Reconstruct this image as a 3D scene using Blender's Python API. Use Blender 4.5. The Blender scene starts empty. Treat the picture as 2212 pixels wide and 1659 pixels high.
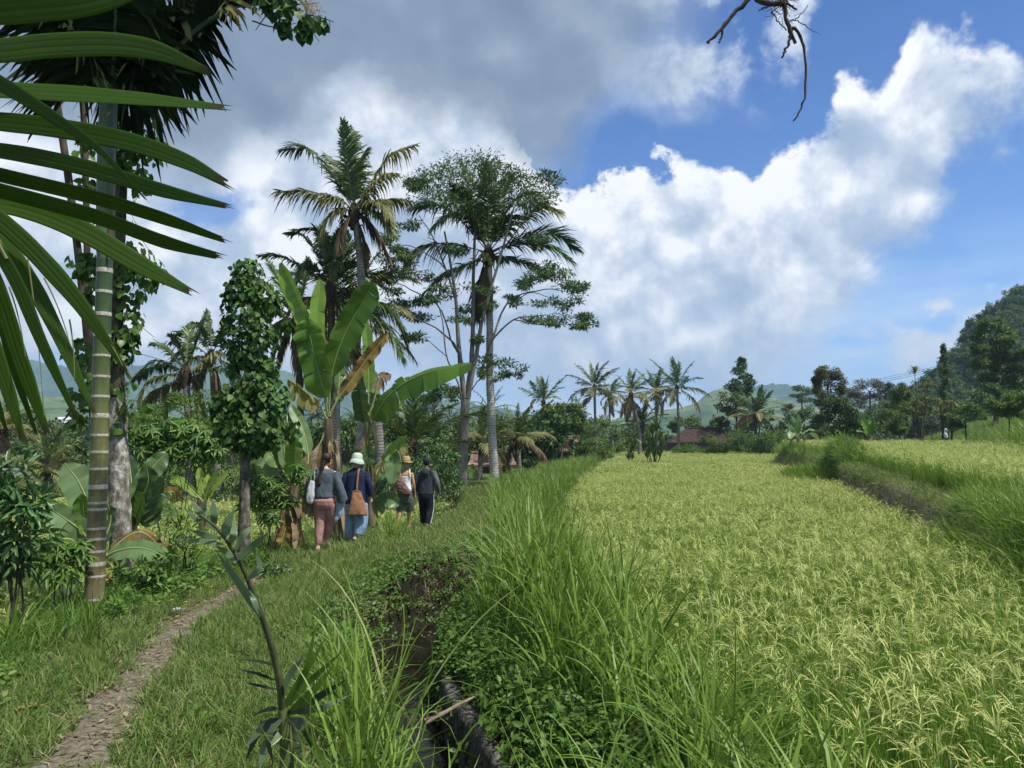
import bpy, math, random
import numpy as np
from mathutils import Vector, Matrix

R = math.radians
rng = np.random.default_rng(7)
random.seed(7)
SC = bpy.context.scene
COL = SC.collection

# ------------------------------------------------------------------ camera
EYE = 1.7
PITCH = R(5.18)
FPX = 1661.0
cp, sp = math.cos(PITCH), math.sin(PITCH)


def ray(u, v):
    cx = (u - 1106.0) / FPX
    cy = -(v - 829.5) / FPX
    return np.array([cx, cp - cy * sp, sp + cy * cp])


def P(u, v, d):
    """world point seen at photo position (u, v) at forward distance d"""
    r = ray(u, v)
    return np.array([0, 0, EYE]) + r * (d / r[1])


def G(u, v, z=0.0):
    r = ray(u, v)
    return np.array([0, 0, EYE]) + r * ((z - EYE) / r[2])


cam_data = bpy.data.cameras.new('camera')
cam_data.sensor_width = 36.0
cam_data.lens = FPX / 2212.0 * 36.0
cam_data.clip_start = 0.05
cam_data.clip_end = 20000
cam = bpy.data.objects.new('camera', cam_data)
COL.objects.link(cam)
cam.location = (0, 0, EYE)
cam.rotation_euler = (R(90) + PITCH, 0, 0)
SC.camera = cam

SC.view_settings.view_transform = 'Standard'
SC.view_settings.look = 'None'
SC.view_settings.exposure = 0.0
SC.view_settings.gamma = 1.0
SC.render.engine = 'CYCLES'
cy_ = SC.cycles
cy_.use_denoising = True
cy_.max_bounces = 6
cy_.diffuse_bounces = 3
cy_.glossy_bounces = 2
cy_.transmission_bounces = 4
cy_.transparent_max_bounces = 6
cy_.volume_bounces = 0
cy_.caustics_reflective = False
cy_.caustics_refractive = False
cy_.sample_clamp_indirect = 4.0


# ------------------------------------------------------------------ node helpers
class NT:
    """small wrapper: build node trees by expression"""
    def __init__(self, tree):
        self.t = tree
        self.n = tree.nodes
        self.l = tree.links

    def node(self, typ, **kw):
        nd = self.n.new(typ)
        for k, v in kw.items():
            setattr(nd, k, v)
        return nd

    def put(self, sock, val):
        if val is None:
            return
        if hasattr(val, 'is_output'):
            self.l.new(val, sock)
        else:
            sock.default_value = val

    def m(self, op, a, b=None, c=None, clamp=False):
        nd = self.node('ShaderNodeMath', operation=op, use_clamp=clamp)
        for i, x in enumerate((a, b, c)):
            if x is not None:
                self.put(nd.inputs[i], x)
        return nd.outputs[0]

    def vm(self, op, a, b=None, scale=None):
        nd = self.node('ShaderNodeVectorMath', operation=op)
        self.put(nd.inputs[0], a)
        if b is not None:
            self.put(nd.inputs[1], b)
        if scale is not None:
            self.put(nd.inputs['Scale'], scale)
        return nd.outputs['Value'] if op in ('DOT_PRODUCT', 'LENGTH', 'DISTANCE') else nd.outputs[0]

    def noise(self, vec, scale, detail=4, rough=.55, dist=0.0, dims='3D'):
        nd = self.node('ShaderNodeTexNoise', noise_dimensions=dims)
        if vec is not None:
            self.put(nd.inputs['Vector'], vec)
        self.put(nd.inputs['Scale'], scale)
        nd.inputs['Detail'].default_value = detail
        nd.inputs['Roughness'].default_value = rough
        nd.inputs['Distortion'].default_value = dist
        return nd

    def sstep(self, x, a, b, lo=0.0, hi=1.0, typ='SMOOTHSTEP'):
        nd = self.node('ShaderNodeMapRange', interpolation_type=typ)
        self.put(nd.inputs[0], x)
        for i, q in zip((1, 2, 3, 4), (a, b, lo, hi)):
            self.put(nd.inputs[i], q)
        return nd.outputs[0]

    def mix(self, f, a, b, blend='MIX'):
        nd = self.node('ShaderNodeMix', data_type='RGBA', blend_type=blend)
        self.put(nd.inputs[0], f)
        self.put(nd.inputs[6], a)
        self.put(nd.inputs[7], b)
        return nd.outputs[2]

    def ramp(self, f, stops, interp='LINEAR'):
        nd = self.node('ShaderNodeValToRGB')
        cr = nd.color_ramp
        cr.interpolation = interp
        while len(cr.elements) > 1:
            cr.elements.remove(cr.elements[-1])
        cr.elements[0].position = stops[0][0]
        cr.elements[0].color = (*stops[0][1], 1)
        for p, c in stops[1:]:
            e = cr.elements.new(p)
            e.color = (*c, 1)
        self.put(nd.inputs[0], f)
        return nd.outputs[0]

    def curve(self, f, pts):
        nd = self.node('ShaderNodeFloatCurve')
        c = nd.mapping.curves[0]
        nd.mapping.use_clip = False
        while len(c.points) > 2:
            c.points.remove(c.points[1])
        c.points[0].location = pts[0]
        c.points[1].location = pts[-1]
        for q in pts[1:-1]:
            c.points.new(*q)
        nd.mapping.update()
        self.put(nd.inputs[1], f)
        return nd.outputs[0]

    def attr(self, name):
        return self.node('ShaderNodeAttribute', attribute_name=name)


def new_mat(name):
    mt = bpy.data.materials.new(name)
    mt.use_nodes = True
    mt.node_tree.nodes.clear()
    T = NT(mt.node_tree)
    return mt, T


def finish(T, shader, disp=None):
    out = T.node('ShaderNodeOutputMaterial')
    T.l.new(shader, out.inputs['Surface'])
    if disp is not None:
        T.l.new(disp, out.inputs['Displacement'])


def col4(c):
    return (c[0], c[1], c[2], 1.0)


MATS = {}
# reflectance tuning per foliage kind
LEAF_GAIN = {'palm_leaflet': 1.4, 'palm_leaflet_pale': 1.15, 'feathery_leaf': 1.4, 'vine_leaf': 1.35, 'vine_leaf_light': 1.25, 'shrub_dark_leaf': 1.35, 'cassava_leaf': 1.25, 'cassava_leaf_deep': 1.35,
             'banana_leaf': 1.3, 'banana_leaf_dark': 1.2, 'far_leaf_green': 1.2, 'far_leaf_dark': 1.3, 'far_leaf_yellow': 1.35, 'far_leaf_light': 1.15, 'forest_leaf': 1.2, 'areca_leaflet': 1.25, 'light_feather_leaf': 1.25, 'weed_leaf': 1.15}


def leaf_mat(name, stops, trans=0.35, rough=0.5, spec=0.3, tcol=None, along=None, noise_sc=None, inst=True):
    """leaf: colour from per-leaf random value; diffuse+gloss with light passing through"""
    if name in MATS:
        return MATS[name]
    g_ = LEAF_GAIN.get(name, 1.0)
    stops = [(p_, tuple(min(.8, q * g_) for q in c_)) for p_, c_ in stops]
    mt, T = new_mat(name)
    rv = T.attr('rnd').outputs['Fac']
    if inst:
        oi = T.node('ShaderNodeObjectInfo')
        rv = T.m('MULTIPLY_ADD', oi.outputs['Random'], 0.35, T.m('MULTIPLY', rv, 0.65))
    if noise_sc:
        geo = T.node('ShaderNodeNewGeometry')
        nz = T.noise(geo.outputs['Position'], noise_sc, 3, .6)
        rv = T.m('ADD', rv, T.m('MULTIPLY', T.m('SUBTRACT', nz.outputs[0], .5), .9))
    colr = T.ramp(rv, stops)
    if along:
        colr = T.mix(T.sstep(T.attr('au').outputs['Fac'], along[0], along[1]), colr, col4(along[2]))
    pr = T.node('ShaderNodeBsdfPrincipled')
    T.put(pr.inputs['Base Color'], colr)
    pr.inputs['Roughness'].default_value = rough
    pr.inputs['Specular IOR Level'].default_value = spec
    tr = T.node('ShaderNodeBsdfTranslucent')
    if tcol is not None:
        T.put(tr.inputs['Color'], T.mix(1.0, colr, col4(tcol), 'MULTIPLY'))
    else:
        T.put(tr.inputs['Color'], colr)
    mx = T.node('ShaderNodeMixShader')
    mx.inputs[0].default_value = trans
    T.l.new(pr.outputs[0], mx.inputs[1])
    T.l.new(tr.outputs[0], mx.inputs[2])
    finish(T, mx.outputs[0])
    MATS[name] = mt
    return mt


def simple_mat(name, stops, rough=0.8, scale=6.0, detail=6, bump=0.3, bump_sc=None, stretch=(1, 1, 1), spec=0.25, coords='Object'):
    """noise-coloured opaque surface"""
    if name in MATS:
        return MATS[name]
    mt, T = new_mat(name)
    tc = T.node('ShaderNodeTexCoord')
    vec = T.vm('MULTIPLY', tc.outputs[coords], stretch)
    nz = T.noise(vec, scale, detail, .62)
    colr = T.ramp(nz.outputs[0], stops)
    pr = T.node('ShaderNodeBsdfPrincipled')
    T.put(pr.inputs['Base Color'], colr)
    pr.inputs['Roughness'].default_value = rough
    pr.inputs['Specular IOR Level'].default_value = spec
    if bump:
        n2 = T.noise(vec, bump_sc or scale * 3, 5, .6)
        bp = T.node('ShaderNodeBump')
        bp.inputs['Strength'].default_value = bump
        bp.inputs['Distance'].default_value = 0.02
        T.l.new(n2.outputs[0], bp.inputs['Height'])
        T.l.new(bp.outputs[0], pr.inputs['Normal'])
    finish(T, pr.outputs[0])
    MATS[name] = mt
    return mt


# ------------------------------------------------------------------ mesh building
class MB:
    def __init__(self):
        self.V, self.F3, self.F4, self.r, self.u, self.v, self.m3, self.m4 = [], [], [], [], [], [], [], []
        self.n = 0

    def add(self, V, F, rnd=None, u=None, v=None, mi=0):
        V = np.asarray(V, float).reshape(-1, 3)
        F = np.asarray(F, np.int64)
        if F.size:
            if F.shape[1] == 3:
                self.F3.append(F + self.n); self.m3.append(np.full(len(F), mi, np.int32))
            else:
                self.F4.append(F + self.n); self.m4.append(np.full(len(F), mi, np.int32))
        k = len(V)
        self.V.append(V)
        f = lambda a, d: np.full(k, d, float) if a is None else (np.full(k, float(a)) if np.isscalar(a) else np.asarray(a, float).ravel())
        self.r.append(f(rnd, .5)); self.u.append(f(u, 0.)); self.v.append(f(v, 0.))
        self.n += k

    def mesh(self, name, smooth=True):
        me = bpy.data.meshes.new(name)
        if not self.V:
            return me
        V = np.concatenate(self.V)
        F4 = np.concatenate(self.F4) if self.F4 else np.zeros((0, 4), np.int64)
        F3 = np.concatenate(self.F3) if self.F3 else np.zeros((0, 3), np.int64)
        me.vertices.add(len(V))
        me.vertices.foreach_set('co', V.ravel().astype(np.float32))
        nl = F4.size + F3.size
        me.loops.add(nl)
        me.loops.foreach_set('vertex_index', np.concatenate([F4.ravel(), F3.ravel()]).astype(np.int32))
        npoly = len(F4) + len(F3)
        me.polygons.add(npoly)
        st = np.concatenate([np.arange(len(F4)) * 4, F4.size + np.arange(len(F3)) * 3]).astype(np.int32)
        me.polygons.foreach_set('loop_start', st)
        mi = np.concatenate(self.m4 + self.m3) if (self.m4 or self.m3) else np.zeros(0, np.int32)
        me.polygons.foreach_set('material_index', mi.astype(np.int32))
        me.polygons.foreach_set('use_smooth', np.full(npoly, smooth, bool))
        for nm, a in (('rnd', self.r), ('au', self.u), ('av', self.v)):
            at = me.attributes.new(nm, 'FLOAT', 'POINT')
            at.data.foreach_set('value', np.concatenate(a).astype(np.float32))
        me.update(calc_edges=True)
        me.validate()
        return me

    def build(self, name, mat, parent=None, smooth=True):
        return link(name, self.mesh(name, smooth), mat, parent)


def link(name, me, mat=None, parent=None, loc=None):
    o = bpy.data.objects.new(name, me)
    COL.objects.link(o)
    if mat is not None and me is not None and len(me.materials) == 0:
        for q in (mat if isinstance(mat, (list, tuple)) else [mat]):
            me.materials.append(q)
    if parent is not None:
        o.parent = parent
        # parts are built in world space: undo the base position
        o.matrix_parent_inverse = Matrix.Translation(-Vector(parent.location)) if parent.get('_w') else Matrix()
    if loc is not None:
        o.location = loc
    return o


def thing(name, label, cat, loc, group=None):
    """Empty at the base of a thing; its parts are built in world coordinates"""
    o = bpy.data.objects.new(name, None)
    COL.objects.link(o)
    o.empty_display_size = 0.2
    o.location = [float(q) for q in loc]
    o['_w'] = 1
    tag(o, label, cat, group)
    return o


def tag(o, label=None, cat=None, group=None, kind=None):
    if label: o['label'] = label
    if cat: o['category'] = cat
    if group: o['group'] = group
    if kind: o['kind'] = kind
    return o


def unit(a):
    a = np.asarray(a, float)
    n = np.linalg.norm(a, axis=-1, keepdims=True)
    return a / np.maximum(n, 1e-9)


def rvec(n):
    return unit(rng.normal(size=(n, 3)))


def bez(pts, n):
    """smooth curve through/along control points: quadratic/cubic bezier or catmull for more"""
    pts = np.asarray(pts, float)
    t = np.linspace(0, 1, n)[:, None]
    if len(pts) == 2:
        return pts[0] * (1 - t) + pts[1] * t
    if len(pts) == 3:
        return pts[0] * (1 - t) ** 2 + pts[1] * 2 * t * (1 - t) + pts[2] * t * t
    return catmull(pts, n)


def catmull(pts, n):
    pts = np.asarray(pts, float)
    q = np.vstack([2 * pts[0] - pts[1], pts, 2 * pts[-1] - pts[-2]])
    s = np.linspace(0, len(pts) - 1, n)
    i = np.minimum(s.astype(int), len(pts) - 2)
    t = (s - i)[:, None]
    p0, p1, p2, p3 = q[i], q[i + 1], q[i + 2], q[i + 3]
    return .5 * (2 * p1 + (p2 - p0) * t + (2 * p0 - 5 * p1 + 4 * p2 - p3) * t ** 2 + (3 * p1 - p0 - 3 * p2 + p3) * t ** 3)


def tangents(p):
    return unit(np.gradient(p, axis=0))


def frame(p, up=(0, 0, 1)):
    """tangent, side, normal along a curve"""
    t = tangents(p)
    up = np.asarray(up, float)
    s = np.cross(t, up)
    bad = np.linalg.norm(s, axis=1) < .15
    if bad.any():
        alt = np.cross(t, np.array([0.3, 1, 0.]))
        s[bad] = alt[bad]
    s = unit(s)
    for i in range(1, len(s)):
        if np.dot(s[i], s[i - 1]) < 0:
            s[i] = -s[i]
    n = unit(np.cross(s, t))
    return t, s, n


def tube(pts, rad, k=8, cap=True):
    pts = np.asarray(pts, float)
    n = len(pts)
    rad = np.broadcast_to(np.asarray(rad, float), (n,))
    t = tangents(pts)
    s = np.zeros((n, 3))
    a = np.cross(t[0], [0.12, 1, 0.05]); s[0] = unit(a)
    for i in range(1, n):
        q = s[i - 1] - t[i] * np.dot(s[i - 1], t[i])
        s[i] = unit(q)
    b = np.cross(t, s)
    ang = np.linspace(0, 2 * np.pi, k, endpoint=False)
    V = pts[:, None, :] + rad[:, None, None] * (np.cos(ang)[None, :, None] * s[:, None, :] + np.sin(ang)[None, :, None] * b[:, None, :])
    V = V.reshape(-1, 3)
    i, j = np.meshgrid(np.arange(n - 1), np.arange(k), indexing='ij')
    jn = (j + 1) % k
    F = np.stack([i * k + j, i * k + jn, (i + 1) * k + jn, (i + 1) * k + j], -1).reshape(-1, 4)
    L = np.concatenate([[0], np.cumsum(np.linalg.norm(np.diff(pts, axis=0), axis=1))])
    u = np.repeat(L, k)
    vv = np.tile(ang, n)
    return V, F, u, vv


def add_tube(mb, pts, rad, k=8, rnd=.5, mi=0, cap=True):
    V, F, u, v = tube(pts, rad, k)
    mb.add(V, F, rnd, u, v, mi)
    if cap:
        n = len(pts)
        for base, c in ((0, pts[0]), ((n - 1) * k, pts[-1])):
            VV = np.vstack([V[base:base + k], [c]])
            FF = np.array([[j, (j + 1) % k, k] for j in range(k)])
            mb.add(VV, FF, rnd, u[base], 0, mi)


def strip(p, side, w):
    """flat ribbon along a curve: p (n,3), side (n,3), w (n,)"""
    n = len(p)
    V = np.stack([p - side * w[:, None], p + side * w[:, None]], 1).reshape(-1, 3)
    i = np.arange(n - 1)
    F = np.stack([2 * i, 2 * i + 1, 2 * i + 3, 2 * i + 2], -1)
    return V, F


def stamp(mb, T, F, pos, ax, ay, az, rnd, tu=None, mi=0):
    """copies of template T (k,3) with per-copy scaled axes ax, ay, az (N,3)"""
    T = np.asarray(T, float)
    F = np.asarray(F)
    N, k = len(pos), len(T)
    V = pos[:, None, :] + T[None, :, 0:1] * ax[:, None, :] + T[None, :, 1:2] * ay[:, None, :] + T[None, :, 2:3] * az[:, None, :]
    FF = (F[None] + (np.arange(N) * k)[:, None, None]).reshape(-1, F.shape[1])
    mb.add(V.reshape(-1, 3), FF, np.repeat(rnd, k), None if tu is None else np.tile(tu, N), None, mi)


# leaf templates: x along, y across, z normal
LEAF_T = np.array([[0, 0, 0], [.3, .42, .06], [.3, -.42, .06], [.33, 0, -.03], [.72, .33, .02], [.72, -.33, .02], [.74, 0, -.07], [1, 0, -.14]])
LEAF_F = np.array([[0, 3, 1, 1], [0, 2, 3, 3], [1, 3, 6, 4], [3, 2, 5, 6], [4, 6, 7, 7], [6, 5, 7, 7]])
LEAF_F3 = np.array([[0, 3, 1], [0, 2, 3], [1, 3, 6], [1, 6, 4], [3, 2, 5], [3, 5, 6], [4, 6, 7], [6, 5, 7]])
DIA_T = np.array([[0, 0, 0], [.5, .5, .08], [.5, -.5, .08], [1, 0, -.1]])
DIA_F3 = np.array([[0, 3, 1], [0, 2, 3]])


def leaves(mb, pos, dirv, nrm, ln, wd, rnd, simple=False, mi=0):
    N = len(pos)
    dirv = unit(dirv)
    sd = unit(np.cross(nrm, dirv))
    nn = np.cross(dirv, sd)
    ln = np.broadcast_to(np.asarray(ln, float), (N,))[:, None]
    wd = np.broadcast_to(np.asarray(wd, float), (N,))[:, None]
    if simple:
        stamp(mb, DIA_T, DIA_F3, pos, dirv * ln, sd * wd, nn * ln, rnd, mi=mi)
    else:
        stamp(mb, LEAF_T, LEAF_F3, pos, dirv * ln, sd * wd, nn * ln, rnd, mi=mi)


def grid_mesh(nx, ny):
    i, j = np.meshgrid(np.arange(ny - 1), np.arange(nx - 1), indexing='ij')
    return np.stack([i * nx + j, i * nx + j + 1, (i + 1) * nx + j + 1, (i + 1) * nx + j], -1).reshape(-1, 4)


def smooth01(x, a, b):
    t = np.clip((x - a) / (b - a), 0, 1)
    return t * t * (3 - 2 * t)


# cheap value noise in numpy (for terrain, leaf edges ...)
_perm = rng.random((256, 256))


def vnoise(x, y, sc=1.0, oct=4):
    x = np.asarray(x, float) / sc
    y = np.asarray(y, float) / sc
    out = 0; a = 1.; tot = 0
    for o in range(oct):
        xi, yi = np.floor(x).astype(int), np.floor(y).astype(int)
        fx, fy = x - xi, y - yi
        fx, fy = fx * fx * (3 - 2 * fx), fy * fy * (3 - 2 * fy)
        g = lambda i, j: _perm[(i + o * 37) & 255, (j + o * 71) & 255]
        v = (g(xi, yi) * (1 - fx) + g(xi + 1, yi) * fx) * (1 - fy) + (g(xi, yi + 1) * (1 - fx) + g(xi + 1, yi + 1) * fx) * fy
        out = out + a * v; tot += a
        a *= .5; x = x * 2.03; y = y * 2.03
    return out / tot - .5


# ------------------------------------------------------------------ scattering of uncountable stuff
def scatter(name, pts, rots, scl, meshes, mats, cat, label, kind='stuff'):
    """many small copies (grass, rice ...) as ONE object through geometry nodes"""
    col = bpy.data.collections.new(name + '_sources')
    for i, me in enumerate(meshes):
        if len(me.materials) == 0:
            for q in (mats if isinstance(mats, (list, tuple)) else [mats]):
                me.materials.append(q)
        o = bpy.data.objects.new('%s_%03d' % (name, i), me)
        col.objects.link(o)
    n = len(pts)
    me = bpy.data.meshes.new(name)
    me.vertices.add(n)
    me.vertices.foreach_set('co', np.asarray(pts, np.float32).ravel())
    a = me.attributes.new('rot', 'FLOAT_VECTOR', 'POINT'); a.data.foreach_set('vector', np.asarray(rots, np.float32).ravel())
    scl = np.asarray(scl, np.float32)
    if scl.ndim == 1:
        scl = np.stack([scl] * 3, 1)
    a = me.attributes.new('scl', 'FLOAT_VECTOR', 'POINT'); a.data.foreach_set('vector', scl.ravel())
    a = me.attributes.new('vid', 'INT', 'POINT'); a.data.foreach_set('value', rng.integers(0, len(meshes), n).astype(np.int32))
    ob = bpy.data.objects.new(name, me)
    COL.objects.link(ob)
    ng = bpy.data.node_groups.new(name, 'GeometryNodeTree')
    ng.interface.new_socket('Geometry', in_out='INPUT', socket_type='NodeSocketGeometry')
    ng.interface.new_socket('Geometry', in_out='OUTPUT', socket_type='NodeSocketGeometry')
    gi = ng.nodes.new('NodeGroupInput'); go = ng.nodes.new('NodeGroupOutput')
    ci = ng.nodes.new('GeometryNodeCollectionInfo')
    ci.inputs['Collection'].default_value = col
    ci.inputs['Separate Children'].default_value = True
    ci.inputs['Reset Children'].default_value = True
    ip = ng.nodes.new('GeometryNodeInstanceOnPoints')
    ip.inputs['Pick Instance'].default_value = True

    def named(nm, typ):
        q = ng.nodes.new('GeometryNodeInputNamedAttribute'); q.data_type = typ
        q.inputs['Name'].default_value = nm
        return next(s for s in q.outputs if s.enabled and s.name == 'Attribute')
    e2r = ng.nodes.new('FunctionNodeEulerToRotation')
    ng.links.new(named('rot', 'FLOAT_VECTOR'), e2r.inputs[0])
    ng.links.new(gi.outputs[0], ip.inputs['Points'])
    ng.links.new(ci.outputs[0], ip.inputs['Instance'])
    ng.links.new(named('vid', 'INT'), ip.inputs['Instance Index'])
    ng.links.new(e2r.outputs[0], ip.inputs['Rotation'])
    ng.links.new(named('scl', 'FLOAT_VECTOR'), ip.inputs['Scale'])
    ng.links.new(ip.outputs[0], go.inputs[0])
    md = ob.modifiers.new('scatter', 'NODES')
    md.node_group = ng
    tag(ob, label, cat, None, kind)
    return ob
# ------------------------------------------------------------------ sky, sun
SUN_EL, SUN_AZ = R(60), R(122)          # azimuth measured from +Y (view direction) clockwise towards +X
SUN_DIR = np.array([math.cos(SUN_EL) * math.sin(SUN_AZ), math.cos(SUN_EL) * math.cos(SUN_AZ), math.sin(SUN_EL)])
sun = bpy.data.lights.new('sun', 'SUN')
sun.energy = 3.3
sun.angle = R(1.5)
sun.color = (1.0, .955, .88)
so = bpy.data.objects.new('sun', sun)
COL.objects.link(so)
so.rotation_euler = Vector(-SUN_DIR).to_track_quat('-Z', 'Y').to_euler()

world = bpy.data.worlds.new('World')
SC.world = world
world.use_nodes = True
world.node_tree.nodes.clear()
W = NT(world.node_tree)
sky = W.node('ShaderNodeTexSky', sky_type='NISHITA')
sky.sun_disc = False
sky.sun_elevation = SUN_EL
sky.sun_rotation = SUN_AZ
SKY_STR = 0.10
SC.view_settings.exposure = 0.85
sky.altitude = 600
sky.air_density = 1.0
sky.dust_density = 0.6
sky.ozone_density = 2.0
tcw = W.node('ShaderNodeTexCoord')
D = W.vm('NORMALIZE', tcw.outputs['Generated'])
sx = W.node('ShaderNodeSeparateXYZ'); W.l.new(D, sx.inputs[0])
# clouds lie on directions X = x/y, Z = z/y (mirrored behind the viewer)
ay = W.m('MAXIMUM', W.m('ABSOLUTE', sx.outputs[1]), .25)
X0 = W.m('DIVIDE', sx.outputs[0], ay)
Z0 = W.m('DIVIDE', sx.outputs[2], ay)


def XZ(u, v):
    r = ray(u, v)
    return r[0] / r[1], r[2] / r[1]


def fcurve(xin, pts):
    """pts in photo pixels -> function Z(X)"""
    q = sorted(XZ(u, v) for u, v in pts)
    xs = [(a + 1.0) / 2.0 for a, b in q]
    zs = [(b + .5) / 2.0 for a, b in q]
    pp = [(0.0, zs[0])] + list(zip(xs, zs)) + [(1.0, zs[-1])]
    f = W.m('MULTIPLY_ADD', xin, .5, .5, clamp=True)
    return W.m('MULTIPLY_ADD', W.curve(f, pp), 2.0, -.5)


# warp the lookup a little, so that curve outlines turn ragged
wn = W.noise(D, 5.0, 8, .63)
wv = W.vm('SUBTRACT', wn.outputs['Color'], (.5, .5, .5))
wsx = W.node('ShaderNodeSeparateXYZ'); W.l.new(wv, wsx.inputs[0])
Xw = W.m('MULTIPLY_ADD', wsx.outputs[0], .16, X0)
Zw = W.m('MULTIPLY_ADD', wsx.outputs[1], .12, Z0)


def puffs(vec):
    """billowy height field, about -0.5 .. 0.5"""
    b1 = W.noise(vec, 6.5, 2, .5)
    f = W.noise(W.vm('ADD', vec, W.vm('SCALE', W.vm('SUBTRACT', b1.outputs['Color'], (.5, .5, .5)), scale=.06)), 13.0, 8, .62)
    bil = W.m('ABSOLUTE', W.m('SUBTRACT', b1.outputs[0], .5))
    q = W.m('SUBTRACT', f.outputs[0], .5)
    return W.m('MULTIPLY_ADD', q, 1.0, W.m('SUBTRACT', .22, W.m('MULTIPLY', bil, 2.0))), f.outputs[0]


pf, fine = puffs(D)
pf2, fine2 = puffs(W.vm('ADD', D, tuple(0.035 * q for q in unit(np.array([.35, -.1, .9])))))
slope = W.m('SUBTRACT', pf, pf2)                      # >0 where the puff faces the sun side
low = W.noise(D, 3.2, 2, .5).outputs[0]
lowc = W.m('SUBTRACT', low, .5)

# --- cumulus bank on the right
topc = fcurve(Xw, [(-200, 200), (250, 200), (420, 200), (560, 240), (700, 150), (900, 150), (1080, 200), (1160, 330), (1215, 430), (1300, 402), (1430, 345), (1500, 312), (1560, 350), (1600, 392), (1650, 350), (1715, 285),
                   (1790, 225), (1840, 160), (1900, 190), (1955, 150), (1990, 62), (2080, 62), (2160, 48), (2230, 110), (2330, 240)])
botc = fcurve(Xw, [(-200, 840), (1650, 840), (1760, 810), (1840, 720), (1900, 615), (1990, 520), (2050, 400), (2110, 320), (2190, 280), (2260, 240), (2330, 200)])
sB = W.m('MINIMUM', W.m('SUBTRACT', topc, Zw), W.m('SUBTRACT', Zw, botc))
fq = W.m('SUBTRACT', fine, .5)
sBn = W.m('MULTIPLY_ADD', fq, .13, W.m('MULTIPLY_ADD', pf, .06, sB))
softB = W.sstep(Xw, .1, .65, .016, .04)
nz_ = W.m('MULTIPLY_ADD', fq, .13, W.m('MULTIPLY', pf, .06))
aB = W.m('MULTIPLY', W.sstep(W.m('ADD', W.m('SUBTRACT', topc, Zw), nz_), 0.0, softB), W.sstep(W.m('MULTIPLY_ADD', nz_, 1.7, W.m('SUBTRACT', Zw, botc)), -.02, .10))
aW = None
# low white cloud over the right hill and a small loose puff
for (u_, v_, ru_, rv_) in ((2010, 745, .085, .034), (2150, 715, .08, .04), (2022, 668, .024, .012)):
    xq, zq = XZ(u_, v_)
    dq = W.m('SQRT', W.m('ADD', W.m('POWER', W.m('ABSOLUTE', W.m('DIVIDE', W.m('SUBTRACT', Xw, xq), ru_)), 2.0), W.m('POWER', W.m('ABSOLUTE', W.m('DIVIDE', W.m('SUBTRACT', Zw, zq), rv_)), 2.0)))
    aq = W.sstep(W.m('MULTIPLY_ADD', fq, -4.2, dq), 1.3, .45)
    aW = aq if aW is None else W.m('MAXIMUM', aW, aq)
dTop = W.m('SUBTRACT', topc, Zw)
med = W.m('SUBTRACT', W.noise(D, 5.5, 3, .5).outputs[0], .5)
shB = W.m('ADD', W.m('MULTIPLY_ADD', slope, 1.15, W.m('MULTIPLY_ADD', fq, .5, .98)), W.m('MULTIPLY', W.sstep(dTop, .0, .16), -.36))
shB = W.m('ADD', shB, W.m('MULTIPLY', W.sstep(W.m('SUBTRACT', Zw, botc), .16, .0), -.22))
shB = W.m('ADD', shB, W.m('MULTIPLY', W.sstep(Xw, .25, .5), -.10))
shB = W.m('ADD', shB, W.m('MULTIPLY_ADD', lowc, .7, W.m('MULTIPLY', med, .7)))
cB = W.ramp(shB, [(0.1, (.23, .29, .38)), (.4, (.29, .345, .43)), (.65, (.41, .45, .51)), (.95, (.64, .645, .65))])

# --- grey deck overhead, upper left
dk = fcurve(Xw, [(-300, 260), (0, 300), (250, 400), (420, 440), (520, 400), (640, 370), (760, 262), (860, 295), (960, 320), (1060, 330), (1180, 410), (1240, 390), (1300, 300), (1390, 235), (1480, 268), (1580, 262),
                 (1660, 240), (1710, 170), (1750, 60), (1800, -60), (2000, -160), (2300, -200)])
sA = W.m('SUBTRACT', Zw, dk)
sAn = W.m('ADD', sA, W.m('MULTIPLY', pf, .05))
thin = W.sstep(Xw, .12, .34)                            # breaks up to the right
wisp = W.sstep(W.m('ADD', fine, W.m('MULTIPLY', lowc, .8)), .33, .56)
aA = W.m('MULTIPLY', W.sstep(sAn, -.02, .07), W.m('SUBTRACT', 1.0, W.m('MULTIPLY', thin, W.m('SUBTRACT', 1.0, wisp))))
inner = W.sstep(W.m('ADD', sA, W.m('MULTIPLY_ADD', lowc, .20, W.m('MULTIPLY', med, .22))), -.06, .09)
inner = W.m('MULTIPLY', inner, W.sstep(X0, .08, .30, 1.0, .25))
shA = W.m('ADD', W.m('MULTIPLY', slope, .35), W.m('SUBTRACT', .92, W.m('MULTIPLY', inner, .68)))
shA = W.m('ADD', shA, W.m('MULTIPLY', lowc, .45))
cA = W.ramp(shA, [(.05, (.105, .140, .195)), (.30, (.145, .185, .245)), (.55, (.26, .31, .385)), (.8, (.47, .52, .58)), (1.0, (.68, .70, .73))])

xp, zp = XZ(445, 442)
pd = W.m('SQRT', W.m('ADD', W.m('POWER', W.m('DIVIDE', W.m('SUBTRACT', Xw, xp), .050), 2.0), W.m('POWER', W.m('DIVIDE', W.m('SUBTRACT', Zw, zp), .024), 2.0)))
hole = W.sstep(W.m('MULTIPLY_ADD', fq, 2.6, pd), .55, 1.5, .15, 1.0)
aB = W.m('MULTIPLY', aB, hole)
aA = W.m('MULTIPLY', aA, hole)

# --- low bluish-grey banks and haze near the horizon
zz = W.m('ADD', Z0, W.m('MULTIPLY', lowc, .12))
bn = W.noise(W.vm('MULTIPLY', D, (1.0, 1.0, 3.2)), 5.0, 4, .6).outputs[0]
aH = W.m('MULTIPLY', W.sstep(zz, .34, .08), W.sstep(bn, .28, .58))
cH = W.ramp(bn, [(.35, (.30, .42, .60)), (.55, (.40, .49, .62)), (.72, (.62, .66, .71))])

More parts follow.
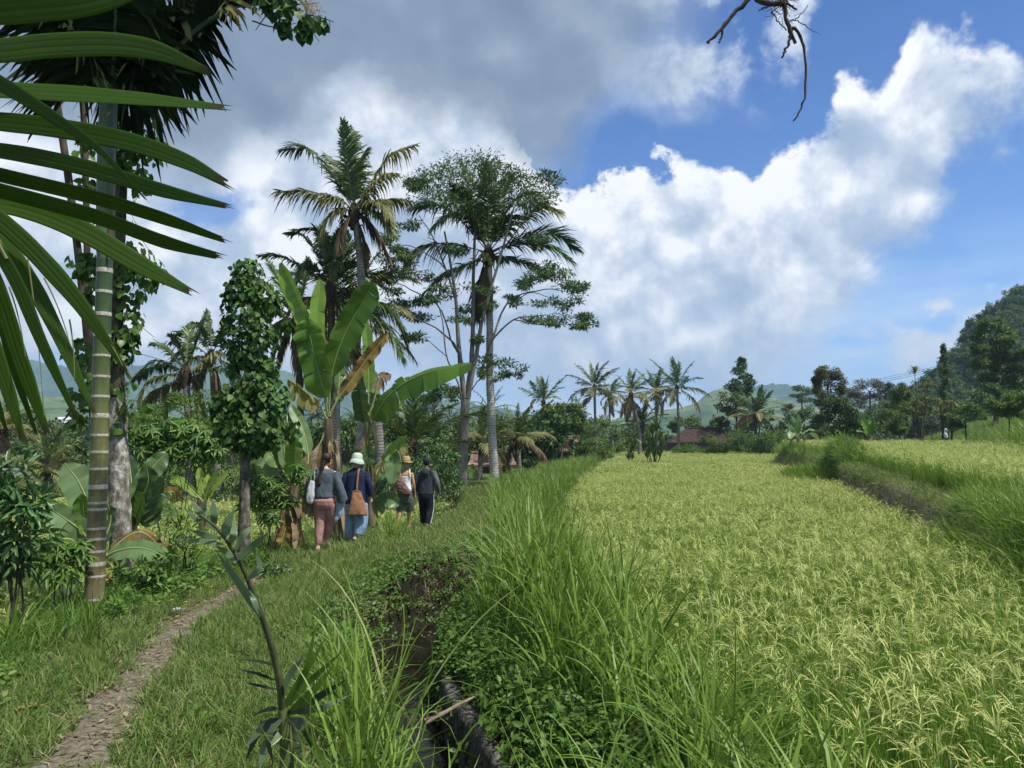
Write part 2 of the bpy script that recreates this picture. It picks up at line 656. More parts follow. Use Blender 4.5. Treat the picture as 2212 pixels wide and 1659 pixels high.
# clear blue
elz = W.sstep(sx.outputs[2], 0.0, .62)
gain = W.mix(elz, (.60, .84, 1.08, 1), (.20, .44, .78, 1))
blue = W.mix(1.0, sky.outputs[0], gain, 'MULTIPLY')
skyS = W.m('MULTIPLY', 1.0, SKY_STR)
blue = W.vm('SCALE', blue, scale=SKY_STR)
c = W.mix(W.m('MULTIPLY', aH, .9), blue, cH)
c = W.mix(W.m('MULTIPLY', aB, .97), c, cB)
c = W.mix(W.m('MULTIPLY', aA, .97), c, cA)
c = W.mix(W.m('MULTIPLY', aW, .9), c, W.ramp(fine, [(.35, (.40, .44, .50)), (.6, (.56, .57, .58))]))
# below the horizon: dull ground tone
c = W.mix(W.sstep(sx.outputs[2], -.02, -.10), c, (.12, .15, .12, 1))
bg = W.node('ShaderNodeBackground')
W.l.new(c, bg.inputs[0])
bg.inputs[1].default_value = 1.0
wo = W.node('ShaderNodeOutputWorld')
W.l.new(bg.outputs[0], wo.inputs[0])
world.cycles.sampling_method = 'MANUAL'
world.cycles.sample_map_resolution = 512
# ------------------------------------------------------------------ lie of the land
def itp(y, ys, xs):
    return np.interp(y, ys, xs)


def xL(y): return itp(y, [0, 5, 7, 10, 13, 16, 19, 20.5, 22, 26, 30, 33, 37, 42], [-4.3, -4.5, -4.8, -4.9, -4.5, -4.1, -3.4, -2.6, -1.9, -1.5, -1.7, -3.2, -7, -30])
def xR(y): return itp(y, [0, 4, 8, 11, 15, 23, 40, 60, 83, 110], [2.0, 1.65, 1.05, .72, .85, 1.4, 3.4, 6.9, 11.5, 17])
def xD(y): return itp(y, [0, 3, 4, 5.3, 7, 8.5, 10, 11, 12.2, 14, 20, 40], [.5, .13, -.12, -.50, -1.02, -1.27, -1.22, -1.0, -.62, -.25, .1, 1.5])
def xT(y): return itp(y, [0, 8, 12, 17, 21, 27, 35, 40, 46, 60, 100], [7.0, 7.1, 7.75, 9.5, 10.9, 12.7, 15, 16.4, 17.8, 20.4, 36])
def zField(y): return itp(y, [0, 15, 35, 60, 90, 110, 160], [-.9, -.8, -.45, .2, 1.15, 1.7, 2.0])
def zTer(y): return itp(y, [0, 60, 100, 200], [-.05, 1.87, 2.4, 2.6])


DITCH_W = .39


def H(x, y):
    x = np.asarray(x, float); y = np.asarray(y, float)
    zf = zField(y)
    # bank with the path
    zb = np.where(y < 20, 0.0, 0.0) + .17 * np.exp(-((x + 1.9) ** 2 / 1.0 + (y - 11.8) ** 2 / 5.0)) - .10 * smooth01(y, 16, 20) * (1 - smooth01(y, 22, 34)) + .05 * vnoise(x, y, .8, 4) + .10 * vnoise(x + 9, y, 2.5, 3)
    zb = zb + .30 * smooth01(y, 22, 36)
    # right bank (beyond the ditch)
    zr = zf + .78 + .08 * vnoise(x, y, 1.1, 3)
    d = x - xD(y)
    nearside = smooth01(d, .3, 1.3)
    zr = zr - .32 * (1 - nearside) * (1 - smooth01(y, 13, 18))
    w = smooth01(x, xD(y) - .1, xD(y) + .3)
    z = zb * (1 - w) + zr * w
    # into the ditch
    depth = (1 - smooth01(y, 15, 19))
    wob = .10 * vnoise(y * 1.7, x * .3, .7, 3)
    inside = 1 - smooth01(np.abs(d + wob), DITCH_W - .06, DITCH_W + .10 + .10 * (d > 0))
    z = z - inside * depth * (z + 1.02)
    # left drop to the lower paddy
    zl = -.95 + .03 * vnoise(x, y, 1.5, 2)
    zl = np.where(y > 34, -.95 + .5 * smooth01(y, 34, 42) - 1.6 * smooth01(y, 60, 140), zl)
    el = xL(y) + .18 * vnoise(y, x * 0, 1.0, 3)
    s = smooth01(x, el - .75, el + .05)
    z = zl * (1 - s) + z * s
    # right: down to the field, up to the terrace
    s = smooth01(x, xR(y) - .35, xR(y) + .35)
    z = z * (1 - s) + (zf + .03 * vnoise(x, y, 1.2, 2)) * s
    xt = xT(y) + .25 * vnoise(y, y * 0 + 3, 2.2, 3)
    s = smooth01(x, xt - .10, xt + .12)
    zt = zTer(y) + .05 * vnoise(x, y, 2, 2) - .10 * smooth01(x - xt, .4, 1.0)
    # slope rising on the far right
    rise = np.maximum(0, x - (17 + .42 * np.maximum(0, y - 20)))
    zt = zt + .30 * np.minimum(rise, 25) + .05 * np.maximum(rise - 25, 0)
    z = z * (1 - s) + zt * s
    # behind the fields
    far = smooth01(y, 130, 260)
    return z * (1 - far) + (-1.5) * far


def axis(lo, hi, step, out_lo, out_hi, grow=1.13):
    a = list(np.arange(lo, hi + 1e-6, step))
    s = step
    while a[-1] < out_hi:
        s *= grow; a.append(a[-1] + s)
    s = step
    b = []
    c = lo
    while c > out_lo:
        s *= grow; c -= s; b.append(c)
    return np.array(b[::-1] + a)


gx = axis(-6.5, 13, .085, -3200, 3200)
gy = axis(2.0, 24, .085, -60, 3800, 1.06)
XX, YY = np.meshgrid(gx, gy)
ZZ = H(XX, YY)
mbg = MB()
mbg.add(np.stack([XX, YY, ZZ], -1).reshape(-1, 3), grid_mesh(len(gx), len(gy)), .5,
        (((XX > xR(YY)) | (XX < xL(YY) - .6)).astype(float)).ravel())

mt, T = new_mat('ground_soil')
geo = T.node('ShaderNodeNewGeometry')
pos = geo.outputs['Position']
n1 = T.noise(pos, .9, 5, .6).outputs[0]
n2 = T.noise(pos, 22, 5, .7).outputs[0]
n3 = T.noise(pos, 4.5, 5, .65).outputs[0]
grassy = T.ramp(T.m('MULTIPLY_ADD', n2, .6, T.m('MULTIPLY', n3, .4)), [(.30, (.026, .032, .014)), (.45, (.055, .078, .024)), (.58, (.10, .135, .042)), (.72, (.19, .19, .09))])
soil = T.ramp(n2, [(.3, (.008, .007, .005)), (.5, (.021, .018, .012)), (.7, (.06, .052, .034))])
mud = T.ramp(n2, [(.3, (.02, .026, .008)), (.7, (.07, .09, .02))])
nz = T.node('ShaderNodeSeparateXYZ'); T.l.new(geo.outputs['Normal'], nz.inputs[0])
cg = T.mix(T.sstep(nz.outputs[2], .55, .85), soil, grassy)
cg = T.mix(T.attr('au').outputs['Fac'], cg, mud)
pz = T.node('ShaderNodeSeparateXYZ'); T.l.new(pos, pz.inputs[0])
pr = T.node('ShaderNodeBsdfPrincipled')
T.put(pr.inputs['Base Color'], cg)
pr.inputs['Roughness'].default_value = .95
pr.inputs['Specular IOR Level'].default_value = .1
bp = T.node('ShaderNodeBump'); bp.inputs['Strength'].default_value = .7; bp.inputs['Distance'].default_value = .03
T.l.new(n2, bp.inputs['Height']); T.l.new(bp.outputs[0], pr.inputs['Normal'])
finish(T, pr.outputs[0])
tag(mbg.build('ground', mt), 'uneven ground of the banks, paddies and land behind', 'ground', None, 'structure')

# --- trodden path
PATH = catmull(np.array([[-2.1, 2.2], [-2.35, 4.2], [-2.62, 5.2], [-2.88, 6.2], [-3.15, 7.2], [-3.36, 8.5], [-3.38, 9.6], [-3.36, 11], [-3.3, 12.2], [-3.2, 14.5]]), 140)
pt = tangents(np.c_[PATH, np.zeros(len(PATH))])
ps = np.stack([pt[:, 1], -pt[:, 0]], -1)
wL = .155 + .16 * vnoise(np.arange(140) * .1, np.zeros(140), .5, 3)
wR = .155 + .16 * vnoise(np.arange(140) * .1, np.ones(140) * 9, .5, 3)
fade = 1 - .75 * smooth01(PATH[:, 1], 9.8, 13)
ac = np.linspace(-1, 1, 9)
PX = PATH[:, None, :] + ps[:, None, :] * np.where(ac[None, :, None] < 0, (wL * fade)[:, None, None], (wR * fade)[:, None, None]) * ac[None, :, None]
PZ = H(PX[..., 0], PX[..., 1]) + .012 - .012 * (np.abs(ac)[None, :] ** 3)
mbp = MB()
mbp.add(np.concatenate([PX, PZ[..., None]], -1).reshape(-1, 3), grid_mesh(9, 140))
pm = simple_mat('trodden_earth', [(.25, (.05, .042, .030)), (.45, (.12, .102, .074)), (.6, (.19, .168, .125)), (.75, (.27, .24, .18))], .95, 22, 8, .45, 60)
tag(mbp.build('path', pm), 'narrow trodden earth path along the grassy bank', 'path', None, 'structure')

# --- water in the ditch
wy = np.linspace(1.5, 19, 90)
wxs = np.linspace(-.66, .66, 9)
WX = xD(wy)[:, None] + wxs[None]
mbw = MB()
mbw.add(np.stack([WX, np.broadcast_to(wy[:, None], WX.shape), np.full(WX.shape, -.80)], -1).reshape(-1, 3), grid_mesh(9, 90))
mt, T = new_mat('ditch_water')
geo = T.node('ShaderNodeNewGeometry')
nw = T.noise(T.vm('MULTIPLY', geo.outputs['Position'], (1, .45, 1)), 9, 4, .55).outputs[0]
pr = T.node('ShaderNodeBsdfPrincipled')
T.put(pr.inputs['Base Color'], T.ramp(T.noise(geo.outputs['Position'], 3, 4).outputs[0], [(.35, (.004, .004, .003)), (.65, (.018, .015, .010))]))
pr.inputs['Roughness'].default_value = .06
pr.inputs['IOR'].default_value = 1.33
bp = T.node('ShaderNodeBump'); bp.inputs['Strength'].default_value = .55; bp.inputs['Distance'].default_value = .03
T.l.new(nw, bp.inputs['Height']); T.l.new(bp.outputs[0], pr.inputs['Normal'])
finish(T, pr.outputs[0])
tag(mbw.build('water', mt), 'shallow dark water running in the irrigation ditch', 'water', None, 'structure')

# --- concrete lining on the near right edge of the ditch
cyy = np.linspace(2.6, 8.6, 70)
prof = np.array([[-.02, -.98], [.0, -.48], [.02, -.42], [.06, -.405], [.13, -.41], [.16, -.45], [.17, -.98]])
cx0 = xD(cyy) + .44 + .03 * vnoise(cyy, cyy * 0, .5, 3)
V = np.stack([cx0[:, None] + prof[None, :, 0] + .035 * vnoise(cyy[:, None] * 3, prof[None, :, 1] * 5, .4, 3), np.broadcast_to(cyy[:, None], (70, 7)),
              prof[None, :, 1] + .06 * vnoise(cyy[:, None] * 2, prof[None, :, 0] * 3, .6, 4)], -1)
mbc = MB(); mbc.add(V.reshape(-1, 3), grid_mesh(7, 70))
conc = simple_mat('weathered_concrete', [(.3, (.045, .042, .034)), (.46, (.10, .094, .08)), (.6, (.20, .19, .165)), (.8, (.36, .35, .31))], .9, 7, 9, .8, 30)
tag(mbc.build('ditch_kerb', conc), 'crumbling grey concrete edge lining the right side of the ditch', 'kerb')

# --- terrace wall of cut earth
ty = np.linspace(11.0, 47, 260)
tprof = np.array([[-.30, -1.0], [-.34, .12], [-.28, .30], [-.22, .5], [-.17, .68], [-.15, .85], [-.10, .97], [.05, 1.02], [.35, 1.03], [.8, 1.0], [1.1, .85], [1.15, .3]])
tn = np.gradient(np.stack([xT(ty), ty], -1), axis=0); tn /= np.linalg.norm(tn, axis=1)[:, None]
tside = np.stack([tn[:, 1], -tn[:, 0]], -1)
zlo, zhi = zField(ty) - .1, zTer(ty) + .05
wobble = .22 * vnoise(ty, ty * 0 + 3, 2.0, 3)
k = len(tprof)
off = tprof[None, :, 0] + wobble[:, None] + .16 * vnoise(ty[:, None] * 2.2, tprof[None, :, 1] * 1.4, .55, 4)
V = np.stack([xT(ty)[:, None] + tside[:, None, 0] * off, ty[:, None] + tside[:, None, 1] * off,
              zlo[:, None] + tprof[None, :, 1] * (zhi - zlo)[:, None] + .07 * vnoise(ty[:, None] * 2, tprof[None, :, 0] * 3, .6, 3)], -1)
mbt = MB(); mbt.add(V.reshape(-1, 3), grid_mesh(k, 260))
TERV = V
earth = simple_mat('cut_earth', [(.28, (.09, .07, .05)), (.42, (.22, .175, .12)), (.55, (.36, .30, .19)), (.72, (.48, .42, .28))], .95, 5, 9, 1.0, 24)
tag(mbt.build('terrace_wall', earth), 'curved cut earth terrace bank with a mossy top beside the paddy', 'earth bank')
# ------------------------------------------------------------------ blades and rice
def blade_set(n, h0, h1, w0, w1, spread, lean0, lean1, droop0, droop1, seg=5, base_r=.03, mb=None, au=None, twist=.4, rndlo=0, rndhi=1, mi=0, flat=0.0):
    """n arching blades around the origin"""
    mb = mb or MB()
    t = np.linspace(0, 1, seg + 1)
    for i in range(n):
        az = rng.uniform(0, 2 * np.pi)
        L = rng.uniform(h0, h1); w = rng.uniform(w0, w1)
        lean = rng.uniform(lean0, lean1); dr = rng.uniform(droop0, droop1)
        th = lean + dr * t ** 1.6
        ds = L / seg
        r = np.concatenate([[0], np.cumsum(np.sin(.5 * (th[1:] + th[:-1])) * ds)])
        z = np.concatenate([[0], np.cumsum(np.cos(.5 * (th[1:] + th[:-1])) * ds)])
        b = rng.uniform(0, base_r); ba = rng.uniform(0, 2 * np.pi)
        az2 = az + twist * (t ** 2) * rng.normal()
        p = np.stack([b * np.cos(ba) + r * np.cos(az2), b * np.sin(ba) + r * np.sin(az2), z], -1)
        a3 = az + np.pi / 2 + rng.normal() * .5
        sd = np.tile([np.cos(a3), np.sin(a3), 0.0], (seg + 1, 1))
        ww = .5 * w * np.minimum(1, (.45 + 2.2 * t)) * np.clip(1.25 * (1 - t) ** .6, 0, 1)
        V, F = strip(p, sd, ww)
        mb.add(V, F, rng.uniform(rndlo, rndhi), np.repeat(t, 2), None, mi)
    return mb


def panicle(mb, p0, az, L, nb, w, seg=6, mi=1):
    """arching rice ear with drooping branchlets carrying grains"""
    t = np.linspace(0, 1, seg + 1)
    th = .12 + rng.uniform(.7, 2.0) * t ** 1.3
    ds = L / seg
    r = np.concatenate([[0], np.cumsum(np.sin(th[1:]) * ds)]); z = np.concatenate([[0], np.cumsum(np.cos(th[1:]) * ds)])
    p = p0 + np.stack([r * np.cos(az), r * np.sin(az), z], -1)
    s = np.tile([-np.sin(az), np.cos(az), 0], (seg + 1, 1))
    rr = rng.uniform(.2, 1)
    V, F = strip(p, s, np.full(seg + 1, w * .35)); mb.add(V, F, rr, None, None, mi)
    for j in range(nb):
        q = rng.uniform(.15, 1)
        k = min(int(q * seg), seg - 1); f = q * seg - k
        o = p[k] * (1 - f) + p[k + 1] * f
        a2 = az + rng.normal() * .4
        bl = L * rng.uniform(.28, .5)
        tt = np.linspace(0, 1, 4)
        t2 = th[k] + .25 + rng.uniform(-.5, .6) + .5 * tt
        rr2 = np.concatenate([[0], np.cumsum(np.sin(t2[1:]) * bl / 3)]); zz2 = np.concatenate([[0], np.cumsum(np.cos(t2[1:]) * bl / 3)])
        b = o + np.stack([rr2 * np.cos(a2), rr2 * np.sin(a2), zz2], -1)
        ww = w * np.array([.5, 1.0, .95, .35])
        sv = np.tile(unit(np.array([-np.sin(a2), np.cos(a2), rng.normal() * .6])), (4, 1))
        V, F = strip(b, sv, ww); mb.add(V, F, rng.uniform(.2, 1), None, None, mi)


def rice_tuft(nl, npan, nb, seg, wmul=1.0, rad=.05):
    mb = blade_set(nl, .55, 1.0, .008 * wmul, .0135 * wmul, 0, .0, .17, .0, .45, seg, rad)
    for i in range(npan):
        az = rng.uniform(0, 2 * np.pi); rr = rng.uniform(0, rad * 1.6)
        h = rng.uniform(.60, .82)
        b = np.array([rr * np.cos(az), rr * np.sin(az), 0.]); tp = np.array([rr * 2.0 * np.cos(az), rr * 2.0 * np.sin(az), h])
        V, F = strip(np.array([b, tp]), np.tile([-np.sin(az), np.cos(az), 0], (2, 1)), np.array([.0025, .002]) * wmul)
        mb.add(V, F, .4, np.array([0., 0, .6, .6]), None, 0)
        panicle(mb, tp, az + rng.normal() * .7, rng.uniform(.17, .27), nb, .0034 * wmul, 5)
    return mb.mesh('rice_tuft')


RICE = leaf_mat('rice_leaf', noise_sc=.35, stops=[(0, (.085, .18, .026)), (.45, (.155, .285, .042)), (.75, (.245, .375, .062)), (1, (.40, .45, .12))], trans=.42, rough=.5, spec=.2)
EAR = leaf_mat('rice_ear', noise_sc=.5, stops=[(0, (.31, .40, .085)), (.5, (.46, .52, .15)), (1, (.62, .64, .27))], trans=.30, rough=.6, spec=.2)
rice0 = [rice_tuft(42, 4, 7, 5) for i in range(7)]
rice1 = [rice_tuft(26, 5, 5, 3, 1.1) for i in range(5)]
rice2 = [rice_tuft(24, 7, 4, 2, 1.8, .11) for i in range(4)]


def jgrid(x0, x1, y0, y1, st, jit=.35):
    a, b = np.meshgrid(np.arange(x0, x1, st), np.arange(y0, y1, st))
    a = a.ravel() + rng.uniform(-jit, jit, a.size) * st
    b = b.ravel() + rng.uniform(-jit, jit, b.size) * st
    return a, b


def inview(x, y, m=1.0, ml=None):
    return (x < .70 * y + m + 1.0) & (x > -(.70 * y + (ml or m) + 1.0))


def rice_points(cond, bands):
    for (y0, y1, st, lod) in bands:
        x, y = jgrid(-45, 75, y0, y1, st)
        k = cond(x, y) & inview(x, y)
        yield lod, x[k], y[k]


def put_rice(name, cond, bands, label, zoff=0.0):
    for lod, x, y in rice_points(cond, bands):
        n = len(x)
        if n == 0:
            continue
        z = H(x, y) + zoff
        rot = np.stack([rng.normal(0, .08, n) + .45 * vnoise(x, y, 1.6, 3), rng.normal(0, .08, n) + .45 * vnoise(x + 40, y + 7, 1.6, 3), rng.uniform(0, 6.28, n)], -1)
        hh = rng.uniform(.92, 1.20, n) * (1 + .34 * vnoise(x, y, 2.2, 3))
        ww = rng.uniform(.9, 1.2, n)
        scatter(name, np.stack([x, y, z], -1), rot, np.stack([ww, ww, hh], 1), [rice0, rice1, rice2][lod], [RICE, EAR], 'rice', label)


put_rice('rice_field', lambda x, y: (x > xR(y) + .30 + .12 * np.sin(y * 3)) & (x < xT(y) - .55) & (np.hypot((x - 15.4) / 1.9, (y - 38.5) / 3.6) > .95),
         [(3.0, 17, .19, 0), (17, 42, .205, 1), (42, 86, .32, 2)], 'ripening green rice filling the paddy below the terrace bank')
put_rice('rice_field', lambda x, y: (x > xT(y) + .80) & (x < 17.5 + .42 * np.maximum(0, y - 20)) & (y > 11) & (y < 62),
         [(11, 22, .20, 0), (22, 40, .25, 1), (40, 62, .40, 2)], 'ripening rice on the raised terrace above the earth bank')
put_rice('rice_field', lambda x, y: (x < xL(y) - .75) & (y > 4) & (y < 33) & (x > -26),
         [(4, 16, .24, 1), (16, 33, .38, 2)], 'pale green rice in the low paddy beyond the banana plants')
# ------------------------------------------------------------------ short grass, weeds, tall grass (uncountable)
TURF = leaf_mat('turf_blade', [(0, (.075, .130, .024)), (.42, (.130, .210, .044)), (.66, (.19, .260, .070)), (.82, (.31, .295, .14)), (1, (.45, .39, .24))], .30, .6, .15)
TURFG = leaf_mat('lush_blade', [(0, (.055, .125, .018)), (.5, (.105, .205, .030)), (1, (.19, .30, .055))], .35, .5, .2)
TALL = leaf_mat('tall_blade', [(0, (.090, .165, .022)), (.45, (.155, .260, .036)), (.8, (.225, .345, .060)), (1, (.33, .38, .13))], .38, .42, .28)
TALLB = leaf_mat('bluish_blade', [(0, (.075, .140, .050)), (.5, (.125, .215, .085)), (1, (.21, .31, .13))], .33, .42, .3)
WEED = leaf_mat('weed_leaf', [(0, (.045, .105, .016)), (.5, (.085, .165, .026)), (1, (.15, .25, .05))], .30, .45, .3)
STRAW = leaf_mat('dry_straw', [(0, (.14, .105, .055)), (.5, (.26, .205, .115)), (1, (.42, .36, .23))], .2, .7, .1)

turf = [blade_set(24, .05, .17, .004, .009, 0, .2, 1.2, .2, 1.3, 3, .06).mesh('turf') for i in range(7)]
turff = [blade_set(14, .05, .20, .010, .018, 0, .2, 1.1, .2, 1.2, 2, .14).mesh('turf_far') for i in range(4)]
lush = [blade_set(16, .12, .34, .007, .013, 0, .1, .7, .3, 1.5, 4, .06).mesh('lush') for i in range(5)]
tall = [blade_set(17, .50, 1.15, .014, .027, 0, .04, .55, .3, 1.8, 7, .12).mesh('tall') for i in range(7)]
tallf = [blade_set(18, .6, 1.2, .025, .04, 0, .05, .5, .3, 1.4, 4, .25).mesh('tall_far') for i in range(4)]


def weed_mesh(n, s0, s1, h):
    mb = MB()
    pos = np.stack([rng.normal(0, .05, n), rng.normal(0, .05, n), rng.uniform(.01, h, n)], -1)
    d = rng.normal(size=(n, 3)); d[:, 2] = rng.uniform(-.2, .5, n)
    nr = rng.normal(size=(n, 3)) * .4 + [0, 0, 1]
    L = rng.uniform(s0, s1, n)
    leaves(mb, pos, d, nr, L, L * .62, rng.uniform(0, 1, n))
    return mb.mesh('weed')


weed = [weed_mesh(16, .03, .065, .09) for i in range(5)]
weedb = [weed_mesh(20, .035, .08, .20) for i in range(4)]


def spread(name, x, y, meshes, mats, s0, s1, cat, label, tilt=.15, zo=0.0, sz=None, zv=None):
    n = len(x)
    if n == 0: return
    z = (H(x, y) if zv is None else zv) + zo
    rot = np.stack([rng.normal(0, tilt, n), rng.normal(0, tilt, n), rng.uniform(0, 6.28, n)], -1)
    s = rng.uniform(s0, s1, n)
    s3 = np.stack([s, s, s * (1 if sz is None else sz)], 1)
    return scatter(name, np.stack([x, y, z], -1), rot, s3, meshes, mats, cat, label)


def pdist(x, y):
    """signed distance-like offset from the path centre"""
    return np.abs(x - np.interp(y, PATH[:, 1], PATH[:, 0]))


def dd(x, y): return x - xD(y)


def steep(x, y, e=.06):
    return np.hypot(H(x + e, y) - H(x - e, y), H(x, y + e) - H(x, y - e)) / (2 * e)


# cropped turf of the bank
x, y = jgrid(-6.2, 0.2, 2.8, 13, .062)
k = (x > xL(y) - .5) & (dd(x, y) < -.40) & inview(x, y, .5) & (steep(x, y) < 2.2)
pd_ = pdist(x, y)
k &= (rng.random(len(x)) < np.clip((pd_ - .07) / .28, .05, 1)) | (y > 11.5)
k &= rng.random(len(x)) < .50 + 1.1 * (vnoise(x, y, .5, 3) + .15)
x, y = x[k], y[k]
FEET = np.array([(P(u_, 980, d_)[0], d_) for u_, d_ in ((702, 13.4), (771, 15.2), (876, 18.3), (921, 18.9))])
spread('short_grass', x, y, turf, TURF, .7, 1.35, 'grass', 'short trampled green and straw coloured grass on the path bank', .3)
x, y = jgrid(-6.2, 3.0, 12, 36, .13)
k = (x > xL(y) - .6) & (x < xR(y)) & inview(x, y, .5) & ((dd(x, y) < -.4) | (y > 17))
near_ = np.min(np.hypot(x[:, None] - FEET[None, :, 0], y[:, None] - FEET[None, :, 1] + .25), 1)
k &= near_ > .42
x, y = x[k], y[k]
spread('short_grass', x, y, turff, TURF, .8, 1.3, 'grass', 'short grass on the far part of the bank')
# greener longer grass and weeds along the left edge of the bank and around the palm foot
x, y = jgrid(-6.5, -2.4, 4.5, 15, .12)
edge = x - xL(y)
k = (edge > -.9) & (edge < .75 + .5 * vnoise(x, y, 1.2, 2)) & inview(x, y, .5) & (pdist(x, y) > .36)
x, y = x[k], y[k]
spread('lush_grass', x, y, lush, TURFG, .6, 1.25, 'grass', 'long soft grass along the left edge of the bank', .2)
x, y = jgrid(-6.3, -2.6, 5.0, 12, .10)
edge = x - xL(y)
k = (edge > -.9) & (edge < 1.0) & inview(x, y, .5) & (pdist(x, y) > .34) & (vnoise(x, y, .9, 3) > -.10)
x, y = x[k], y[k]
spread('ground_weeds', x, y, weed + weedb, WEED, .7, 1.3, 'weeds', 'low broad leaved weeds growing left of the path', .2)
# sparse weeds in the turf
x, y = jgrid(-5, -.6, 3, 12, .16)
k = (x > xL(y)) & (dd(x, y) < -.42) & (pdist(x, y) > .32) & (vnoise(x + 5, y, .6, 3) > .06)
x, y = x[k], y[k]
spread('ground_weeds', x, y, weed, WEED, .5, 1.0, 'weeds', 'small weeds dotted through the cropped turf')
# lush longer blades sprinkled in the turf
x, y = jgrid(-5, -.6, 3, 12, .22)
k = (x > xL(y)) & (dd(x, y) < -.42) & (pdist(x, y) > .34) & (vnoise(x + 15, y, .8, 3) > .0)
x, y = x[k], y[k]
spread('lush_grass', x, y, lush, TURFG, .35, .8, 'grass', 'tufts of longer grass standing in the cropped turf', .2)
# straw litter on path and mound
litter = [blade_set(5, .05, .14, .004, .010, 0, 1.35, 1.55, -.1, .2, 2, .06).mesh('straw') for i in range(5)]
x, y = jgrid(-4.6, -.8, 2.8, 14, .10)
pd_ = pdist(x, y)
mound = np.exp(-((x + 1.9) ** 2 / 1.2 + (y - 11.2) ** 2 / 5))
k = (dd(x, y) < -.5) & (x > xL(y)) & (rng.random(len(x)) < .75 * np.exp(-(pd_ / .28) ** 2) + 1.1 * mound + .12)
x, y = x[k], y[k]
spread('straw_litter', x, y, litter, STRAW, .6, 1.3, 'litter', 'dry grass stalks and straw lying on the path and mound', .12, .014)
bits = [weed_mesh(4, .02, .05, .012) for i in range(4)]
x, y = jgrid(-4, -1.5, 2.8, 11, .075)
k = rng.random(len(x)) < .42 * np.exp(-(pdist(x, y) / .22) ** 2)
DEADB = leaf_mat('dead_leaf_bit', [(0, (.09, .06, .035)), (.5, (.21, .15, .09)), (1, (.38, .30, .20))], .15, .8, .1)
spread('leaf_litter', x[k], y[k], bits, DEADB, .6, 1.3, 'litter', 'dry leaf fragments scattered on the trodden path', .1, .012)

# ditch walls: roots, moss and creeping weeds
n = 3000
yy = rng.uniform(3.5, 15.5, n); hh = rng.uniform(0, 1, n)
for side, cnt, msh, mtl, s0, s1, prob in ((-1, 4200, weed, WEED, .5, 1.2, .75), (1, 3600, weed + weedb, WEED, .6, 1.2, 1.0)):
    yy = rng.uniform(3.2, 15.5, cnt)
    off = rng.uniform(.36, .72, cnt) if side < 0 else rng.uniform(.40, .95, cnt)
    xx = xD(yy) + side * off
    zz = H(xx, yy)
    if side > 0: xx = np.where((yy < 7.6) & (off < .68) & (rng.random(cnt) < .7), xx + .35, xx); zz = np.maximum(H(xx, yy), np.where((yy < 7.6) & (off > .42) & (off < .62), -.41, -9))
    k = (zz > -.78) & (rng.random(cnt) < prob) & ((side > 0) | (zz > -.55) | (rng.random(cnt) < .5))
    spread('ditch_weeds', xx[k], yy[k], msh, mtl, s0, s1, 'weeds', 'creeping weeds hanging over the %s side of the ditch' % ('left' if side < 0 else 'right'), .6, .0)
yy = rng.uniform(3.2, 14, 1500); xx = xD(yy) - rng.uniform(.42, .66, 1500)
spread('root_strands', xx, yy, litter, STRAW, .8, 1.6, 'roots', 'dry roots and grass stalks on the dark ditch wall', 1.2, 0)
# floating bits in the water
yy = rng.uniform(4.5, 12, 34); xx = xD(yy) + rng.uniform(-.4, .4, 34)
spread('floating_leaves', xx, yy, bits, DEADB, .6, 1.3, 'litter', 'fallen leaf bits floating in the ditch water', .05, 0, None, np.full(34, -.795))

# tall fodder grass along the right bank
x, y = jgrid(-.9, 3.2, 3.0, 21, .235, .5)
d = dd(x, y)
dens = np.clip((d - .85) / .5, 0, 1) * np.clip((xR(y) + .25 - x) / .3, 0, 1)
k = (rng.random(len(x)) < dens) & inview(x, y, .6)
x, y = x[k], y[k]
sz = .62 + .55 * smooth01(y, 4.0, 8.5) * (1 - .70 * smooth01(y, 8.5, 13)) + .35 * vnoise(x, y, 1.5, 3)
n = len(x)
s = rng.uniform(.75, 1.15, n)
zz = H(x, y)
rot = np.stack([rng.normal(0, .12, n), rng.normal(.05, .12, n), rng.uniform(0, 6.28, n)], -1)
scatter('tall_grass', np.stack([x, y, zz], -1), rot, np.stack([s, s, s * sz * 1.15], 1), tall, TALL, 'tall grass', 'tall bright green fodder grass filling the bank between ditch and paddy')
x, y = jgrid(-.9, 3.2, 3.0, 18, .15, .5)
d = dd(x, y)
k = (d > .62) & (x < xR(y) + .2) & inview(x, y, .6) & (rng.random(len(x)) < .8)
spread('under_grass', x[k], y[k], lush, TURFG, .7, 1.4, 'grass', 'finer grass under the tall fodder grass', .25)
x, y = jgrid(-.9, 3.2, 3.0, 12, .17, .5)
d = dd(x, y)
k = (d > np.where(y < 7.6, .72, .55)) & (x < xR(y) + .2) & inview(x, y, .6) & (rng.random(len(x)) < .7)
spread('under_weeds', x[k], y[k], weedb, WEED, .6, 1.1, 'weeds', 'leafy weeds at the foot of the tall grass', .25)
x, y = jgrid(-4, 14, 18, 75, .42, .5)
edge = x - xR(y)
wl = itp(y, [18, 26, 34, 45, 60, 80], [1.4, 2.4, 3.6, 3.2, 2.0, 1.5])
k = (edge < .35) & (edge > -wl)
x, y = x[k], y[k]
spread('tall_grass', x, y, tallf, TALL, .45, .85, 'tall grass', 'soft tall grass on the far part of the bank beside the paddy', .12)
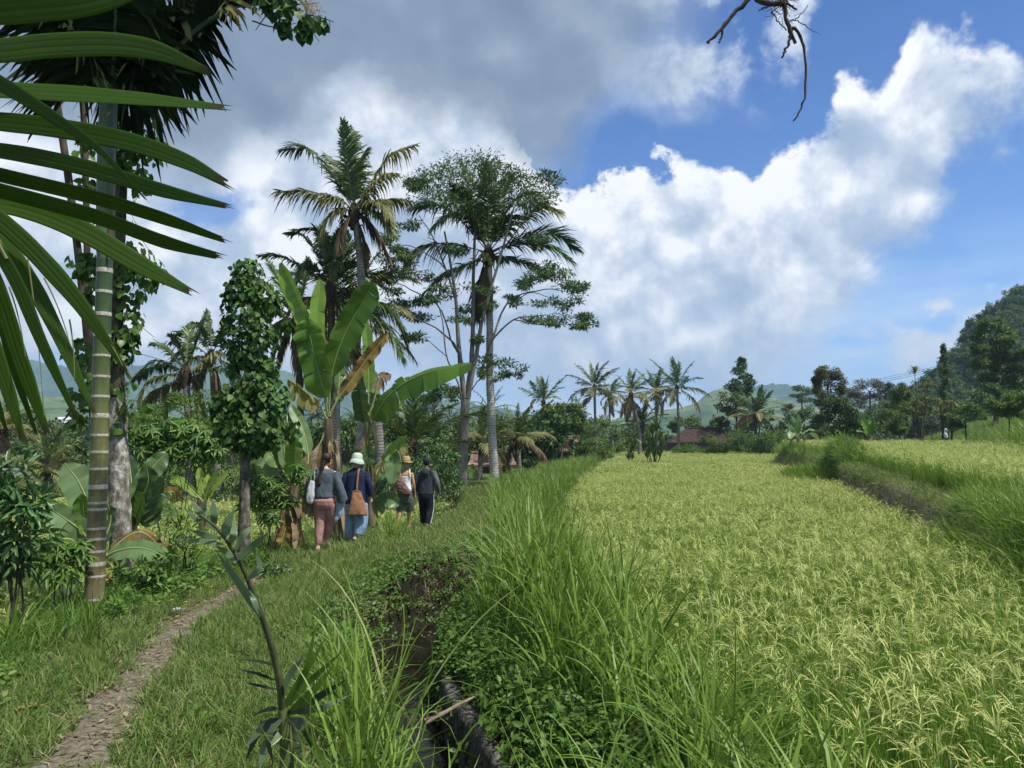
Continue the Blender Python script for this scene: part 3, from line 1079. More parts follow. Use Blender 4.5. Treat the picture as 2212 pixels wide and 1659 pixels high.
# terrace: dry moss and grass on the lip and face
tv = TERV
ii = rng.integers(0, tv.shape[0], 5200); jj = rng.choice(np.arange(1, tv.shape[1] - 1), 5200, p=np.array([.01, .01, .02, .03, .05, .12, .24, .27, .18, .07]))
pp = tv[ii, jj] + rng.normal(0, .05, (5200, 3)) * [1, 1.6, .4]
n = len(pp)
rot = np.stack([rng.normal(0, .6, n), rng.normal(-.3, .6, n), rng.uniform(0, 6.28, n)], -1)
s = rng.uniform(.6, 1.3, n) * (.8 + .5 * (pp[:, 1] > 25))
MOSS = leaf_mat('terrace_moss', [(0, (.15, .135, .045)), (.5, (.27, .235, .09)), (.8, (.37, .31, .14)), (1, (.48, .40, .21))], .25, .7, .1)
scatter('bank_moss', pp, rot, s, turff, MOSS, 'moss', 'dry mossy grass covering the lip and face of the earth bank')


# grass tussocks on the terrace wall
def tussock_stuff(cx, cy, rx, ry, n, s0, s1, mat, meshes, label, h=0.0, zb=None):
    a = rng.uniform(0, 6.28, n); r = np.sqrt(rng.random(n))
    x = cx + rx * r * np.cos(a); y = cy + ry * r * np.sin(a)
    z = H(x, y) + h * (1 - r ** 2)
    rot = np.stack([-.7 * r * np.sin(a), .7 * r * np.cos(a), rng.uniform(0, 6.28, n)], -1) + rng.normal(0, .15, (n, 3))
    s = rng.uniform(s0, s1, n)
    scatter('grass_tussock', np.stack([x, y, z], -1), rot, s, meshes, mat, 'grass', label)


n = 1500
ty_ = rng.uniform(9.0, 16.6, n); tx_ = xT(ty_) + rng.uniform(-.95, .9, n)
q_ = np.clip(1 - np.abs(tx_ - xT(ty_)) / 1.0, 0, 1)
scatter('grass_tussock', np.stack([tx_, ty_, np.maximum(H(tx_, ty_), zField(ty_) + .75 * q_)], -1), np.stack([rng.normal(0, .25, n), rng.normal(-.25, .3, n), rng.uniform(0, 6.28, n)], -1), rng.uniform(.55, 1.0, n) * (1 - .35 * smooth01(ty_, 14.5, 16.6)), tall, TALLB, 'grass', 'big bluish green grass tussock spilling over the near end of the terrace')
# overhanging grass along the left lip of the ditch
m_ = 42
yy = rng.uniform(3.0, 7.2, m_); xx = xD(yy) - rng.uniform(.40, .75, m_)
k_ = np.hypot(xx + 1.17, yy - 3.95) > .38
yy, xx = yy[k_], xx[k_]; m_ = len(xx)
scatter('overhanging_grass', np.stack([xx, yy, H(xx, yy)], -1), np.stack([rng.normal(0, .2, m_), rng.normal(.35, .25, m_), rng.uniform(0, 6.28, m_)], -1), rng.uniform(.35, .75, m_) * (1.15 - .5 * smooth01(yy, 4.5, 7.2)), tall, TALL, 'grass', 'long grass hanging over the near left lip of the ditch')
tussock_stuff(15.4, 38.5, 1.9, 3.6, 800, .75, 1.15, TALLB, tallf, 'rounded bluish grass tussock where the terrace bank ends', .75)
# ------------------------------------------------------------------ plant builders
PALM_G = leaf_mat('palm_leaflet', [(0, (.030, .058, .014)), (.5, (.055, .095, .020)), (.85, (.095, .130, .032)), (1, (.17, .17, .06))], .22, .42, .45, inst=False)
PALM_Y = leaf_mat('palm_leaflet_pale', [(0, (.10, .115, .035)), (.5, (.17, .175, .055)), (1, (.27, .25, .10))], .3, .5, .35, inst=False)
PALM_B = leaf_mat('palm_leaflet_dry', [(0, (.09, .065, .035)), (.5, (.17, .125, .07)), (1, (.30, .23, .14))], .2, .7, .15, inst=False)
RACH = leaf_mat('palm_rachis', [(0, (.10, .12, .035)), (1, (.20, .19, .07))], .0, .5, .3, inst=False)
COIR = simple_mat('palm_fibre', [(.3, (.020, .014, .009)), (.6, (.07, .05, .03)), (.8, (.14, .10, .06))], .95, 9, 6, .8, 40, (1, 1, .3))


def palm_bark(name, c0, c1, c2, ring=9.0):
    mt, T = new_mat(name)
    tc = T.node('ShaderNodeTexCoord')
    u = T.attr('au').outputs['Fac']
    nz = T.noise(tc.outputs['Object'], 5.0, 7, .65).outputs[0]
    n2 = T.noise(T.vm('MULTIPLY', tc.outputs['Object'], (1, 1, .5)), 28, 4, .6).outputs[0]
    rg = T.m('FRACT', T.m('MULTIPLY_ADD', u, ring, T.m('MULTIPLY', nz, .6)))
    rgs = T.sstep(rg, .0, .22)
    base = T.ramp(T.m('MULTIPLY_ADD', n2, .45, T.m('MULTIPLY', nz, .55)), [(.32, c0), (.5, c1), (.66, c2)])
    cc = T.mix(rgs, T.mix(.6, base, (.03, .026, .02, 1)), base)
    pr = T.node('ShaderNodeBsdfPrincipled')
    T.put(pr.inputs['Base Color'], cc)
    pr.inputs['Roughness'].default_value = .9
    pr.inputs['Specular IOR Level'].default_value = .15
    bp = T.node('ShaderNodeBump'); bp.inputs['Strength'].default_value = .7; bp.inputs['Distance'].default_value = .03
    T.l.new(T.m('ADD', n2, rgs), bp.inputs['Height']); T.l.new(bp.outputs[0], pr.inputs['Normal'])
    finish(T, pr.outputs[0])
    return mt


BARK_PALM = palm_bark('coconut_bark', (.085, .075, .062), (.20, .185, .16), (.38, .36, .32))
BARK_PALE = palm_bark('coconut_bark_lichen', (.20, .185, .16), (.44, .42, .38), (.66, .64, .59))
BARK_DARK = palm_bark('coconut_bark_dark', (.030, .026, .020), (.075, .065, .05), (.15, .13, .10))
BARK = simple_mat('smooth_grey_bark', [(.3, (.10, .092, .080)), (.5, (.19, .175, .155)), (.7, (.30, .285, .26))], .9, 4, 8, .5, 20, (1, 1, .35))
BARK_BR = simple_mat('dark_brown_bark', [(.3, (.022, .018, .013)), (.5, (.060, .050, .036)), (.75, (.13, .11, .085))], .95, 7, 8, .8, 26, (1, 1, .4))


def frond(mb, pts, lw, ll, npair, droop=.5, vdrop=.25, rnd=(.2, .7), rach=.028, hang=0.0, skip=0.0, n=26, up=(0, 0, 1), mr=1, seg=3, t0=.16, fold=.25, ragged=.12):
    """feathered palm leaf along a curve; leaflets on both sides, drooping"""
    c = bez(pts, n)
    t, s, nn = frame(c, up)
    rad = rach * (1 - .85 * np.linspace(0, 1, n))
    V, F, u, v = tube(c, rad, 5)
    mb.add(V, F, .5, u, v, mr)
    tt = np.repeat(np.linspace(t0, 1, npair), 2) + rng.normal(0, .004, npair * 2)
    tt = np.clip(tt, 0, .999)
    sg = np.tile([1., -1.], npair)
    if skip:
        k = rng.random(len(tt)) > skip
        tt, sg = tt[k], sg[k]
    x = tt * (n - 1); i = np.minimum(x.astype(int), n - 2); f = (x - i)[:, None]
    P0 = c[i] * (1 - f) + c[i + 1] * f
    T0 = unit(t[i] * (1 - f) + t[i + 1] * f); S0 = unit(s[i] * (1 - f) + s[i + 1] * f); N0 = unit(np.cross(S0, T0))
    al = np.radians(np.interp(tt, [t0, .5, .9, 1], [58, 50, 32, 12]) + rng.normal(0, 5, len(tt)))[:, None]
    Ls = ll * np.interp(tt, [t0, .35, .7, 1], [.55, 1, .85, .38]) * (1 + ragged * rng.normal(size=len(tt)))
    d = unit(T0 * np.cos(al) + S0 * (sg[:, None] * np.sin(al)) + N0 * (fold + .08 * rng.normal(size=(len(tt), 1))))
    d = unit(d + np.array([0, 0, -1.0]) * hang)
    g = np.array([0, 0, -1.0])
    q = np.linspace(0, 1, seg + 1)
    dr = (droop * (1 + .35 * rng.normal(size=len(tt))))[:, None, None]
    PT = P0[:, None, :] + Ls[:, None, None] * (d[:, None, :] * q[None, :, None] * (1 - .15 * dr * q[None, :, None]) + g * (dr * q[None, :, None] ** 2))
    wax = unit(np.cross(d, N0 + .35 * rng.normal(size=N0.shape)))
    wax = unit(wax + .5 * N0 * rng.normal(size=(len(tt), 1)) * .5)
    wp = np.interp(q, [0, .25, .7, 1], [.55, 1, .75, .06]) * lw * .5
    A = PT - wax[:, None, :] * wp[None, :, None]
    B = PT + wax[:, None, :] * wp[None, :, None]
    V = np.stack([A, B], 2).reshape(-1, 3)
    m = len(tt)
    base = (np.arange(m) * 2 * (seg + 1))[:, None, None]
    j = np.arange(seg)
    F = np.stack([2 * j, 2 * j + 1, 2 * j + 3, 2 * j + 2], -1)[None] + base
    rr = rng.uniform(rnd[0], rnd[1]) * .6 + .4 * rng.uniform(rnd[0], rnd[1], m)
    mb.add(V, F.reshape(-1, 4), np.repeat(rr, 2 * (seg + 1)), np.tile(np.repeat(q, 2), m), None, 0)


def trunk_curve(pts, n=24):
    return catmull(np.asarray(pts, float), n)


def add_trunk(th, pts, r0, r1, mat, name='trunk', k=12, n=30, flare=.35):
    c = trunk_curve(pts, n)
    q = np.linspace(0, 1, n)
    rad = r0 * (1 - q) + r1 * q
    rad = rad * (1 + flare * np.exp(-q * 14)) * (1 + .03 * np.sin(q * 60) + .03 * rng.normal(size=n))
    mb = MB()
    add_tube(mb, c, rad, k)
    return mb.build(name, mat, th)


def coconut_heart(th, c, r, mat=None, nstub=12, dead=True):
    """fibre-wrapped top of the trunk with old leaf bases"""
    mb = MB()
    add_tube(mb, [c + [0, 0, -r * 5], c + [0, 0, -r * 2], c, c + [0, 0, r * 2.5]], [r * 1.0, r * 1.5, r * 1.8, r * .6], 10)
    for i in range(nstub):
        a = rng.uniform(0, 6.28); h = rng.uniform(-4, 0) * r
        b = c + [np.cos(a) * r, np.sin(a) * r, h]
        add_tube(mb, [b, b + np.array([np.cos(a) * r * 2.2, np.sin(a) * r * 2.2, r * 1.0]), b + np.array([np.cos(a) * r * 3.4, np.sin(a) * r * 3.4, -r * 1.2])], [r * .35, r * .25, r * .12], 5)
    return mb.build('leaf_base', mat or COIR, th)


FROND_MATS = {'g': PALM_G, 'y': PALM_Y, 'b': PALM_B}


def palm_px(label, d, trunk_px, r0, r1, C, specs, lw=.07, ll=.85, npair=72, bark=None, group=None, name='coconut_palm', extra=None, zbase=None):
    """coconut palm whose fronds follow the photograph; specs: list of (kind, depth offset of tip, [(u,v) ...])"""
    tp = [P(u, v, d) for u, v in trunk_px]
    if zbase is None:
        tp[0][2] = min(tp[0][2], float(H(tp[0][0], tp[0][1])) - .1)
    th = thing(name, label, 'palm tree', tp[0], group)
    add_trunk(th, tp, r0, r1, bark or BARK_PALM)
    c = P(C[0], C[1], d)
    coconut_heart(th, c, r1 * 1.05)
    for kind, dz, pts in specs:
        mb = MB()
        m = len(pts)
        w = [c] + [P(u, v, d + dz * ((i + 1) / m) ** 1.1) for i, (u, v) in enumerate(pts)]
        L = np.linalg.norm(w[-1] - w[0])
        hang = {'g': .0, 'y': .15, 'b': .6}[kind]
        frond(mb, catmull(np.array(w), 26), lw, ll * min(1.15, max(.6, L / 3.6)), npair, rng.uniform(.25, .6) if kind == 'g' else rng.uniform(.5, .9), rnd=(.1, .75), hang=hang, skip=.04 if kind == 'g' else .15)
        mb.build('frond', [FROND_MATS[kind], RACH], th)
    return th, c


FROND_LIB = {}


def frond_lib(kind, far):
    key = (kind, far)
    if key not in FROND_LIB:
        out = []
        for i in range(4):
            mb = MB()
            L = 1.0
            bend = {'g': rng.uniform(.25, .75), 'y': rng.uniform(.7, 1.2), 'b': rng.uniform(1.2, 1.8)}[kind]
            q = np.linspace(0, 1, 16)
            th = -bend * q ** 1.5
            x = np.concatenate([[0], np.cumsum(np.cos(th[1:]) / 15)]); z = np.concatenate([[0], np.cumsum(np.sin(th[1:]) / 15)])
            yb = .06 * rng.normal() * q ** 2
            frond(mb, np.stack([x, yb, z], -1), .030 if far else .017, .21, 34 if far else 60, rng.uniform(.3, .6), rnd=(.1, .85), rach=.008, n=16, seg=2 if far else 3, hang={'g': 0, 'y': .2, 'b': .6}[kind], skip=.05)
            out.append(mb.mesh('frond'))
        FROND_LIB[key] = out
    return FROND_LIB[key]


def palm_auto(label, base, top, r0, r1, L, nf=18, far=False, bark=None, group=None, el0=80, el1=-35, name='coconut_palm', dry=.12, lean_px=None, kinds=None, trunk_mid=None, cat='palm tree', wide=1.0, parts=True):
    base = np.asarray(base, float); top = np.asarray(top, float)
    th = thing(name, label, cat, base, group)
    mid = (base + top) / 2 + (trunk_mid if trunk_mid is not None else rng.normal(0, .03, 3) * np.linalg.norm(top - base) * [1, 1, 0])
    add_trunk(th, [base - [0, 0, .2], base * .7 + mid * .3, mid, top], r0, r1, bark or BARK_PALM, k=8 if far else 12, n=18)
    coconut_heart(th, top, r1 * 1.1, nstub=5 if far else 12)
    for i in range(nf):
        f = (i + .5) / nf
        el = R(el0 + (el1 - el0) * f ** 1.15 + rng.normal() * 5)
        az = i * 2.39996 + rng.normal() * .2
        kd = 'b' if f > 1 - dry * .6 else ('y' if f > 1 - dry * 2.6 else 'g')
        me = random.choice(frond_lib(kd, far))
        if len(me.materials) == 0:
            me.materials.append(FROND_MATS[kd]); me.materials.append(RACH)
        o = bpy.data.objects.new('frond', me)
        COL.objects.link(o)
        o.parent = th
        s = L * rng.uniform(.85, 1.1) * (.82 if el > R(65) else 1)
        o.location = Vector(top - base)
        o.rotation_euler = (rng.normal() * .3, -el, az)
        o.scale = (s, s * wide, s)
    return th


# -------- broadleaf crowns
def blob_points(c, r, n, shell=.55, flat=1.0):
    p = rvec(n)
    rad = (shell + (1 - shell) * rng.random(n)) ** (1.0)
    return c + p * rad[:, None] * np.asarray(r) * [1, 1, flat], p


def crown(mb, clumps, dens, ll, lw, sub=.42, nsub=7, rnd=(0, 1), droop=.2, simple=True, flat=1.0, tone=.35, mi=0):
    """leaf sprays: clumps = list of (centre, radii); each clump is a set of sprays on its shell"""
    for c, r in clumps:
        r = np.asarray(r, float)
        rm = r.mean()
        k = max(3, int(nsub * (1 + rng.normal() * .15)))
        cs, pn = blob_points(c, r * .85, k, .5)
        tn = rng.uniform(0, 1, k)
        for j in range(k):
            m = max(6, int(dens * (1 + .3 * rng.normal())))
            pp, q = blob_points(cs[j], np.maximum(r * sub, ll * .8) * rng.uniform(.75, 1.25), m, .25, flat)
            out = unit(pn[j] + q * .8)
            d = unit(q + .5 * pn[j] + rng.normal(size=(m, 3)) * .55 + np.array([0, 0, -droop]))
            nr = unit(np.array([0, 0, 1.0]) + .7 * out + .45 * rng.normal(size=(m, 3)))
            rr = np.clip(rnd[0] + (rnd[1] - rnd[0]) * (tone * tn[j] + (1 - tone) * rng.random(m)), 0, 1)
            L = ll * rng.uniform(.65, 1.25, m)
            leaves(mb, pp, d, nr, L, L * lw / ll, rr, simple, mi)


def px_clumps(lst, d, depth=1.0, dj=0.0):
    out = []
    for q in lst:
        u, v, ru, rv = q[:4]
        dd_ = d + (q[4] if len(q) > 4 else rng.normal() * dj)
        sc = dd_ / FPX
        out.append((P(u, v, dd_), (ru * sc, ru * sc * depth, rv * sc)))
    return out


def limb(mb, a, b, r0, r1, sag=0.0, k=6, n=9, jit=.04):
    a = np.asarray(a, float); b = np.asarray(b, float)
    L = np.linalg.norm(b - a)
    m = (a + b) / 2 + np.array([0, 0, sag * L]) + rng.normal(0, jit, 3) * L
    c = bez([a, m, b], n) + np.vstack([np.zeros(3), rng.normal(0, .008 * L, (n - 2, 3)), np.zeros(3)])
    add_tube(mb, c, np.linspace(r0, r1, n), k)
    return c


def broad_tree(name, label, cat, base, trunk_pts, r0, r1, clumps, dens, ll, lw, mat, bark=None, group=None, sub=.42, nsub=7, limbs=None, droop=.2, simple=True, flat=1.0, rnd=(0, 1), tone=.35):
    th = thing(name, label, cat, base, group)
    mb = MB()
    tc = catmull(np.array(trunk_pts), 18)
    q = np.linspace(0, 1, 18)
    add_tube(mb, tc, (r0 + (r1 - r0) * q) * (1 + .5 * np.exp(-q * 12)), 9)
    for c, r in (clumps if limbs is None else limbs):
        i = int(np.clip(np.argmin(np.linalg.norm(tc - (np.asarray(c) - [0, 0, r[2] * 1.1]), axis=1)), 5, 17))
        limb(mb, tc[i], c, max(r1 * .55, .012), max(r1 * .15, .006), -.05)
    mb.build('trunk', bark or BARK_BR, th)
    cb = MB()
    crown(cb, clumps, dens, ll, lw, sub, nsub, rnd, droop, simple, flat, tone)
    cb.build('crown', mat, th)
    return th


# -------- banana
BAN_G = leaf_mat('banana_leaf', [(0, (.050, .110, .014)), (.5, (.095, .180, .022)), (.8, (.15, .255, .035)), (1, (.24, .32, .07))], .34, .38, .4, inst=False)
BAN_D = leaf_mat('banana_leaf_dark', [(0, (.045, .085, .030)), (.6, (.080, .140, .048)), (1, (.13, .20, .07))], .25, .35, .45, inst=False)
BAN_P = leaf_mat('banana_leaf_pale', [(0, (.13, .22, .08)), (.6, (.19, .29, .12)), (1, (.27, .36, .17))], .3, .45, .35, inst=False)
BAN_Y = leaf_mat('banana_leaf_dry', [(0, (.10, .065, .025)), (.35, (.25, .155, .045)), (.65, (.36, .27, .075)), (.85, (.24, .24, .06)), (1, (.14, .20, .04))], .35, .6, .2, inst=False, noise_sc=4.5)
BAN_B = leaf_mat('banana_leaf_dead', [(0, (.07, .045, .025)), (.5, (.19, .13, .075)), (1, (.36, .27, .17))], .2, .8, .1, inst=False, noise_sc=4)
MIDRIB = leaf_mat('banana_midrib', [(0, (.20, .26, .08)), (1, (.32, .36, .14))], .1, .4, .3, inst=False)
BAN_STEM = simple_mat('banana_stem', [(.3, (.045, .035, .020)), (.45, (.11, .085, .05)), (.58, (.20, .17, .09)), (.75, (.30, .25, .16))], .8, 4.0, 7, .7, 18, (1, 1, .22))


def banana_leaf(th, pts, w, facing=(0, -1, .25), mat=None, blade0=.22, fold=.35, tears=5, wav=.05, pet=.022, half=(1, 1), name='leaf', tip=1.0, droop=.12):
    """pts: world points of the midrib from stem to tip; w: full blade width (m)"""
    mb = MB()
    n = 34
    c = catmull(np.array(pts, float), n)
    t = tangents(c)
    f = unit(np.asarray(facing, float))
    s = unit(np.cross(t, f)); nn = unit(np.cross(s, t))
    nn = np.where((nn @ f)[:, None] < 0, -nn, nn)
    q = np.linspace(0, 1, n)
    add_tube(mb, c, pet * (1 - .85 * q), 6, mi=1)
    b0 = int(blade0 * (n - 1))
    cb = c[b0:]; m = len(cb)
    qb = np.linspace(0, 1, m)
    wid = .5 * w * np.clip(np.minimum(1, (qb / .16 + .12)) ** .7, 0, 1) * np.clip((1.02 - qb) / (.22 * tip + .02), 0, 1) ** .55
    base_r = rng.uniform(.2, .8)
    for side in (0, 1):
        if half[side] == 0: continue
        sg = 1 if side == 0 else -1
        cuts = sorted(rng.choice(np.arange(3, m - 2), size=min(tears, m - 6), replace=False)) if tears else []
        edges = [0] + list(cuts) + [m - 1]
        for a, b in zip(edges[:-1], edges[1:]):
            k = b - a + 1
            if k < 2: continue
            fa = fold + rng.normal() * (.13 if tears else .03)
            dr = droop * rng.uniform(.4, 1.8)
            ac = np.linspace(0, 1, 7)
            qq = qb[a:b + 1]
            shrink = 1 - .10 * rng.random() * (np.abs(np.linspace(-1, 1, k)) ** 6) if tears else np.ones(k)
            ws = (wid[a:b + 1] * half[side] * shrink)[:, None] * ac[None]
            ripple = wav * w * np.sin(qq[:, None] * 26 + sg * 1.3 + base_r * 9) * ac[None] ** 1.5 * rng.uniform(.5, 1.2)
            off = sg * s[b0 + a:b0 + b + 1][:, None, :] * (ws * math.cos(fa))[..., None] + nn[b0 + a:b0 + b + 1][:, None, :] * (ws * math.sin(fa) + ripple)[..., None]
            V = cb[a:b + 1][:, None, :] + off + np.array([0, 0, -1.]) * (dr * ws * ac[None] ** 1.2)[..., None]
            mb.add(V.reshape(-1, 3), grid_mesh(7, k), np.clip(base_r + rng.normal() * .12 + .1 * np.sin(np.repeat(qq, 7) * 60), 0, 1), np.repeat(qq, 7), np.tile(ac, k))
    return mb.build(name, [mat or BAN_G, MIDRIB], th)


def banana_stem(th, pts, r0, r1):
    mb = MB()
    c = catmull(np.array(pts, float), 14)
    add_tube(mb, c, np.linspace(r0, r1, 14) * (1 + .06 * rng.normal(size=14)), 10)
    # hanging dry sheaths
    L = np.linalg.norm(c[-1] - c[0])
    for i in range(9):
        k = rng.integers(4, 14); a = rng.uniform(0, 6.28)
        o = c[k] + np.array([np.cos(a), np.sin(a), 0]) * r0 * .95
        e = o + np.array([np.cos(a) * r0 * .9, np.sin(a) * r0 * .9, -L * rng.uniform(.12, .35)])
        cc = bez([o, (o + e) / 2 + np.array([np.cos(a), np.sin(a), 0]) * r0 * .6, e], 6)
        sd = np.tile([-np.sin(a), np.cos(a), 0.], (6, 1))
        V, F = strip(cc, sd, r0 * rng.uniform(.25, .6) * np.array([1, 1.1, 1, .8, .6, .2]))
        mb.add(V, F, rng.random(), None, None, 1)
    return mb.build('stem', [BAN_STEM, BAN_B], th)


def banana_auto(label, base, h, nl, L, w, group=None, mat=None, r=.10, dead=2, name='banana_plant', el=(80, 25), far=False):
    base = np.asarray(base, float)
    th = thing(name, label, 'banana plant', base, group)
    top = base + [0.05 * rng.normal(), .05 * rng.normal(), h]
    banana_stem(th, [base - [0, 0, .1], (base + top) / 2 + rng.normal(0, .02, 3), top], r, r * .6)
    for i in range(nl):
        a = i * 2.4 + rng.normal() * .3
        e = R(np.interp(i / max(1, nl - 1), [0, 1], el) + rng.normal() * 6)
        d = np.array([np.cos(a) * np.cos(e), np.sin(a) * np.cos(e), np.sin(e)])
        l = L * rng.uniform(.8, 1.1)
        p1 = top + d * l * .3; p2 = top + d * l * .65 - [0, 0, .05 * l]
        p3 = top + d * l * .95 - np.array([0, 0, l * (.12 + .28 * math.cos(e) ** 2)])
        fc = np.cross(np.cross(d, [0, 0, 1]), d)
        banana_leaf(th, [top - [0, 0, .05], p1, p2, p3], w * rng.uniform(.85, 1.1), unit(fc + rng.normal(0, .25, 3)), mat, tears=2 if far else 6, fold=.25)
    for i in range(dead):
        a = rng.uniform(0, 6.28); d = np.array([np.cos(a), np.sin(a), 0])
        banana_leaf(th, [top - [0, 0, .1], top + d * L * .18, top + d * L * .26 - [0, 0, L * .3], top + d * L * .2 - [0, 0, L * .6]], w * .5, (d[0], d[1] - .4, 0), BAN_B, fold=1.0, tears=6)
    return th
# ------------------------------------------------------------------ near left: palm frond hanging into view
NEAR_LF = leaf_mat('areca_leaflet', [(0, (.016, .042, .006)), (.5, (.030, .072, .009)), (1, (.060, .115, .014))], .40, .40, .22, tcol=(1.25, 1.0, .35), inst=False, along=(.93, 1.0, (.055, .05, .018)))


def pleated(mb, pts, hw, taper=(.5, 1, 1, .85, .35), rnd=.5, forks=3, pleat=.16, n=30, facing=(0, -1, 0)):
    c = catmull(np.array(pts, float), n)
    t = tangents(c); f = unit(np.asarray(facing, float))
    s = unit(np.cross(t, f)); nn = unit(np.cross(s, t))
    q = np.linspace(0, 1, n)
    w = hw * np.interp(q, np.linspace(0, 1, len(taper)), taper) * (1 + .05 * vnoise(q * 9 + pts[0][0] * 3, q * 0, .6, 3))
    a = np.linspace(-1, 1, 9)
    zz = pleat * np.array([-.3, .55, -.35, .6, -.5, .6, -.35, .55, -.3])
    nt = np.maximum(0, (q - .9) / .1)
    V = c[:, None] + s[:, None] * (w[:, None] * a[None])[..., None] + nn[:, None] * (w[:, None] * zz[None])[..., None]
    # ragged, notched end
    ext = rng.uniform(.0, .11, 9) * np.linalg.norm(c[-1] - c[0]) * .6
    ext[::2] *= .25
    V += t[:, None] * (nt[:, None] * ext[None])[..., None]
    mb.add(V.reshape(-1, 3), grid_mesh(9, n), np.tile(rnd + .18 * np.array([0, .5, -.6, .7, -1, .7, -.6, .5, 0]), n), np.repeat(q, 9), np.tile(a, n))
    return c


ND = 2.35
th = thing('palm_frond', 'dark green palm frond with broad leaflets hanging in close from the left edge', 'palm leaf', P(-150, 300, ND))
mb = MB(); add_tube(mb, catmull(np.array([P(-150, -150, ND + .1), P(-110, 150, ND), P(-60, 400, ND - .05), P(-20, 490, ND - .1), P(15, 560, ND - .1)]), 20), np.linspace(.022, .006, 20), 8)
mb.build('rachis', RACH, th)
near = [
    ([(-110, 30), (60, 16), (200, 0), (330, -40)], 34, (.8, 1, 1, .9, .5), .05),
    ([(-110, 112), (0, 109), (110, 98), (240, 95), (340, 110), (443, 152)], 29, (.8, 1, 1, .85, .32), .0),
    ([(-110, 190), (0, 193), (150, 201), (300, 212), (477, 231)], 25, (.8, 1, 1, .8, .34), -.05),
    ([(-110, 255), (0, 262), (130, 277), (280, 306), (400, 348), (481, 392)], 25, (.8, 1, 1, .85, .4), .06),
    ([(-90, 312), (60, 335), (200, 366), (350, 411), (481, 443)], 20, (.8, 1, 1, .85, .35), .12),
    ([(-90, 356), (0, 378), (200, 426), (350, 471), (476, 516)], 17, (.8, 1, 1, .9, .4), .02),
    ([(-80, 392), (0, 412), (200, 466), (350, 521), (462, 551)], 17, (.8, 1, 1, .9, .5), -.06),
    ([(-60, 432), (60, 452), (180, 500), (300, 570), (405, 627)], 24, (.8, 1, 1, .9, .35), -.02),
    ([(-110, 130), (0, 180), (110, 250), (215, 325), (310, 425)], 15, (1, 1.1, .9, .5, .12), -.16),
    ([(-40, 440), (70, 540), (175, 660), (272, 800)], 20, (.9, 1, 1, .75, .18), -.10),
    ([(-40, 455), (50, 580), (125, 720), (200, 884)], 17, (.9, 1, 1, .8, .25), .04),
    ([(-50, 470), (30, 600), (90, 740), (163, 898)], 15, (.9, 1, 1, .8, .3), -.12),
    ([(-60, 500), (0, 640), (45, 780), (100, 930)], 19, (.9, 1, 1, .9, .35), .02),
    ([(-80, 560), (-30, 700), (10, 820), (47, 940)], 16, (.9, 1, 1, .9, .35), -.05),
    ([(-60, 520), (-10, 660), (30, 800), (76, 930)], 14, (.9, 1, 1, .9, .3), .1),
    ([(-120, 640), (-60, 740), (-20, 840), (12, 925)], 15, (.9, 1, 1, .9, .3), 0),
]
for pts, hw, tp, dz in near:
    mb = MB()
    w = [P(u, v, ND + dz + .12 * i / len(pts)) for i, (u, v) in enumerate(pts)]
    pleated(mb, w, hw * ND / FPX, tp, rng.uniform(.2, .8), facing=(rng.normal() * .15, -1, rng.normal() * .25 - .2))
    mb.build('leaflet', NEAR_LF, th)
for (u0, v0, u1, v1) in ((20, 620, 55, 770), (60, 560, 95, 900), (150, 690, 160, 830), (95, 600, 150, 740), (190, 680, 265, 790)):
    mb = MB()
    a, b = P(u0, v0, ND - .02), P(u1, v1, ND - .02)
    add_tube(mb, bez([a, (a + b) / 2 + [.01, 0, .01], b], 8), np.linspace(.003, .0012, 8), 4)
    mb.build('fibre', RACH, th)

# ------------------------------------------------------------------ ringed areca palm
AD = 8.5
mt, T = new_mat('areca_stem')
tc = T.node('ShaderNodeTexCoord'); u = T.attr('au').outputs['Fac']
pz = T.node('ShaderNodeSeparateXYZ'); T.l.new(tc.outputs['Object'], pz.inputs[0])
nz = T.noise(T.vm('MULTIPLY', tc.outputs['Object'], (1, 1, .25)), 12, 6, .6).outputs[0]
spots = T.noise(tc.outputs['Object'], 34, 4, .7).outputs[0]
hgt = T.sstep(u, .5, 3.0)
green = T.mix(T.sstep(u, 1.6, 3.9), T.ramp(nz, [(.3, (.075, .095, .022)), (.7, (.14, .16, .04))]), T.ramp(nz, [(.3, (.022, .050, .014)), (.7, (.05, .09, .025))]))
brown = T.ramp(nz, [(.3, (.085, .065, .035)), (.5, (.14, .115, .055)), (.7, (.20, .17, .09))])
cc = T.mix(hgt, brown, green)
cc = T.mix(T.m('MULTIPLY', T.sstep(spots, .60, .68), T.sstep(u, 3.2, .2)), cc, (.42, .40, .33, 1))
cc = T.mix(T.sstep(T.attr('av').outputs['Fac'], 9.0, 9.6), cc, T.ramp(spots, [(.3, (.22, .19, .14)), (.5, (.44, .40, .33)), (.7, (.58, .55, .48))]))
pr = T.node('ShaderNodeBsdfPrincipled'); T.put(pr.inputs['Base Color'], cc)
pr.inputs['Roughness'].default_value = .42; pr.inputs['Specular IOR Level'].default_value = .4
finish(T, pr.outputs[0])
ARECA = mt
th = thing('areca_palm', 'slender areca palm with a green trunk ringed by white leaf scars beside the path', 'palm tree', P(205, 1320, AD))
tpx = [(203, 1330), (207, 1200), (212, 1050), (216, 900), (220, 760), (224, 640), (227, 560)]
tw = catmull(np.array([P(u, v, AD) for u, v in tpx]), 200)
tw[0][2] -= .15
rad = np.interp(np.linspace(0, 1, 200), [0, .06, .5, 1], [.108, .099, .090, .081])
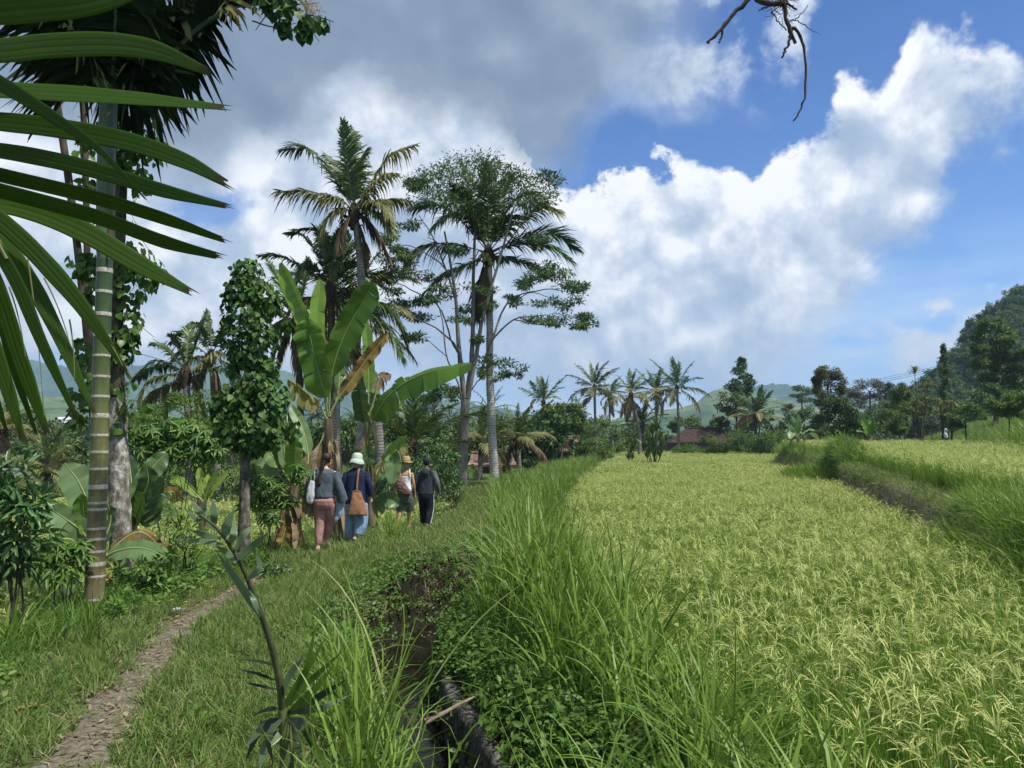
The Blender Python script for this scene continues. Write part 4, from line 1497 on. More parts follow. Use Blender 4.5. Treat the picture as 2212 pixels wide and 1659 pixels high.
# ring scars: from v positions in the photo
rv = np.array([1292, 1243, 1218, 1192, 1163, 1140, 1100, 1084, 1052, 1013, 975, 938, 897, 857, 813, 770, 727, 680, 630, 585])
rz = np.array([P(215, v, AD)[2] for v in rv])
dist = np.abs(tw[:, 2][:, None] - rz[None]).min(1) * rng.uniform(.7, 1.1, 20)[np.abs(tw[:, 2][:, None] - rz[None]).argmin(1)]
isr = dist < .022
rad = rad * (1 + .045 * np.exp(-(dist / .03) ** 2))
mb = MB()
V, F, u_, v_ = tube(tw, rad, 20)
mb.add(V, F, .5, u_, np.where(np.repeat(isr, 20), 10., 0.) + np.where(np.repeat(isr, 20), .1 * rng.normal(size=4000), 0))
mb.build('trunk', ARECA, th)
SHAFT = simple_mat('areca_crownshaft', [(.3, (.045, .080, .040)), (.5, (.075, .125, .065)), (.75, (.11, .17, .09))], .4, 3, 5, .2, 12, (1, 1, .2), .4)
cs = catmull(np.array([P(227, 562, AD), P(228, 470, AD), P(229, 380, AD), P(232, 280, AD), P(236, 205, AD)]), 30)
mb = MB(); add_tube(mb, cs, np.interp(np.linspace(0, 1, 30), [0, .1, .6, 1], [.083, .100, .097, .095]), 16)
mb.build('crownshaft', SHAFT, th)
mb = MB()
cc_ = bez([P(238, 560, AD - .09), P(243, 450, AD - .1), P(240, 330, AD - .1)], 14)
V, F = strip(cc_, np.tile([1., 0, 0], (14, 1)), np.linspace(.03, .012, 14)); mb.add(V, F, .4)
mb.build('dry_sheath', BAN_B, th)
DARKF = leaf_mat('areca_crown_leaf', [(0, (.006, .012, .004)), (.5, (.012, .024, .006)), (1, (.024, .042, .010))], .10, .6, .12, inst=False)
top = P(236, 212, AD)
crown_px = [
    ([(190, 185), (110, 95), (40, 25), (-60, -60)], .3, 1.3), ([(300, 188), (365, 120), (430, 58), (500, 18), (590, 8)], -.3, 1.2),
    ([(225, 130), (200, 20), (170, -120)], .8, 1.0), ([(255, 130), (290, 20), (340, -110)], .6, 1.0), ([(265, 150), (330, 60), (430, -40)], .9, 1.1),
    ([(205, 150), (140, 40), (70, -80)], -.8, 1.1), ([(245, 140), (250, 20), (260, -120)], -.9, 1.0), ([(285, 170), (360, 60), (470, -60)], .1, 1.2),
    ([(215, 165), (150, 90), (60, -20)], .7, 1.1), ([(270, 175), (345, 95), (430, 10)], .5, 1.2)]
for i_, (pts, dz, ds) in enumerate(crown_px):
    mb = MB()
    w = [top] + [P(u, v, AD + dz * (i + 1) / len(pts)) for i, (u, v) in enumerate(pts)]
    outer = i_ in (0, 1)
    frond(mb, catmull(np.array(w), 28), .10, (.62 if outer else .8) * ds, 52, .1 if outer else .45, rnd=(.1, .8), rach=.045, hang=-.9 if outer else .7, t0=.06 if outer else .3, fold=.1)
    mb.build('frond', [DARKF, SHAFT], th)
for pts, hw in (([(318, 172), (340, 215), (376, 308)], .032), ([(370, 128), (372, 135), (374, 156)], .014)):
    mb = MB(); c = catmull(np.array([P(u, v, AD - .3) for u, v in pts]), 12)
    V, F = strip(c, np.tile([1., 0, 0], (12, 1)), hw * np.linspace(1, .05, 12)); mb.add(V, F, .2); mb.build('leaflet', DARKF, th)
for i in range(12):
    mb = MB()
    a = P(480 + rng.uniform(-8, 30), rng.uniform(-5, 20), AD - .35)
    e = a + np.array([rng.uniform(-.05, .35), rng.normal() * .1, -rng.uniform(.05, .30)])
    c = bez([a, (a + e) / 2 + [.03, 0, .06], e], 8)
    V, F = strip(c, np.tile(unit(np.array([1., 0, .6])), (8, 1)), rng.uniform(.012, .03) * np.array([.6, 1, 1, .9, .8, .6, .4, .1])); mb.add(V, F, rng.random())
    mb.build('leaflet', PALM_Y if i % 3 else BAN_Y, th)

# ------------------------------------------------------------------ vine covered trees
VINE = leaf_mat('vine_leaf', [(0, (.024, .060, .012)), (.5, (.042, .095, .018)), (.85, (.070, .140, .030)), (1, (.12, .19, .05))], .25, .5, .25, inst=False)
VINE_L = leaf_mat('vine_leaf_light', [(0, (.040, .090, .014)), (.5, (.075, .150, .022)), (1, (.14, .23, .05))], .40, .4, .4, inst=False)
HEART_T = np.array([[0, 0, 0], [-.10, .30, .05], [-.10, -.30, .05], [.25, .50, .04], [.25, -.50, .04], [.25, 0, -.04], [.62, .36, 0], [.62, -.36, 0], [.62, 0, -.07], [1, 0, -.2]])
HEART_F = np.array([[0, 5, 1], [1, 5, 3], [0, 2, 5], [2, 4, 5], [3, 5, 8], [3, 8, 6], [5, 4, 7], [5, 7, 8], [6, 8, 9], [8, 7, 9]])


def vine_leaves(mb, clumps, n, l0, l1, axis_pt=None):
    for c, r in clumps:
        p, q = blob_points(c, r, n, .55)
        out = unit(q * [1, 1, .3])
        d = unit(np.array([0, 0, -1.0]) + .55 * out + .45 * rng.normal(size=p.shape))
        nr = unit(out + .35 * rng.normal(size=p.shape) + [0, 0, .35])
        L = rng.uniform(l0, l1, n)[:, None]
        sd = unit(np.cross(nr, d)); nn = np.cross(d, sd)
        stamp(mb, HEART_T, HEART_F, p, d * L, sd * L * .95, nn * L, np.clip(.2 + .6 * rng.random(n) + .2 * rng.normal(size=n), 0, 1))


LICHEN2 = simple_mat('speckled_bark', [(.30, (.035, .030, .022)), (.45, (.085, .073, .055)), (.58, (.16, .145, .115)), (.70, (.33, .31, .27))], .95, 15, 8, .9, 40, (1, 1, .6))
th = thing('vine_covered_tree', 'narrow pillar tree wrapped in dark heart leaved vine, left of the banana plants', 'tree', P(527, 1215, 12))
add_trunk(th, [P(527, 1225, 12), P(528, 1100, 12), P(531, 960, 12), P(536, 800, 12), P(540, 680, 12), P(540, 590, 12)], .095, .04, LICHEN2)
mb = MB()
vine_leaves(mb, px_clumps([(535, 585, 36, 28), (525, 625, 42, 35), (560, 630, 40, 35), (540, 680, 58, 40), (520, 730, 45, 40), (565, 725, 45, 45), (535, 772, 40, 25), (590, 660, 20, 25)], 12), 190, .05, .105)
vine_leaves(mb, px_clumps([(555, 825, 48, 30), (515, 860, 52, 40), (580, 860, 48, 45), (545, 905, 68, 45), (505, 930, 45, 35), (580, 935, 45, 35), (545, 960, 35, 25), (490, 900, 25, 30)], 12), 230, .055, .125)
vine_leaves(mb, px_clumps([(535 + rng.normal() * 34, rng.uniform(575, 970), rng.uniform(8, 22), rng.uniform(10, 30)) for _ in range(16)] + [(468, 880, 12, 26), (615, 700, 14, 30), (636, 930, 14, 24), (498, 640, 10, 24), (590, 790, 14, 20)], 12), 26, .06, .14)
for i in range(26):
    a = P(538 + rng.normal() * 18, rng.uniform(600, 960), 12 - .1); e = a + rng.normal(0, .2, 3)
    add_tube(mb, bez([a, (a + e) / 2 + rng.normal(0, .05, 3), e], 6), .004, 4)
mb.build('climbing_vine', VINE, th)

LICHEN = simple_mat('lichen_bark', [(.30, (.075, .062, .045)), (.45, (.17, .15, .12)), (.56, (.34, .32, .27)), (.68, (.60, .58, .52))], .95, 13, 8, .9, 40, (1, 1, .6))
th = thing('vine_covered_tree', 'taller tree with pale lichen spotted trunk and climbing vine just behind the ringed palm', 'tree', P(262, 1290, 10))
add_trunk(th, [P(263, 1300, 10), P(260, 1150, 10), P(256, 1000, 10), P(252, 860, 10)], .142, .118, LICHEN, flare=.1)
add_trunk(th, [P(252, 868, 10), P(250, 700, 10), P(256, 520, 10), P(262, 380, 10), P(258, 250, 10), P(250, 120, 10)], .105, .05, BARK_BR, 'upper_trunk', flare=0)
mb = MB()
vine_leaves(mb, px_clumps([(300, 285, 40, 40), (330, 320, 36, 36), (285, 345, 30, 30), (305, 390, 30, 30), (240, 290, 45, 40), (195, 310, 28, 18), (190, 405, 22, 18), (290, 255, 30, 20)], 10), 40, .07, .12)
vine_leaves(mb, px_clumps([(285, 560, 45, 40), (320, 590, 40, 40), (275, 620, 45, 45), (270, 690, 40, 45), (200, 590, 35, 25), (205, 640, 22, 25), (262, 760, 35, 30), (275, 730, 30, 25), (195, 560, 25, 20)], 10), 62, .07, .13)
vine_leaves(mb, px_clumps([(255, 830, 40, 30), (300, 880, 35, 25), (180, 760, 30, 35), (178, 830, 28, 40), (255, 920, 30, 30), (168, 900, 22, 30)], 10), 32, .07, .15)
for i in range(34):
    a = P(262 + rng.normal() * 25, rng.uniform(240, 900), 10 - .15); e = a + rng.normal(0, .28, 3)
    add_tube(mb, bez([a, (a + e) / 2 + rng.normal(0, .05, 3), e], 6), .004, 4)
mb.build('climbing_vine', VINE_L, th)

th = thing('slender_tree', 'thin dark leaning trunk rising behind the near palm frond', 'tree', P(205, 1250, 11))
add_trunk(th, [P(214, 1260, 11), P(206, 1000, 11), P(196, 800, 11), P(175, 600, 11), P(150, 400, 11), P(128, 250, 11), P(108, 100, 11), P(95, -60, 11)], .062, .045, BARK_BR, flare=0)
add_trunk(th, [P(196, 800, 11), P(190, 640, 11), P(186, 420, 11), P(180, 240, 11), P(172, 60, 11)], .05, .04, BARK_BR, 'limb', flare=0)
mb = MB()
vine_leaves(mb, px_clumps([(175, 560, 30, 25), (180, 480, 25, 25), (170, 340, 25, 20)], 11), 22, .08, .13)
mb.build('foliage', VINE_L, th)

# ------------------------------------------------------------------ branch with leaves and pale flowers at the top
th = thing('leafy_branch', 'leafy branch with pale dry blossom reaching in at the top edge', 'branch', P(560, -60, 7))
mb = MB()
for pts in ([(520, -80), (580, -20), (640, 20), (700, 62)], [(600, 0), (570, 40), (552, 66)], [(640, 20), (660, 50), (690, 90)], [(620, 5), (660, 10), (690, 5)], [(660, 30), (700, 40), (722, 48)], [(545, 45), (590, 58), (640, 50)]):
    add_tube(mb, catmull(np.array([P(u, v, 7) for u, v in pts]), 12), np.linspace(.008, .003, 12), 5)
mb.build('twig', BARK_BR, th)
mb = MB()
cl = px_clumps([(600, 5, 30, 22), (640, 25, 32, 25), (665, 55, 22, 18), (690, 45, 22, 16), (630, -5, 40, 18), (570, 10, 22, 12), (655, 68, 14, 14), (612, 55, 16, 12)], 7)
vine_leaves(mb, cl, 20, .06, .12)
mb.build('foliage', VINE, th)
PALEFL = leaf_mat('pale_flower', [(0, (.30, .22, .15)), (.5, (.48, .40, .30)), (1, (.65, .58, .48))], .3, .7, .1, inst=False)
mb = MB()
for c, r in px_clumps([(672, 18, 30, 16)], 6.9):
    p, q = blob_points(c, r, 300, .2)
    leaves(mb, p, rvec(300), rvec(300), .022, .011, rng.random(300), True)
mb.build('blossom', PALEFL, th)

# ------------------------------------------------------------------ bare twig hanging at top right
th = thing('bare_branch', 'bare dark dead branch dangling into the blue sky at the top', 'branch', P(1680, -60, 4))
for pts, a, b in (([(1630, -40), (1614, 0), (1582, 32), (1554, 67), (1529, 92)], .015, .008), ([(1557, 62), (1560, 78), (1551, 95)], .008, .003), ([(1620, -60), (1635, 0), (1667, 7), (1696, 9), (1698, 43), (1708, 67), (1717, 94)], .016, .009),
                  ([(1711, 58), (1726, 72), (1738, 117), (1741, 192), (1732, 230), (1715, 263)], .010, .0035), ([(1710, 66), (1702, 95), (1690, 124)], .008, .006), ([(1667, 24), (1680, 45), (1700, 66)], .004, .003),
                  ([(1706, 46), (1725, 36), (1747, 10)], .004, .002), ([(1696, 5), (1712, 15), (1722, 20)], .008, .003), ([(1667, 7), (1650, 18), (1638, 22)], .007, .002), ([(1720, 43), (1750, 62), (1770, 75)], .003, .0008), ([(1690, -60), (1692, -20), (1697, 10)], .017, .014)):
    mb = MB()
    c = catmull(np.array([P(u, v, 4) for u, v in pts]), 18) + rng.normal(0, .003, (18, 3))
    add_tube(mb, c, np.linspace(a, b, 18) * (1 + .15 * rng.normal(size=18)), 7)
    mb.build('twig', BARK_BR, th)
mb = MB()
for i in range(60):
    a = P(1690 + rng.normal() * 14, 14 + rng.normal() * 10, 4); e = a + rng.normal(0, .03, 3)
    add_tube(mb, [a, e], .0015, 3)
mb.build('lichen_tuft', BARK_BR, th)

# ------------------------------------------------------------------ young palm in the foreground
YD = 3.95
YP = leaf_mat('young_palm_leaf', [(0, (.085, .14, .065)), (.5, (.14, .21, .105)), (1, (.22, .30, .17))], .3, .38, .45, inst=False)
YG = leaf_mat('young_palm_fresh', [(0, (.055, .115, .014)), (.5, (.10, .19, .022)), (1, (.18, .28, .05))], .4, .38, .4, inst=False)
YDK = leaf_mat('young_palm_dark', [(0, (.020, .035, .018)), (.5, (.04, .06, .03)), (1, (.07, .10, .05))], .15, .5, .3, inst=False)
b0 = P(618, 1710, YD); b0[2] = float(H(b0[0], b0[1])) - .05
th = thing('young_palm', 'young palm shoot with one long bent leaf stalk standing in the foreground grass', 'palm seedling', b0)
mb = MB(); add_tube(mb, catmull(np.array([b0, P(620, 1640, YD), P(616, 1570, YD), P(611, 1530, YD)]), 14), np.linspace(.040, .026, 14), 10)
mb.build('stem', simple_mat('young_stem', [(.3, (.05, .075, .02)), (.6, (.11, .13, .045)), (.8, (.20, .17, .09))], .6, 8, 6, .4, 30, (1, 1, .2)), th)
rp = catmull(np.array([P(u, v, YD - .05 * i) for i, (u, v) in enumerate([(611, 1540), (603, 1470), (590, 1410), (573, 1353), (553, 1298), (533, 1246), (505, 1192), (470, 1143), (433, 1113)])]), 50)
mb = MB(); add_tube(mb, rp, np.interp(np.linspace(0, 1, 50), [0, .3, 1], [.020, .016, .005]) * (1 + .12 * (np.arange(50) % 7 == 0)), 8)
mb.build('stalk', simple_mat('young_stalk', [(.3, (.04, .05, .022)), (.6, (.09, .10, .045)), (.8, (.15, .14, .08))], .5, 10, 6, .4, 30, (1, 1, .3)), th)
lf = [((533, 1253), (560, 1226), (553, 1199), 7), ((513, 1209), (545, 1180), (577, 1153), 8), ((507, 1189), (524, 1158), (547, 1136), 9), ((483, 1163), (492, 1132), (507, 1100), 10), ((563, 1333), (515, 1258), (473, 1199), 11),
      ((560, 1326), (546, 1290), (533, 1265), 6), ((510, 1216), (488, 1192), (467, 1179), 7), ((483, 1176), (430, 1168), (373, 1166), 5), ((477, 1163), (430, 1152), (390, 1133), 6), ((467, 1146), (445, 1120), (423, 1106), 8),
      ((460, 1139), (462, 1110), (458, 1080), 9), ((452, 1128), (430, 1105), (415, 1085), 7), ((440, 1118), (425, 1122), (405, 1105), 5), ((495, 1180), (505, 1150), (502, 1120), 7), ((445, 1120), (440, 1100), (446, 1078), 6)]
for a, m, e, hw in lf:
    mb = MB()
    pleated(mb, [P(*a, YD - .3), P(*m, YD - .32 + rng.normal() * .04), P(*e, YD - .3 + rng.normal() * .1)], hw * YD / FPX, (.35, 1, .95, .7, .15), rng.uniform(.2, .9), pleat=.12, n=16, facing=(rng.normal() * .3, -1, .3))
    mb.build('leaflet', YP, th)
for a, m, e, hw, mtl in [((597, 1439), (560, 1428), (513, 1424), 3, YDK), ((597, 1470), (555, 1455), (517, 1446), 3, YDK), ((600, 1490), (565, 1482), (530, 1475), 3, YDK), ((612, 1525), (660, 1450), (700, 1385), 7, YG), ((612, 1520), (670, 1470), (735, 1412), 7, YG),
                         ((614, 1528), (655, 1470), (680, 1360), 9, YG), ((610, 1500), (625, 1460), (655, 1420), 9, YP), ((612, 1530), (650, 1490), (700, 1440), 7, YG), ((616, 1545), (680, 1510), (745, 1470), 9, YDK), ((618, 1545), (670, 1500), (720, 1440), 10, YG),
                         ((618, 1555), (660, 1570), (672, 1620), 11, YDK), ((614, 1560), (570, 1570), (535, 1610), 12, YDK), ((612, 1550), (560, 1580), (532, 1640), 11, YDK), ((616, 1560), (640, 1600), (650, 1650), 9, YDK), ((612, 1545), (590, 1530), (545, 1545), 5, YDK), ((618, 1575), (575, 1610), (560, 1660), 12, YP),
                         ((615, 1545), (580, 1590), (590, 1650), 8, YDK), ((616, 1540), (690, 1530), (760, 1500), 6, YDK)]:
    mb = MB()
    pleated(mb, [P(*a, YD), P(*m, YD - .06 + rng.normal() * .05), P(*e, YD - .1 + rng.normal() * .12)], hw * YD / FPX, (.35, 1, .95, .7, .1), rng.uniform(.2, .9), pleat=.12, n=18, facing=(rng.normal() * .3, -1, .3))
    mb.build('leaf_blade', mtl, th)

# ------------------------------------------------------------------ big grass clumps
def grass_clump(label, base, n, h0, h1, w0, w1, lean0, lean1, d0, d1, mat, rad=.12, seg=9, name='grass_clump'):
    mb = blade_set(n, h0, h1, w0, w1, 0, lean0, lean1, d0, d1, seg, rad)
    o = mb.build(name, mat)
    base = np.array(base, float); base[2] = float(H(base[0], base[1])) - .03
    o.location = base
    tag(o, label, 'grass clump', 'large grass clumps')
    return o


def at(u, v, d):
    p = P(u, v, d); return p


grass_clump('fountain shaped clump of long grass standing above the bank right of the walkers', (.30, 12.2, 0), 90, .9, 1.75, .018, .030, .02, .5, .2, 1.1, TALL, .18)
grass_clump('dense tall grass clump leaning over the bank below the fountain shaped clump', (.10, 9.0, 0), 80, .8, 1.5, .018, .030, .05, .6, .3, 1.4, TALL, .25)
grass_clump('long thin grass blades arching over the near end of the ditch', (-.80, 4.6, 0), 24, .7, 1.4, .010, .017, .15, .85, .2, 1.2, TALL, .28)
grass_clump('thin grass blades bending from the bottom edge beside the young palm', (-.62, 3.7, 0), 26, .6, 1.25, .009, .015, .1, .8, .3, 1.3, TALL, .30)
grass_clump('upright dark grass blades at the bottom edge in front of the rice', (.92, 3.95, 0), 26, .8, 1.5, .010, .018, .05, .5, .1, .9, TALL, .22)
grass_clump('bluish broad grass blades in the bottom right corner', (1.62, 4.6, 0), 70, .35, .72, .018, .03, .1, .7, .3, 1.5, TALLB, .35)
grass_clump('small clump of arching grass in front of the woman in shorts', (-2.35, 15.2, 0), 70, .5, .95, .012, .022, .1, .7, .4, 1.5, TALL, .22)
grass_clump('bright upright grass tuft growing left of the path', (-3.75, 7.0, 0), 16, .4, .75, .010, .02, .02, .4, .2, 1.2, TALL, .08)
grass_clump('grass blades arching over the ditch from the bottom edge right of the water', (.42, 4.1, 0), 34, .6, 1.2, .010, .017, .1, .9, .3, 1.3, TALL, .30)
grass_clump('pale broad leaved tuft at the left edge below the banana stumps', (-4.35, 6.9, 0), 22, .3, .6, .02, .05, .1, .7, .3, 1.0, TALL, .10)

# fallen things
def small_leaf(name, label, cat, p, L, w, mat, rz, n=1):
    mb = MB()
    banana = np.array([[0, 0, 0], [L * .5, 0, .035 * L * 10 * .1 + .01], [L, 0, .012]])
    c = bez(banana, 10)
    a = np.linspace(-1, 1, 5)
    ww = w * np.interp(np.linspace(0, 1, 10), [0, .15, .5, .85, 1], [.1, .8, 1, .7, .05])
    V = np.stack([np.broadcast_to(c[:, 0:1], (10, 5)), ww[:, None] * a[None], c[:, 2:3] + .35 * ww[:, None] * np.abs(a)[None] ** 1.5 + .004 * rng.normal(size=(10, 5))], -1)
    mb.add(V.reshape(-1, 3), grid_mesh(5, 10), .6)
    o = mb.build(name, mat); p = np.array(p, float); p[2] = float(H(p[0], p[1])) + .03
    o.location = p; o.rotation_euler = (0, 0, rz)
    return tag(o, label, cat)


small_leaf('fallen_leaf', 'curled orange brown fallen leaf on the grass in the bottom left corner', 'leaf', G(30, 1555), .16, .05, BAN_Y, .5)
WHITE = leaf_mat('white_paper', [(0, (.6, .62, .66)), (1, (.75, .77, .8))], .2, .6, .2, inst=False)
small_leaf('paper_scrap', 'crumpled white scrap of litter beside the path', 'litter', G(370, 1326), .16, .05, WHITE, 1.0)
small_leaf('fallen_leaf', 'pale dry fallen leaf on the mound below the walkers', 'leaf', G(728, 1233), .22, .05, BAN_B, .2)
small_leaf('fallen_leaf', 'small rust coloured dead leaf in the grass right of the ditch', 'leaf', G(1240, 1568, -.1), .12, .03, BAN_Y, .9)
th = MB()
c = catmull(np.array([P(918, 1560, 5.75), P(950, 1545, 5.8), P(990, 1523, 5.9), P(1025, 1505, 6.0)]), 16)
add_tube(th, c, np.linspace(.020, .010, 16) * (1 + .12 * rng.normal(size=16)), 8)
add_tube(th, catmull(np.array([P(950, 1545, 5.8), P(938, 1537, 5.75), P(926, 1540, 5.7)]), 6), .005, 5)
tag(th.build('dead_stick', simple_mat('dry_wood', [(.3, (.14, .10, .07)), (.6, (.30, .24, .17)), (.8, (.45, .38, .29))], .9, 12, 6, .6, 40)), 'dry broken stick lying across the ditch edge', 'stick')
# yellow flowers
mb = MB()
YEL = leaf_mat('yellow_petal', [(0, (.75, .48, .02)), (1, (.85, .62, .05))], .2, .6, .1, inst=False)
for (u, v) in ((395, 1265), (457, 1267), (371, 1296), (402, 1300), (329, 1299)):
    p = G(u, v, .08)
    f = MB()
    for k in range(8):
        a = k * .785
        leaves(f, np.zeros((1, 3)), np.array([[np.cos(a), np.sin(a), .15]]), np.array([[0, 0, 1.]]), .022, .012, np.array([.5]), True)
    add_tube(f, [[0, 0, -.10], [.004, 0, -.05], [0, 0, 0]], .0018, 4)
    o = f.build('yellow_flower', YEL); o.location = p
    tag(o, 'tiny yellow wild flower in the weeds left of the path', 'flower', 'yellow wild flowers in the weeds')
# ------------------------------------------------------------------ tall coconut palms
palm_px('tall coconut palm with ragged wind bent fronds, left of the airy feathery tree', 28,
        [(829, 1090), (825, 1046), (815, 913), (798, 780), (784, 650), (776, 540), (766, 470)], .20, .13, (765, 458), [
    ('g', 1.2, [(738, 410), (712, 364), (662, 322), (617, 324)]), ('y', -1.0, [(735, 430), (700, 421), (650, 412), (597, 414)]), ('g', -.6, [(758, 405), (748, 335), (740, 266)]), ('g', 1.4, [(768, 400), (764, 340), (760, 282)]),
    ('y', .8, [(795, 408), (840, 338), (893, 314)]), ('y', -.8, [(792, 420), (830, 380), (858, 374)]), ('y', 1.0, [(800, 440), (845, 430), (888, 434)]), ('y', -1.3, [(795, 436), (825, 440), (846, 478)]),
    ('y', -.5, [(735, 450), (708, 468), (692, 506)]), ('g', 1.6, [(745, 400), (730, 360), (704, 336)]), ('b', .4, [(790, 470), (815, 500), (842, 556)]), ('b', -.4, [(750, 470), (740, 495), (733, 530)]),
    ('g', -1.2, [(800, 455), (828, 470), (850, 510)]), ('g', .5, [(765, 400), (775, 350), (792, 322)]), ('b', .1, [(775, 480), (785, 510), (790, 560)])], group=None, lw=.075, ll=1.05, npair=84)
palm_px('coconut palm with green coconuts in front of the airy feathery tree', 34,
        [(1070, 1040), (1063, 940), (1058, 800), (1058, 690), (1056, 560)], .19, .14, (1055, 545), [
    ('g', -.8, [(1055, 453), (1049, 353)]), ('g', 1.0, [(1032, 486), (1015, 405), (996, 350)]), ('g', -1.4, [(1015, 446), (978, 400)]), ('g', .8, [(992, 473), (942, 443), (895, 448)]), ('g', -1.5, [(1015, 475), (972, 464), (936, 492)]),
    ('g', .8, [(1082, 479), (1120, 428), (1160, 420)]), ('y', -1.2, [(1108, 486), (1163, 449), (1203, 452)]), ('g', .6, [(1132, 513), (1197, 507), (1243, 537)]), ('g', -1.0, [(1115, 528), (1182, 531), (1229, 560)]), ('g', 1.2, [(1082, 559), (1132, 568), (1178, 594)]),
    ('y', -.6, [(982, 529), (915, 530), (880, 565)]), ('g', -.4, [(1022, 566), (965, 590), (922, 628)]), ('g', 1.5, [(1070, 470), (1085, 420), (1100, 380)]), ('g', 1.4, [(1030, 500), (1000, 440), (985, 420)]), ('g', -1.5, [(1075, 500), (1100, 470), (1135, 470)]),
    ('b', .1, [(1040, 590), (1036, 630), (1033, 672)]), ('b', -.3, [(1048, 590), (1048, 625), (1043, 655)])], lw=.08, ll=1.2, npair=90, bark=BARK_PALE)
COCO = simple_mat('green_coconut', [(.3, (.16, .19, .04)), (.7, (.30, .30, .09))], .5, 3, 4, .2, 10)
for (u, v) in ((1043, 550), (1052, 553), (1058, 561), (1047, 560), (1060, 570)):
    mb = MB(); c = P(u, v, 33.7)
    add_tube(mb, [c + [0, 0, q] for q in (-.13, -.11, -.05, .02, .09, .13)], [.02, .07, .115, .12, .08, .02], 10)
    o = mb.build('coconut', COCO, bpy.data.objects['coconut_palm.001'])

Y = 24.0
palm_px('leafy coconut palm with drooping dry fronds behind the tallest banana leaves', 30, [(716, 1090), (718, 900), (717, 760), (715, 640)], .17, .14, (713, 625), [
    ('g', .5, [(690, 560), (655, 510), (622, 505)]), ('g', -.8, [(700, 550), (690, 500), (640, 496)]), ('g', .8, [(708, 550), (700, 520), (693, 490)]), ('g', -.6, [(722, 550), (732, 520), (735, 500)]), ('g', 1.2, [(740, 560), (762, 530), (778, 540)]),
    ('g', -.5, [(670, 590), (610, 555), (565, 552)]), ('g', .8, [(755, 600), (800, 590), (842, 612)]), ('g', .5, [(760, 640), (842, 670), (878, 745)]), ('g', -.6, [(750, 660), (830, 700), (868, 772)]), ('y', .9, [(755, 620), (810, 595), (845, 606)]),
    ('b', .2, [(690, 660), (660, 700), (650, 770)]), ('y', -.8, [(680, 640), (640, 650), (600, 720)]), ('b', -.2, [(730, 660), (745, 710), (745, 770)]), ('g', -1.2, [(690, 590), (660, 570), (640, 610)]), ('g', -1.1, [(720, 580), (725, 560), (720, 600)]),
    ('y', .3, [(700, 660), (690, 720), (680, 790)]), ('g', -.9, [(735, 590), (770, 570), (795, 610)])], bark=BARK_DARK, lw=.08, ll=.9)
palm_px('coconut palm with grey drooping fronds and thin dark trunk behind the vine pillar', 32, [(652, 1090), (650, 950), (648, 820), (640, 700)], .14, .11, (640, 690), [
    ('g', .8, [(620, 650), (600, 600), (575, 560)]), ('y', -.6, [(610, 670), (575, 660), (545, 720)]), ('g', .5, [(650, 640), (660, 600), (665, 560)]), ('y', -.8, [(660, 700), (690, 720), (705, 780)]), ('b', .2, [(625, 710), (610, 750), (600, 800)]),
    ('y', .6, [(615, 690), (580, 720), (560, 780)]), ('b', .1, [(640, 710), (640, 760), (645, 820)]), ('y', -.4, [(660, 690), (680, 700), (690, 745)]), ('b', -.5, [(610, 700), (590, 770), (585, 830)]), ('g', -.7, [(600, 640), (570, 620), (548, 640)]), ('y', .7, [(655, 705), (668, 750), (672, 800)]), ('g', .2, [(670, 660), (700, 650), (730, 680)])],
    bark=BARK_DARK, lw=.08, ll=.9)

palm_px('broad coconut palm with arching fronds over the light green feathery tree', 34, [(410, 1090), (408, 950), (404, 860), (400, 800)], .17, .14, (402, 805), [
    ('g', .8, [(375, 770), (350, 745), (330, 742)]), ('g', -.6, [(390, 760), (378, 735), (370, 725)]), ('g', .3, [(420, 755), (432, 720), (440, 692)]), ('g', -.8, [(370, 790), (335, 780), (305, 800)]), ('g', .7, [(360, 790), (320, 800), (290, 820)]),
    ('y', -.8, [(360, 810), (320, 825), (300, 870)]), ('y', .4, [(370, 830), (330, 850), (310, 905)]), ('y', -.2, [(430, 790), (465, 760), (500, 770)]), ('g', 1., [(405, 750), (408, 720), (410, 700)]), ('b', .1, [(420, 820), (435, 850), (440, 900)]), ('g', -.4, [(440, 800), (480, 800), (510, 840)]), ('y', 0.2, [(380, 840), (360, 870), (350, 920)])], lw=.085, ll=.92)
palm_px('dense coconut palm crown rising just left of the vine pillar', 36, [(470, 1090), (468, 950), (462, 840), (456, 760)], .17, .14, (456, 770), [
    ('g', .8, [(430, 730), (400, 715), (370, 740)]), ('g', -.8, [(440, 725), (425, 700), (412, 715)]), ('g', .3, [(455, 725), (450, 695), (448, 670)]), ('g', -.6, [(475, 730), (490, 700), (500, 680)]), ('g', .7, [(490, 750), (520, 740), (550, 770)]), ('y', -.6, [(425, 770), (400, 785), (385, 830)]),
    ('g', .4, [(480, 780), (510, 800), (530, 850)]), ('y', .2, [(440, 800), (430, 830), (425, 880)]), ('b', 0, [(465, 800), (470, 840), (472, 890)]), ('g', -.9, [(420, 750), (390, 760), (365, 790)])], lw=.085, ll=.92)

# bare pale trunks between the banana plants
for lab, u, v0, v1, d, r, lean in (('pale coconut trunk standing between the two banana plants, nearer the left plant', 737, 1085, 880, 33, .20, 3), ('pale straight coconut trunk seen just left of the right banana plant', 765, 1085, 840, 36, .20, -2)):
    palm_auto(lab, np.array([*G(u, 1080, -.3)[:1] * 0 + P(u, v0, d)[:1], d, float(H(P(u, v0, d)[0], d))]), P(u + lean, 640 if d > 34 else 690, d), r, .13, 3.6, 13, bark=BARK_PALE, el0=70, el1=-50, dry=.3)

